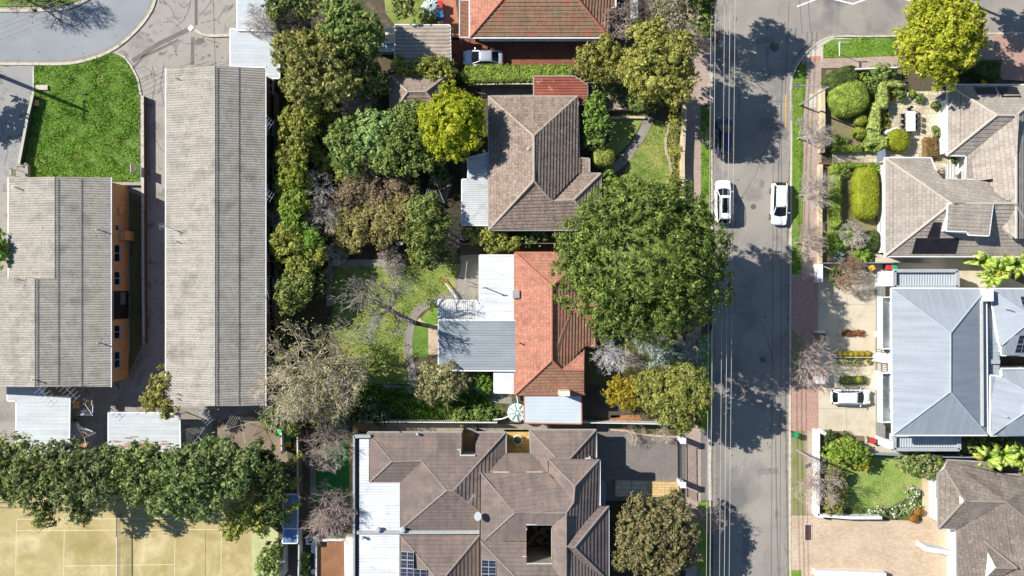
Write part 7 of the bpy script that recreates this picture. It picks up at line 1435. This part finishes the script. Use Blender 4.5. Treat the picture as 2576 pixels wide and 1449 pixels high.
for i, (u, v, r, h, m, lab) in enumerate(((660, 55, 40, 4.5, BK_pur, 'purple bare shrub over the top carport roof'), (735, 50, 45, 3.6, BK_dark, 'dark leafless tangle near the top right of the carport'), (905, 268, 42, 3.2, BK_pur, 'bare purple shrub fanning below the small outbuilding'), (795, 478, 46, 3.4, BK_grey, 'pale bare shrub left of the reddish brown shrub'), (815, 545, 48, 3.6, BK_grey, 'grey bare shrub between the green-gold shrub and tan shrub mass'), (700, 545, 26, 3.6, BK_grey, 'small grey bare shrub tight against the long flats'), (1128, 585, 42, 3.6, BK_pur, 'bare lilac-grey shrub right of the grey-green conifer-like tree'), (845, 640, 26, 2.4, BK_white, 'white leafless sapling at the corner of the dark garden path'), (985, 655, 34, 2.6, BK_pur, 'low bare brown shrub above the leaning silver tree'), (1560, 60, 44, 4.4, BK_pur, 'grey leafless shrub between the terracotta roof and the street trees'), (1610, 25, 40, 4.6, BK_dark, 'dark leafless bush around the white awning at the top'), (1530, 893, 48, 4.2, BK_white, 'silver-white bare tree beside the orange tiled house wall'))):
    bare('bare_shrub', lab, 'shrub', u, v, r, h, 110+i, m, trunk=.08, depth=5, dens=1.3, spread=1.1, thin=.011)
street = ((2048, 328, 46, 'bare street tree by the tall lamp beside the clipped hedges'), (2052, 478, 46, 'bare street tree opposite the white cars'), (2042, 598, 42, 'bare street tree above the concrete drive'), (2040, 905, 64, 'biggest bare pinkish street tree at the middle of the concrete drives'), (2050, 1205, 62, 'wide bare street tree over the long white front wall'), (1786, 1302, 34, 'small bare street tree below the paved driveway on the left kerb'), (1790, 1440, 30, 'small bare street tree at the bottom edge on the left kerb'), (1780, 345, 22, 'tiny bare sapling at the kerb beside the navy wagon'), (1790, 505, 12, 'thin stake sapling on the verge beside the white wagon'))
for i, (u, v, r, lab) in enumerate(street):
    bb = {0: (2005, 350), 1: (2010, 492), 2: (2002, 612), 3: None, 4: (2030, 1200), 5: (1788, 1312)}.get(i); h = 5 if r > 50 else (4 if r > 30 else 2)
    bare('bare_street_tree', lab, TR, u, v, r, h, 140+i, BK_pur if i not in (0, 1) else BK_grey, base=bb, trunk=.09 if r > 30 else .03, depth=5, dens=1.6 if r > 30 else .8, spread=.8, thin=.011, group='bare street trees', kids=(3, 3, 4) if r > 30 else (2, 3), curl=.15)
bare('bare_shrub', 'brown bare shrub beside the gate wall casting streaks on the drive', 'shrub', 2140, 690, 42, 3.4, 160, mat('brown_twigs', [(140, 108, 84), (168, 134, 108)], 2, .9), base=(2100, 690), depth=5, dens=1.6, trunk=.06); bare('bare_shrub', 'pale bare shrub among strap-leaved plants below the round clipped hedge', 'shrub', 2150, 590, 34, 2.4, 161, BK_grey, depth=5, dens=1.4, trunk=.05)
bare('bare_street_tree', 'upper bare mauve tree over the artificial turf', TR, 822, 1112, 66, 4.6, 162, BK_pur, base=(850, 1120), depth=5, dens=2.2, trunk=.1, spread=.85, kids=(3, 3, 4)); bare('bare_street_tree', 'lower bare mauve tree below the artificial turf', TR, 822, 1288, 70, 4.6, 163, BK_pur, base=(845, 1270), depth=5, dens=2.6, trunk=.1, spread=.85, kids=(3, 3, 4))
bare('bare_shrub', 'row of wispy bare rose bushes in the driveway bed', 'shrub', 1590, 1082, 36, 1.5, 164, BK_pur, depth=4, dens=1.2, trunk=.03); bare('bare_shrub', 'wispy bare bush at the gate end of the driveway bed', 'shrub', 1670, 1090, 34, 1.6, 165, BK_pur, depth=4, dens=1.2, trunk=.03)
bare('bare_tree', 'leafless tree beyond the top left verge', TR, 50, -12, 42, 4.5, 166, BK_dark, depth=5, dens=1.2); bare('bare_tree', 'second leafless tree beyond the top left verge', TR, 125, -14, 34, 4, 169, BK_dark, depth=5, dens=1.2); bare('bare_tree', 'leafless tree outside the top beside the street verge', TR, 1775, 95, 34, 7.5, 167, BK_dark, depth=5, dens=1.3, trunk=.12)
bare('bare_shrub', 'low dry creeper mat over the dark mulch beside the flats', 'shrub', 740, 1120, 20, 1.2, 168, BK_dark, depth=4, trunk=.03)
# ---- clipped garden at the right ----
topiary('clipped_mound', 'dark long clipped mound at the corner of the hedge garden', 2117, 197, 46, 25, 1.6, .38, F_hdark, 200, 'clipped shrub'); topiary('clipped_mound', 'largest round clipped mound in the hedge garden', 2137, 248, 49, 43, 2.1, .35, F_hedge, 201, 'clipped shrub', leaf=.07)
topiary('clipped_ball', 'small clipped ball below the largest clipped mound', 2164, 302, 16, 15, 1.1, 0, F_ygr, 202, 'clipped shrub', box=2); topiary('clipped_ball', 'lower small clipped ball near the zigzag hedge', 2162, 334, 16, 15, 1.1, 0, F_ygr, 203, 'clipped shrub', box=2)
topiary('clipped_mound', 'smooth lime green clipped mound beside the outdoor table', 2259, 353, 28, 26, 1.5, -.3, leafmat('lime_clip', [(128, 136, 20), (148, 154, 30)], .8, .18), 204, 'clipped shrub', box=3.2); topiary('clipped_mound', 'tall oblong yellow-green clipped mound in front of the lower beige house', 2178, 486, 31, 66, 2.0, 0, leafmat('oblong_clip', [(134, 146, 24), (156, 162, 36)], .8, .2), 205, 'clipped shrub', box=3.5)
ZZ = tp(3, 0, [(835, 625), (870, 605), (980, 605), (1040, 640), (1030, 650), (905, 650), (910, 690), (905, 808), (852, 812), (850, 1020), (905, 1035), (900, 1105), (820, 1130), (845, 1085), (755, 1100), (758, 1040), (790, 850), (800, 775), (835, 768), (835, 700)])
hedge('zigzag_hedge', 'zigzag clipped hedge dividing the garden from the paved courtyard', ZZ, 1.5, leafmat('grey_hedge', [(112, 124, 58), (140, 150, 78), (92, 106, 44)], .9, .35), 206, leaf=.09)
hedge('low_hedge', 'low L-shaped clipped hedge above the garden path', tp(3, 0, [(442, 1012), (538, 1018), (538, 1095), (712, 1098), (712, 1140), (490, 1140), (492, 1045), (442, 1040)]), .9, F_hedge, 207); hedge('low_hedge', 'small clipped hedge block at the foot of the zigzag hedge', tp(3, 0, [(742, 1100), (822, 1102), (820, 1138), (742, 1138)]), .9, F_hedge, 208)
hedge('low_hedge', 'low clipped hedge bordering the garden below the path', tp(3, 0, [(492, 1230), (725, 1230), (725, 1265), (545, 1265), (545, 1305), (492, 1305)]), .9, F_hedge, 209); hedge('low_hedge', 'long narrow clipped hedge along the inner front wall', tp(3, 0, [(492, 1318), (556, 1318)])+tp(3, 1, [(556, 240), (520, 272), (494, 262), (488, 0)]), 1.1, F_hedge, 210); hedge('low_hedge', 'small square clipped hedge beside the beige house awning', tp(3, 0, [(768, 1228), (820, 1228), (820, 1262), (768, 1262)]), .9, F_hedge, 211)
leafy('shrub', 'broad glossy green shrub under the white wall at the corner garden', 'shrub', [(2205, 188, 22, 1.8), (2230, 185, 22, 1.8), (2218, 182, 20, 1.8)], F_mid, 212, clump=.28, leaf=.11); leafy('shrub', 'small leafy shrub left of the glossy green one', 'shrub', [(2174, 197, 14, 1.5)], F_hedge, 213, clump=.24, leaf=.1, lobes=False); leafy('shrub', 'open green shrub between the big clipped mound and zigzag hedge', 'shrub', [(2190, 215, 16, 1.5), (2200, 220, 12, 1.4)], F_mid, 214, clump=.24, leaf=.1, lobes=False)
leafy('shrub', 'yellow and green variegated row beside the courtyard', 'shrub', [(2225, 292, 9, .8), (2225, 308, 9, .8), (2225, 324, 9, .8)], F_ygr, 215, clump=.2, leaf=.1, lobes=False, m2=F_amber, f2=.5); leafy('shrub', 'bright yellow flowers near the top of the courtyard', 'shrub', [(2246, 232, 8, .8), (2247, 247, 7, .7)], F_amber, 216, clump=.18, leaf=.1, lobes=False); leafy('shrub', 'green feathery bush at the top of the courtyard', 'shrub', [(2265, 232, 14, 1.3)], F_mid, 217, clump=.24, leaf=.1, lobes=False)
leafy('shrub', 'small bright green bush inside the low L-shaped hedge', 'shrub', [(2122, 355, 12, .9)], F_lime, 218, clump=.2, leaf=.09, lobes=False); leafy('shrub', 'small bush inside the lower hedge border', 'shrub', [(2126, 434, 12, .9)], F_mid, 219, clump=.2, leaf=.09, lobes=False)
hedge('box_hedge', 'reddish brown clipped hedge ring around a bare shrub at the courtyard corner', tp(3, 0, [(1190, 1040), (1280, 1038), (1290, 1190), (1190, 1188)]), .8, leafmat('bronze_hedge', [(92, 66, 40), (116, 88, 54), (98, 98, 48)], 1.2, .35), 220)
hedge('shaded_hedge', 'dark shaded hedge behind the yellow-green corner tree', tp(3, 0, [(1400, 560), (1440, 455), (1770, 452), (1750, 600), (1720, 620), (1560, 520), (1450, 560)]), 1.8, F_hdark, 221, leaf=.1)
for i, (u, v, r, h, pm, fm, sq, lab) in enumerate(((2292, 237, .42, .5, render_w, F_ygr, False, 'round pot with a golden plant at the top of the courtyard'), (2265, 247, .45, .35, render_w, F_mid, True, 'white trough planter at the top of the courtyard'), (2310, 247, .5, .35, render_w, F_mid, True, 'second white trough planter under the hanging branches'), (2351, 265, .4, .5, brickR, F_mid, False, 'terracotta pot with a bushy plant against the white house wall'), (2364, 269, .25, .35, brickR, F_ygr, False, 'small terracotta pot next to the bushy one'), (2350, 326, .4, .5, render_c, F_mid, False, 'glazed pot with a round plant right of the table'), (2356, 339, .4, .35, concw, F_mid, True, 'square stone planter beside the glazed pot'), (2397, 404, .35, .4, render_w, F_hdark, False, 'white bowl planter by the deck entry'), (2080, 372, .3, .3, brickR, F_hdark, False, 'small dark potted plant by the garden gate'))):
    pot(lab, u, v, r, h, pm, fm, 230+i, sq)
strap('agapanthus', 'bright green strap-leaved clump by the front wall of the beige house', 2088, 605, 30, .9, F_lime, 240, 60, 'plant', .09, clusters=4, m2=F_ygr); strap('agapanthus', 'second bright strap-leaved clump right of the first', 2143, 632, 32, .9, F_lime, 241, 60, 'plant', .09, clusters=4); strap('agave', 'blue-grey spiky rosette between the strap-leaved clumps', 2110, 647, 20, .9, F_blue, 242, 40, 'plant', .12)
strap('agave', 'bright spiky plant against the white wall of the beige house', 2200, 426, 16, 1.0, F_lime, 243, 34, 'plant', .12)
topiary('clipped_mound', 'clipped grey-green rounded shrub beside the white wall of the beige house', 2194, 604, 18, 24, 1.2, 0, F_hdark, 244, 'clipped shrub', box=3); topiary('grass_tuft', 'square of bright green ground cover beside the white house wall', 2182, 648, 15, 10, .25, 0, F_lime, 245, 'ground cover', box=5)
for i, (u, v, lab, z, n) in enumerate(((2455, 660, 'leftmost banana plant above the blue-grey metal house', .1, 22), (2500, 672, 'second banana plant above the blue-grey metal house', .1, 26), (2545, 665, 'third banana plant at the right edge above the metal house', .1, 24), (2480, 690, 'lower banana plant hanging over the concrete side path', .1, 20), (2470, 1148, 'leftmost banana plant below the metal roofs', .1, 22), (2515, 1140, 'banana plant with yellow leaves below the metal roofs', .1, 24), (2560, 1148, 'banana plant at the right edge below the metal roofs', .1, 24))):
    strap('banana_plant', lab, u, v, 40, 3.6, F_ban, 250+i, n, 'plant', .5, 'banana plants by the metal roofed houses', F_bany)
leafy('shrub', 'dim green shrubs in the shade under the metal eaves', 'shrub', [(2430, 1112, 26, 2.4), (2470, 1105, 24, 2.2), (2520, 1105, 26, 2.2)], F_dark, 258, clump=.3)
leafy('shrub', 'bright lime bush beside the long white front wall', 'shrub', [(2112, 1135, 30, 2.6), (2140, 1135, 32, 2.8), (2165, 1145, 26, 2.5), (2090, 1140, 20, 2.2)], F_lime, 260, clump=.3, leaf=.13, m2=F_ygr, f2=.5); leafy('shrub', 'golden tuft at the lower right of the lime bush', 'shrub', [(2170, 1162, 20, 1.8)], F_amber, 261, clump=.25, leaf=.1, lobes=False)
leafy('shrub', 'dark green shrub with pink flower tips above the lower right lawn', 'shrub', [(2300, 1165, 30, 2.6), (2335, 1170, 32, 2.8), (2360, 1172, 24, 2.4), (2275, 1160, 20, 2)], F_mid, 262, clump=.3, leaf=.12, m2=leafmat('pinkish', [(170, 140, 124), (150, 130, 104)], 1, .3), f2=.14)
leafy('shrub', 'grey-green feathery shrub inside the long white front wall', 'shrub', [(2100, 1200, 26, 2), (2110, 1245, 26, 1.8), (2098, 1275, 22, 1.6)], F_olive, 263, clump=.3, leaf=.1)
leafy('flower_bed', 'white flowering border along the bottom of the lower right lawn', 'flowers', [(2190, 1290, 10, .6), (2215, 1287, 12, .6), (2255, 1285, 14, .7), (2280, 1280, 14, .7), (2300, 1270, 12, .7), (2296, 1240, 16, .8)], F_mid, 264, clump=.2, leaf=.08, lobes=False, m2=plain('white_petals', (226, 226, 220), .8), f2=.22)
for i, (u, v, lab) in enumerate(((2310, 1287, 'upper small rust-coloured ball shrub at the forecourt edge'), (2299, 1304, 'lower small rust-coloured ball shrub at the forecourt edge'))): topiary('clipped_ball', lab, u, v, 11, 10, .8, 0, mat('foliage_rust', []) if 'foliage_rust' in MATS else leafmat('rust', [(140, 96, 34), (166, 116, 44)], 1, .25), 265+i, 'clipped shrub', box=2)
hedge('grass_planter', 'rust brown grass strip set in the concrete drive', tp(3, 1, [(565, 1046), (730, 1046), (730, 1086), (565, 1086)]), .35, leafmat('rust_grass', [(124, 80, 48), (150, 100, 62)], 1, .3), 270, 'planting strip', leaf=.09)
for i in range(6): topiary('clipped_ball', ['leftmost amber ball of the row on the drive divider', 'second amber ball of the row on the drive divider', 'third amber ball of the row on the drive divider', 'fourth amber ball of the row on the drive divider', 'fifth amber ball of the row on the drive divider', 'rightmost amber ball of the row on the drive divider'][i], 2112+i*14, 890, 8, 6.5, .7, 0, F_amber, 271+i, 'clipped shrub', 'amber balls on the drive divider', leaf=.07, box=2)
hedge('low_hedge', 'green and yellow planting strip above the parked hatchback', tp(3, 1, [(560, 1396), (745, 1396), (745, 1449)])+tp(3, 2, [(560, 0)]), .6, F_hdark, 280); topiary('clipped_ball', 'yellow-green tuft in the planting strip above the hatchback', 2160, 955, 9, 8, .8, 0, F_ygr, 281, 'clipped shrub', box=2)
leafy('shrub', 'dark gold planting under the drive divider', 'shrub', [(2120, 906, 10, .6), (2150, 906, 12, .6), (2180, 906, 10, .6)], F_gold, 282, clump=.2, lobes=False, leaf=.08)
leafy('shrub', 'green shrub behind the white gate wall at the top of the drive', 'shrub', [(2098, 680, 16, 1.6), (2100, 700, 14, 1.5)], F_hdark, 283, clump=.24, leaf=.1, lobes=False); leafy('shrub', 'dark leafy shrub by the rail of the white front wall', 'shrub', [(2085, 1098, 14, 1.5), (2125, 1105, 16, 1.2)], F_hdark, 284, clump=.24, leaf=.1, lobes=False)
leafy('shrub', 'wild bushes in the bed behind the cream stone wall', 'shrub', [(1700, 305, 20, 1.4), (1700, 380, 16, 1.2), (1695, 445, 16, 1)], F_gold, 285, clump=.25, leaf=.1, m2=F_amber, f2=.2, core=.4, cover=1.4)
leafy('shrub', 'small clipped dark bush beside the curved path on the back lawn', 'shrub', [(1088, 768, 14, 1.6)], F_mid, 286, clump=.24, leaf=.1, lobes=False)
leafy('climber', 'green brush pile with sticks by the covered mound at the top', 'shrub', [(1062, 42, 22, 1.6), (1085, 48, 14, 1.4)], F_mid, 287, clump=.24, leaf=.1)
# covered mound with striped tarpaulin at the top
c = W(1085, 16, 1.0); rt = thing('covered_heap', 'heap under a grey-green striped tarpaulin by the orange path at the top', 'tarpaulin heap', (c[0], c[1], 0)); rng = np.random.default_rng(5); mb = MB(); rings = []
for pz, pr in ((0, 1.0), (.4, .95), (.8, .75), (1.1, .45), (1.2, .1)): rings.append([np.array([c[0]+math.cos(k*math.pi/12)*1.25*pr*(1+.08*math.sin(k*2.3)), c[1]+math.sin(k*math.pi/12)*1.1*pr*(1+.1*math.cos(k*1.7)), pz*1.1+.05*math.sin(k*3)]) for k in range(24)])
for i in range(4):
    for k in range(24): mb.cm = k % 2; mb.face([rings[i][k], rings[i][(k+1) % 24], rings[i+1][(k+1) % 24], rings[i+1][k]])
mb.build('tarpaulin', [plain('tarp_green', (120, 146, 130), .6), plain('tarp_white', (206, 214, 208), .6)], rt)
mb = MB(); q = W(1107, 10, 1); mb.box((q[0], q[1], .7), (.5, .8, .5)); mb.build('red_cover', rl, rt); mb = MB(); q = W(1108, 38, .6); mb.cyl(q[:2], .42, 0, .8, 14); mb.build('blue_drum', plain('blue_plastic', (40, 110, 176), .5), rt)
# water tanks
q = W(1300, 1038, 1.8); rt = thing('water_tank', 'round green rainwater tank with white spoked top left of the garage', 'water tank', (q[0], q[1], 0)); mb = MB(); mb.cyl(q[:2], 1.0, 0, 1.75, 28); mb.build('tank_body', plain('tank_green', (70, 120, 100), .6), rt); mb = MB(); mb.cyl(q[:2], 1.02, 1.76, 2.0, 28, .25); mb.build('tank_top', plain('tank_pale', (196, 210, 206), .6), rt)
mb = MB()
for k in range(8): a = k*math.pi/4+.2; mb.bar((q[0]+.2*math.cos(a), q[1]+.2*math.sin(a), 2.06), (q[0]+.95*math.cos(a), q[1]+.95*math.sin(a), 1.84), .12, .05)
mb.build('ribs', plain('tank_ribs', (90, 140, 122), .6), rt)
rt = thing('downpipe', 'white angled stormwater pipe crossing the green rainwater tank', 'pipe', W(1300, 1010)); mb = MB(); mb.tube([W(1300, 996, 2.7), W(1306, 1030, 2.4), W(1320, 1060, 2.2)], .07, 8); mb.build('pipe', render_w, rt); mb = MB(); mb.tube([W(1242, 1056, 1.2), W(1262, 1054, 1.6), W(1290, 1044, 1.9)], .07, 8); mb.build('side_pipe', render_w, rt)
for (u, v, r, lab) in ((875, 443, .42, 'larger grey drum beside the red-brown shrub'), (890, 446, .32, 'smaller grey drum right of the larger one')): q = W(u, v, .9); rt = thing('drum', lab, 'drum', (q[0], q[1], 0)); mb = MB(); mb.cyl(q[:2], r, 0, .85, 20); mb.build('drum_body', concw, rt); mb = MB(); mb.cyl(q[:2], r*1.05, .86, .92, 20, r*.9); mb.build('lid', plain('lid_grey', (150, 156, 158), .6), rt)
# shade roofs in narrow yard
shed('lean_to', 'grey and bright blue sheet lean-to over the narrow side yard', 'lean-to', tp(1, 2, [(208, 838), (318, 838), (308, 1088), (205, 1088)]), 2.2, mat('grey_sheet', [(120, 126, 134), (140, 146, 152)], .5, .5), d=EW, pitch=.2, depth=.03)
shed('lean_to', 'bright blue translucent sheet at the lower end of the grey lean-to', 'lean-to', tp(1, 2, [(215, 1090), (312, 1090), (308, 1198), (200, 1198)]), 2.15, mat('blue_sheet', [(84, 118, 170), (100, 134, 184)], .5, .4), d=EW, pitch=.2, depth=.03)
mb = MB(); mb.prism([W(*q, 2.3)[:2] for q in tp(1, 2, [(262, 862), (306, 862), (306, 900), (262, 900)])], 2.26, 2.3, True); settag(mb.build('skylight', plain('sky_blue', (96, 150, 214), .4)), 'small pale blue skylight sheet on the grey lean-to', 'skylight')
wallrun('boundary_fence', 'pale fence strip along the lower narrow side yard', 'fence', tp(1, 2, [(200, 1200), (200, 1449)]), .35, 1.6, fencem); wallrun('boundary_fence', 'second pale fence strip right of the dark paved strip', 'fence', tp(1, 2, [(325, 1100), (318, 1449)]), .12, 1.6, fencem)
for i, y in enumerate((1228, 1258, 1415)): q = W(*t(1, 2, 435, y), .3); mb = MB(); ring_ = [(q[0]+.24*math.cos(k*math.pi/8), q[1]+.24*math.sin(k*math.pi/8), .35) for k in range(17)]; mb.tube(ring_, .05, 6); mb.cyl(q[:2], .2, .02, .3, 14); settag(mb.build('round_planter', render_w), ['upper white-rimmed round planter on the dark paved strip', 'middle white-rimmed round planter on the dark paved strip', 'lowest white-rimmed round planter on the dark paved strip'][i], 'planter', 'white-rimmed round planters')
q = W(*t(1, 2, 410, 1182), .9); rt = thing('garden_box', 'white pool equipment box with dark grilles beside the dirt plot', 'equipment box', (q[0], q[1], 0)); mb = MB(); mb.box((q[0], q[1], .45), (1.0, .9, .9)); mb.build('casing', render_w, rt); mb = MB(); mb.cyl(q[:2], .3, .9, .93, 12); mb.build('grille', MATS['black_trim'], rt)
# courtyard round plant
q = W(1302, 1107, .5); rt = thing('potted_plant', 'round white ring planter in the yellow paved courtyard', 'potted plant', (q[0], q[1], 0)); mb = MB(); mb.tube([(q[0]+.5*math.cos(k*math.pi/12), q[1]+.5*math.sin(k*math.pi/12), .5) for k in range(25)], .07, 6); mb.cyl(q[:2], .47, .02, .4, 20); mb.build('pot', render_w, rt); rng = np.random.default_rng(3); d = unit(500, rng); d[:, 2] = abs(d[:, 2]); quads_obj('foliage', leafquads(np.array([q[0], q[1], .45])+d*.42*rng.uniform(.4, 1, (500, 1)), d, .09, rng), F_mid, rt)
# white awning strip at the top between the shrubs
rt = thing('canopy_strip', 'narrow white curved canopy between leafless shrubs at the top edge', 'canopy', W(1595, 20)); mb = MB(); L = [W(1594, -60, 2.5), W(1595, 0, 2.5), W(1596, 46, 2.3)]
for a, b in zip(L, L[1:]): mb.bar(a, b, .85, .06)
mb.build('sheet', render_w, rt)
for v in (0, 40):
    for du in (-8, 8): q = W(1595+du, v, 2.2); mb = MB(); mb.tube([(q[0], q[1], 0), (q[0], q[1], 2.2)], .04, 6); mb.build('post', galv, rt)
# doghouse / bench like items on lawn edge
q = W(*t(0, 0, 970, 2)); 
rt = thing('garden_bench', 'dark timber garden bench hidden against the shaded path', 'bench', W(1005, 613)); q = W(1005, 613, .4)
mb = MB(); mb.box((q[0], q[1], .42), (.8, .4, .05)); mb.build('seat', render_w, rt)
for s in (-.35, .35): mb = MB(); mb.box((q[0]+s, q[1], .2), (.05, .35, .4)); mb.build('leg', timb, rt)
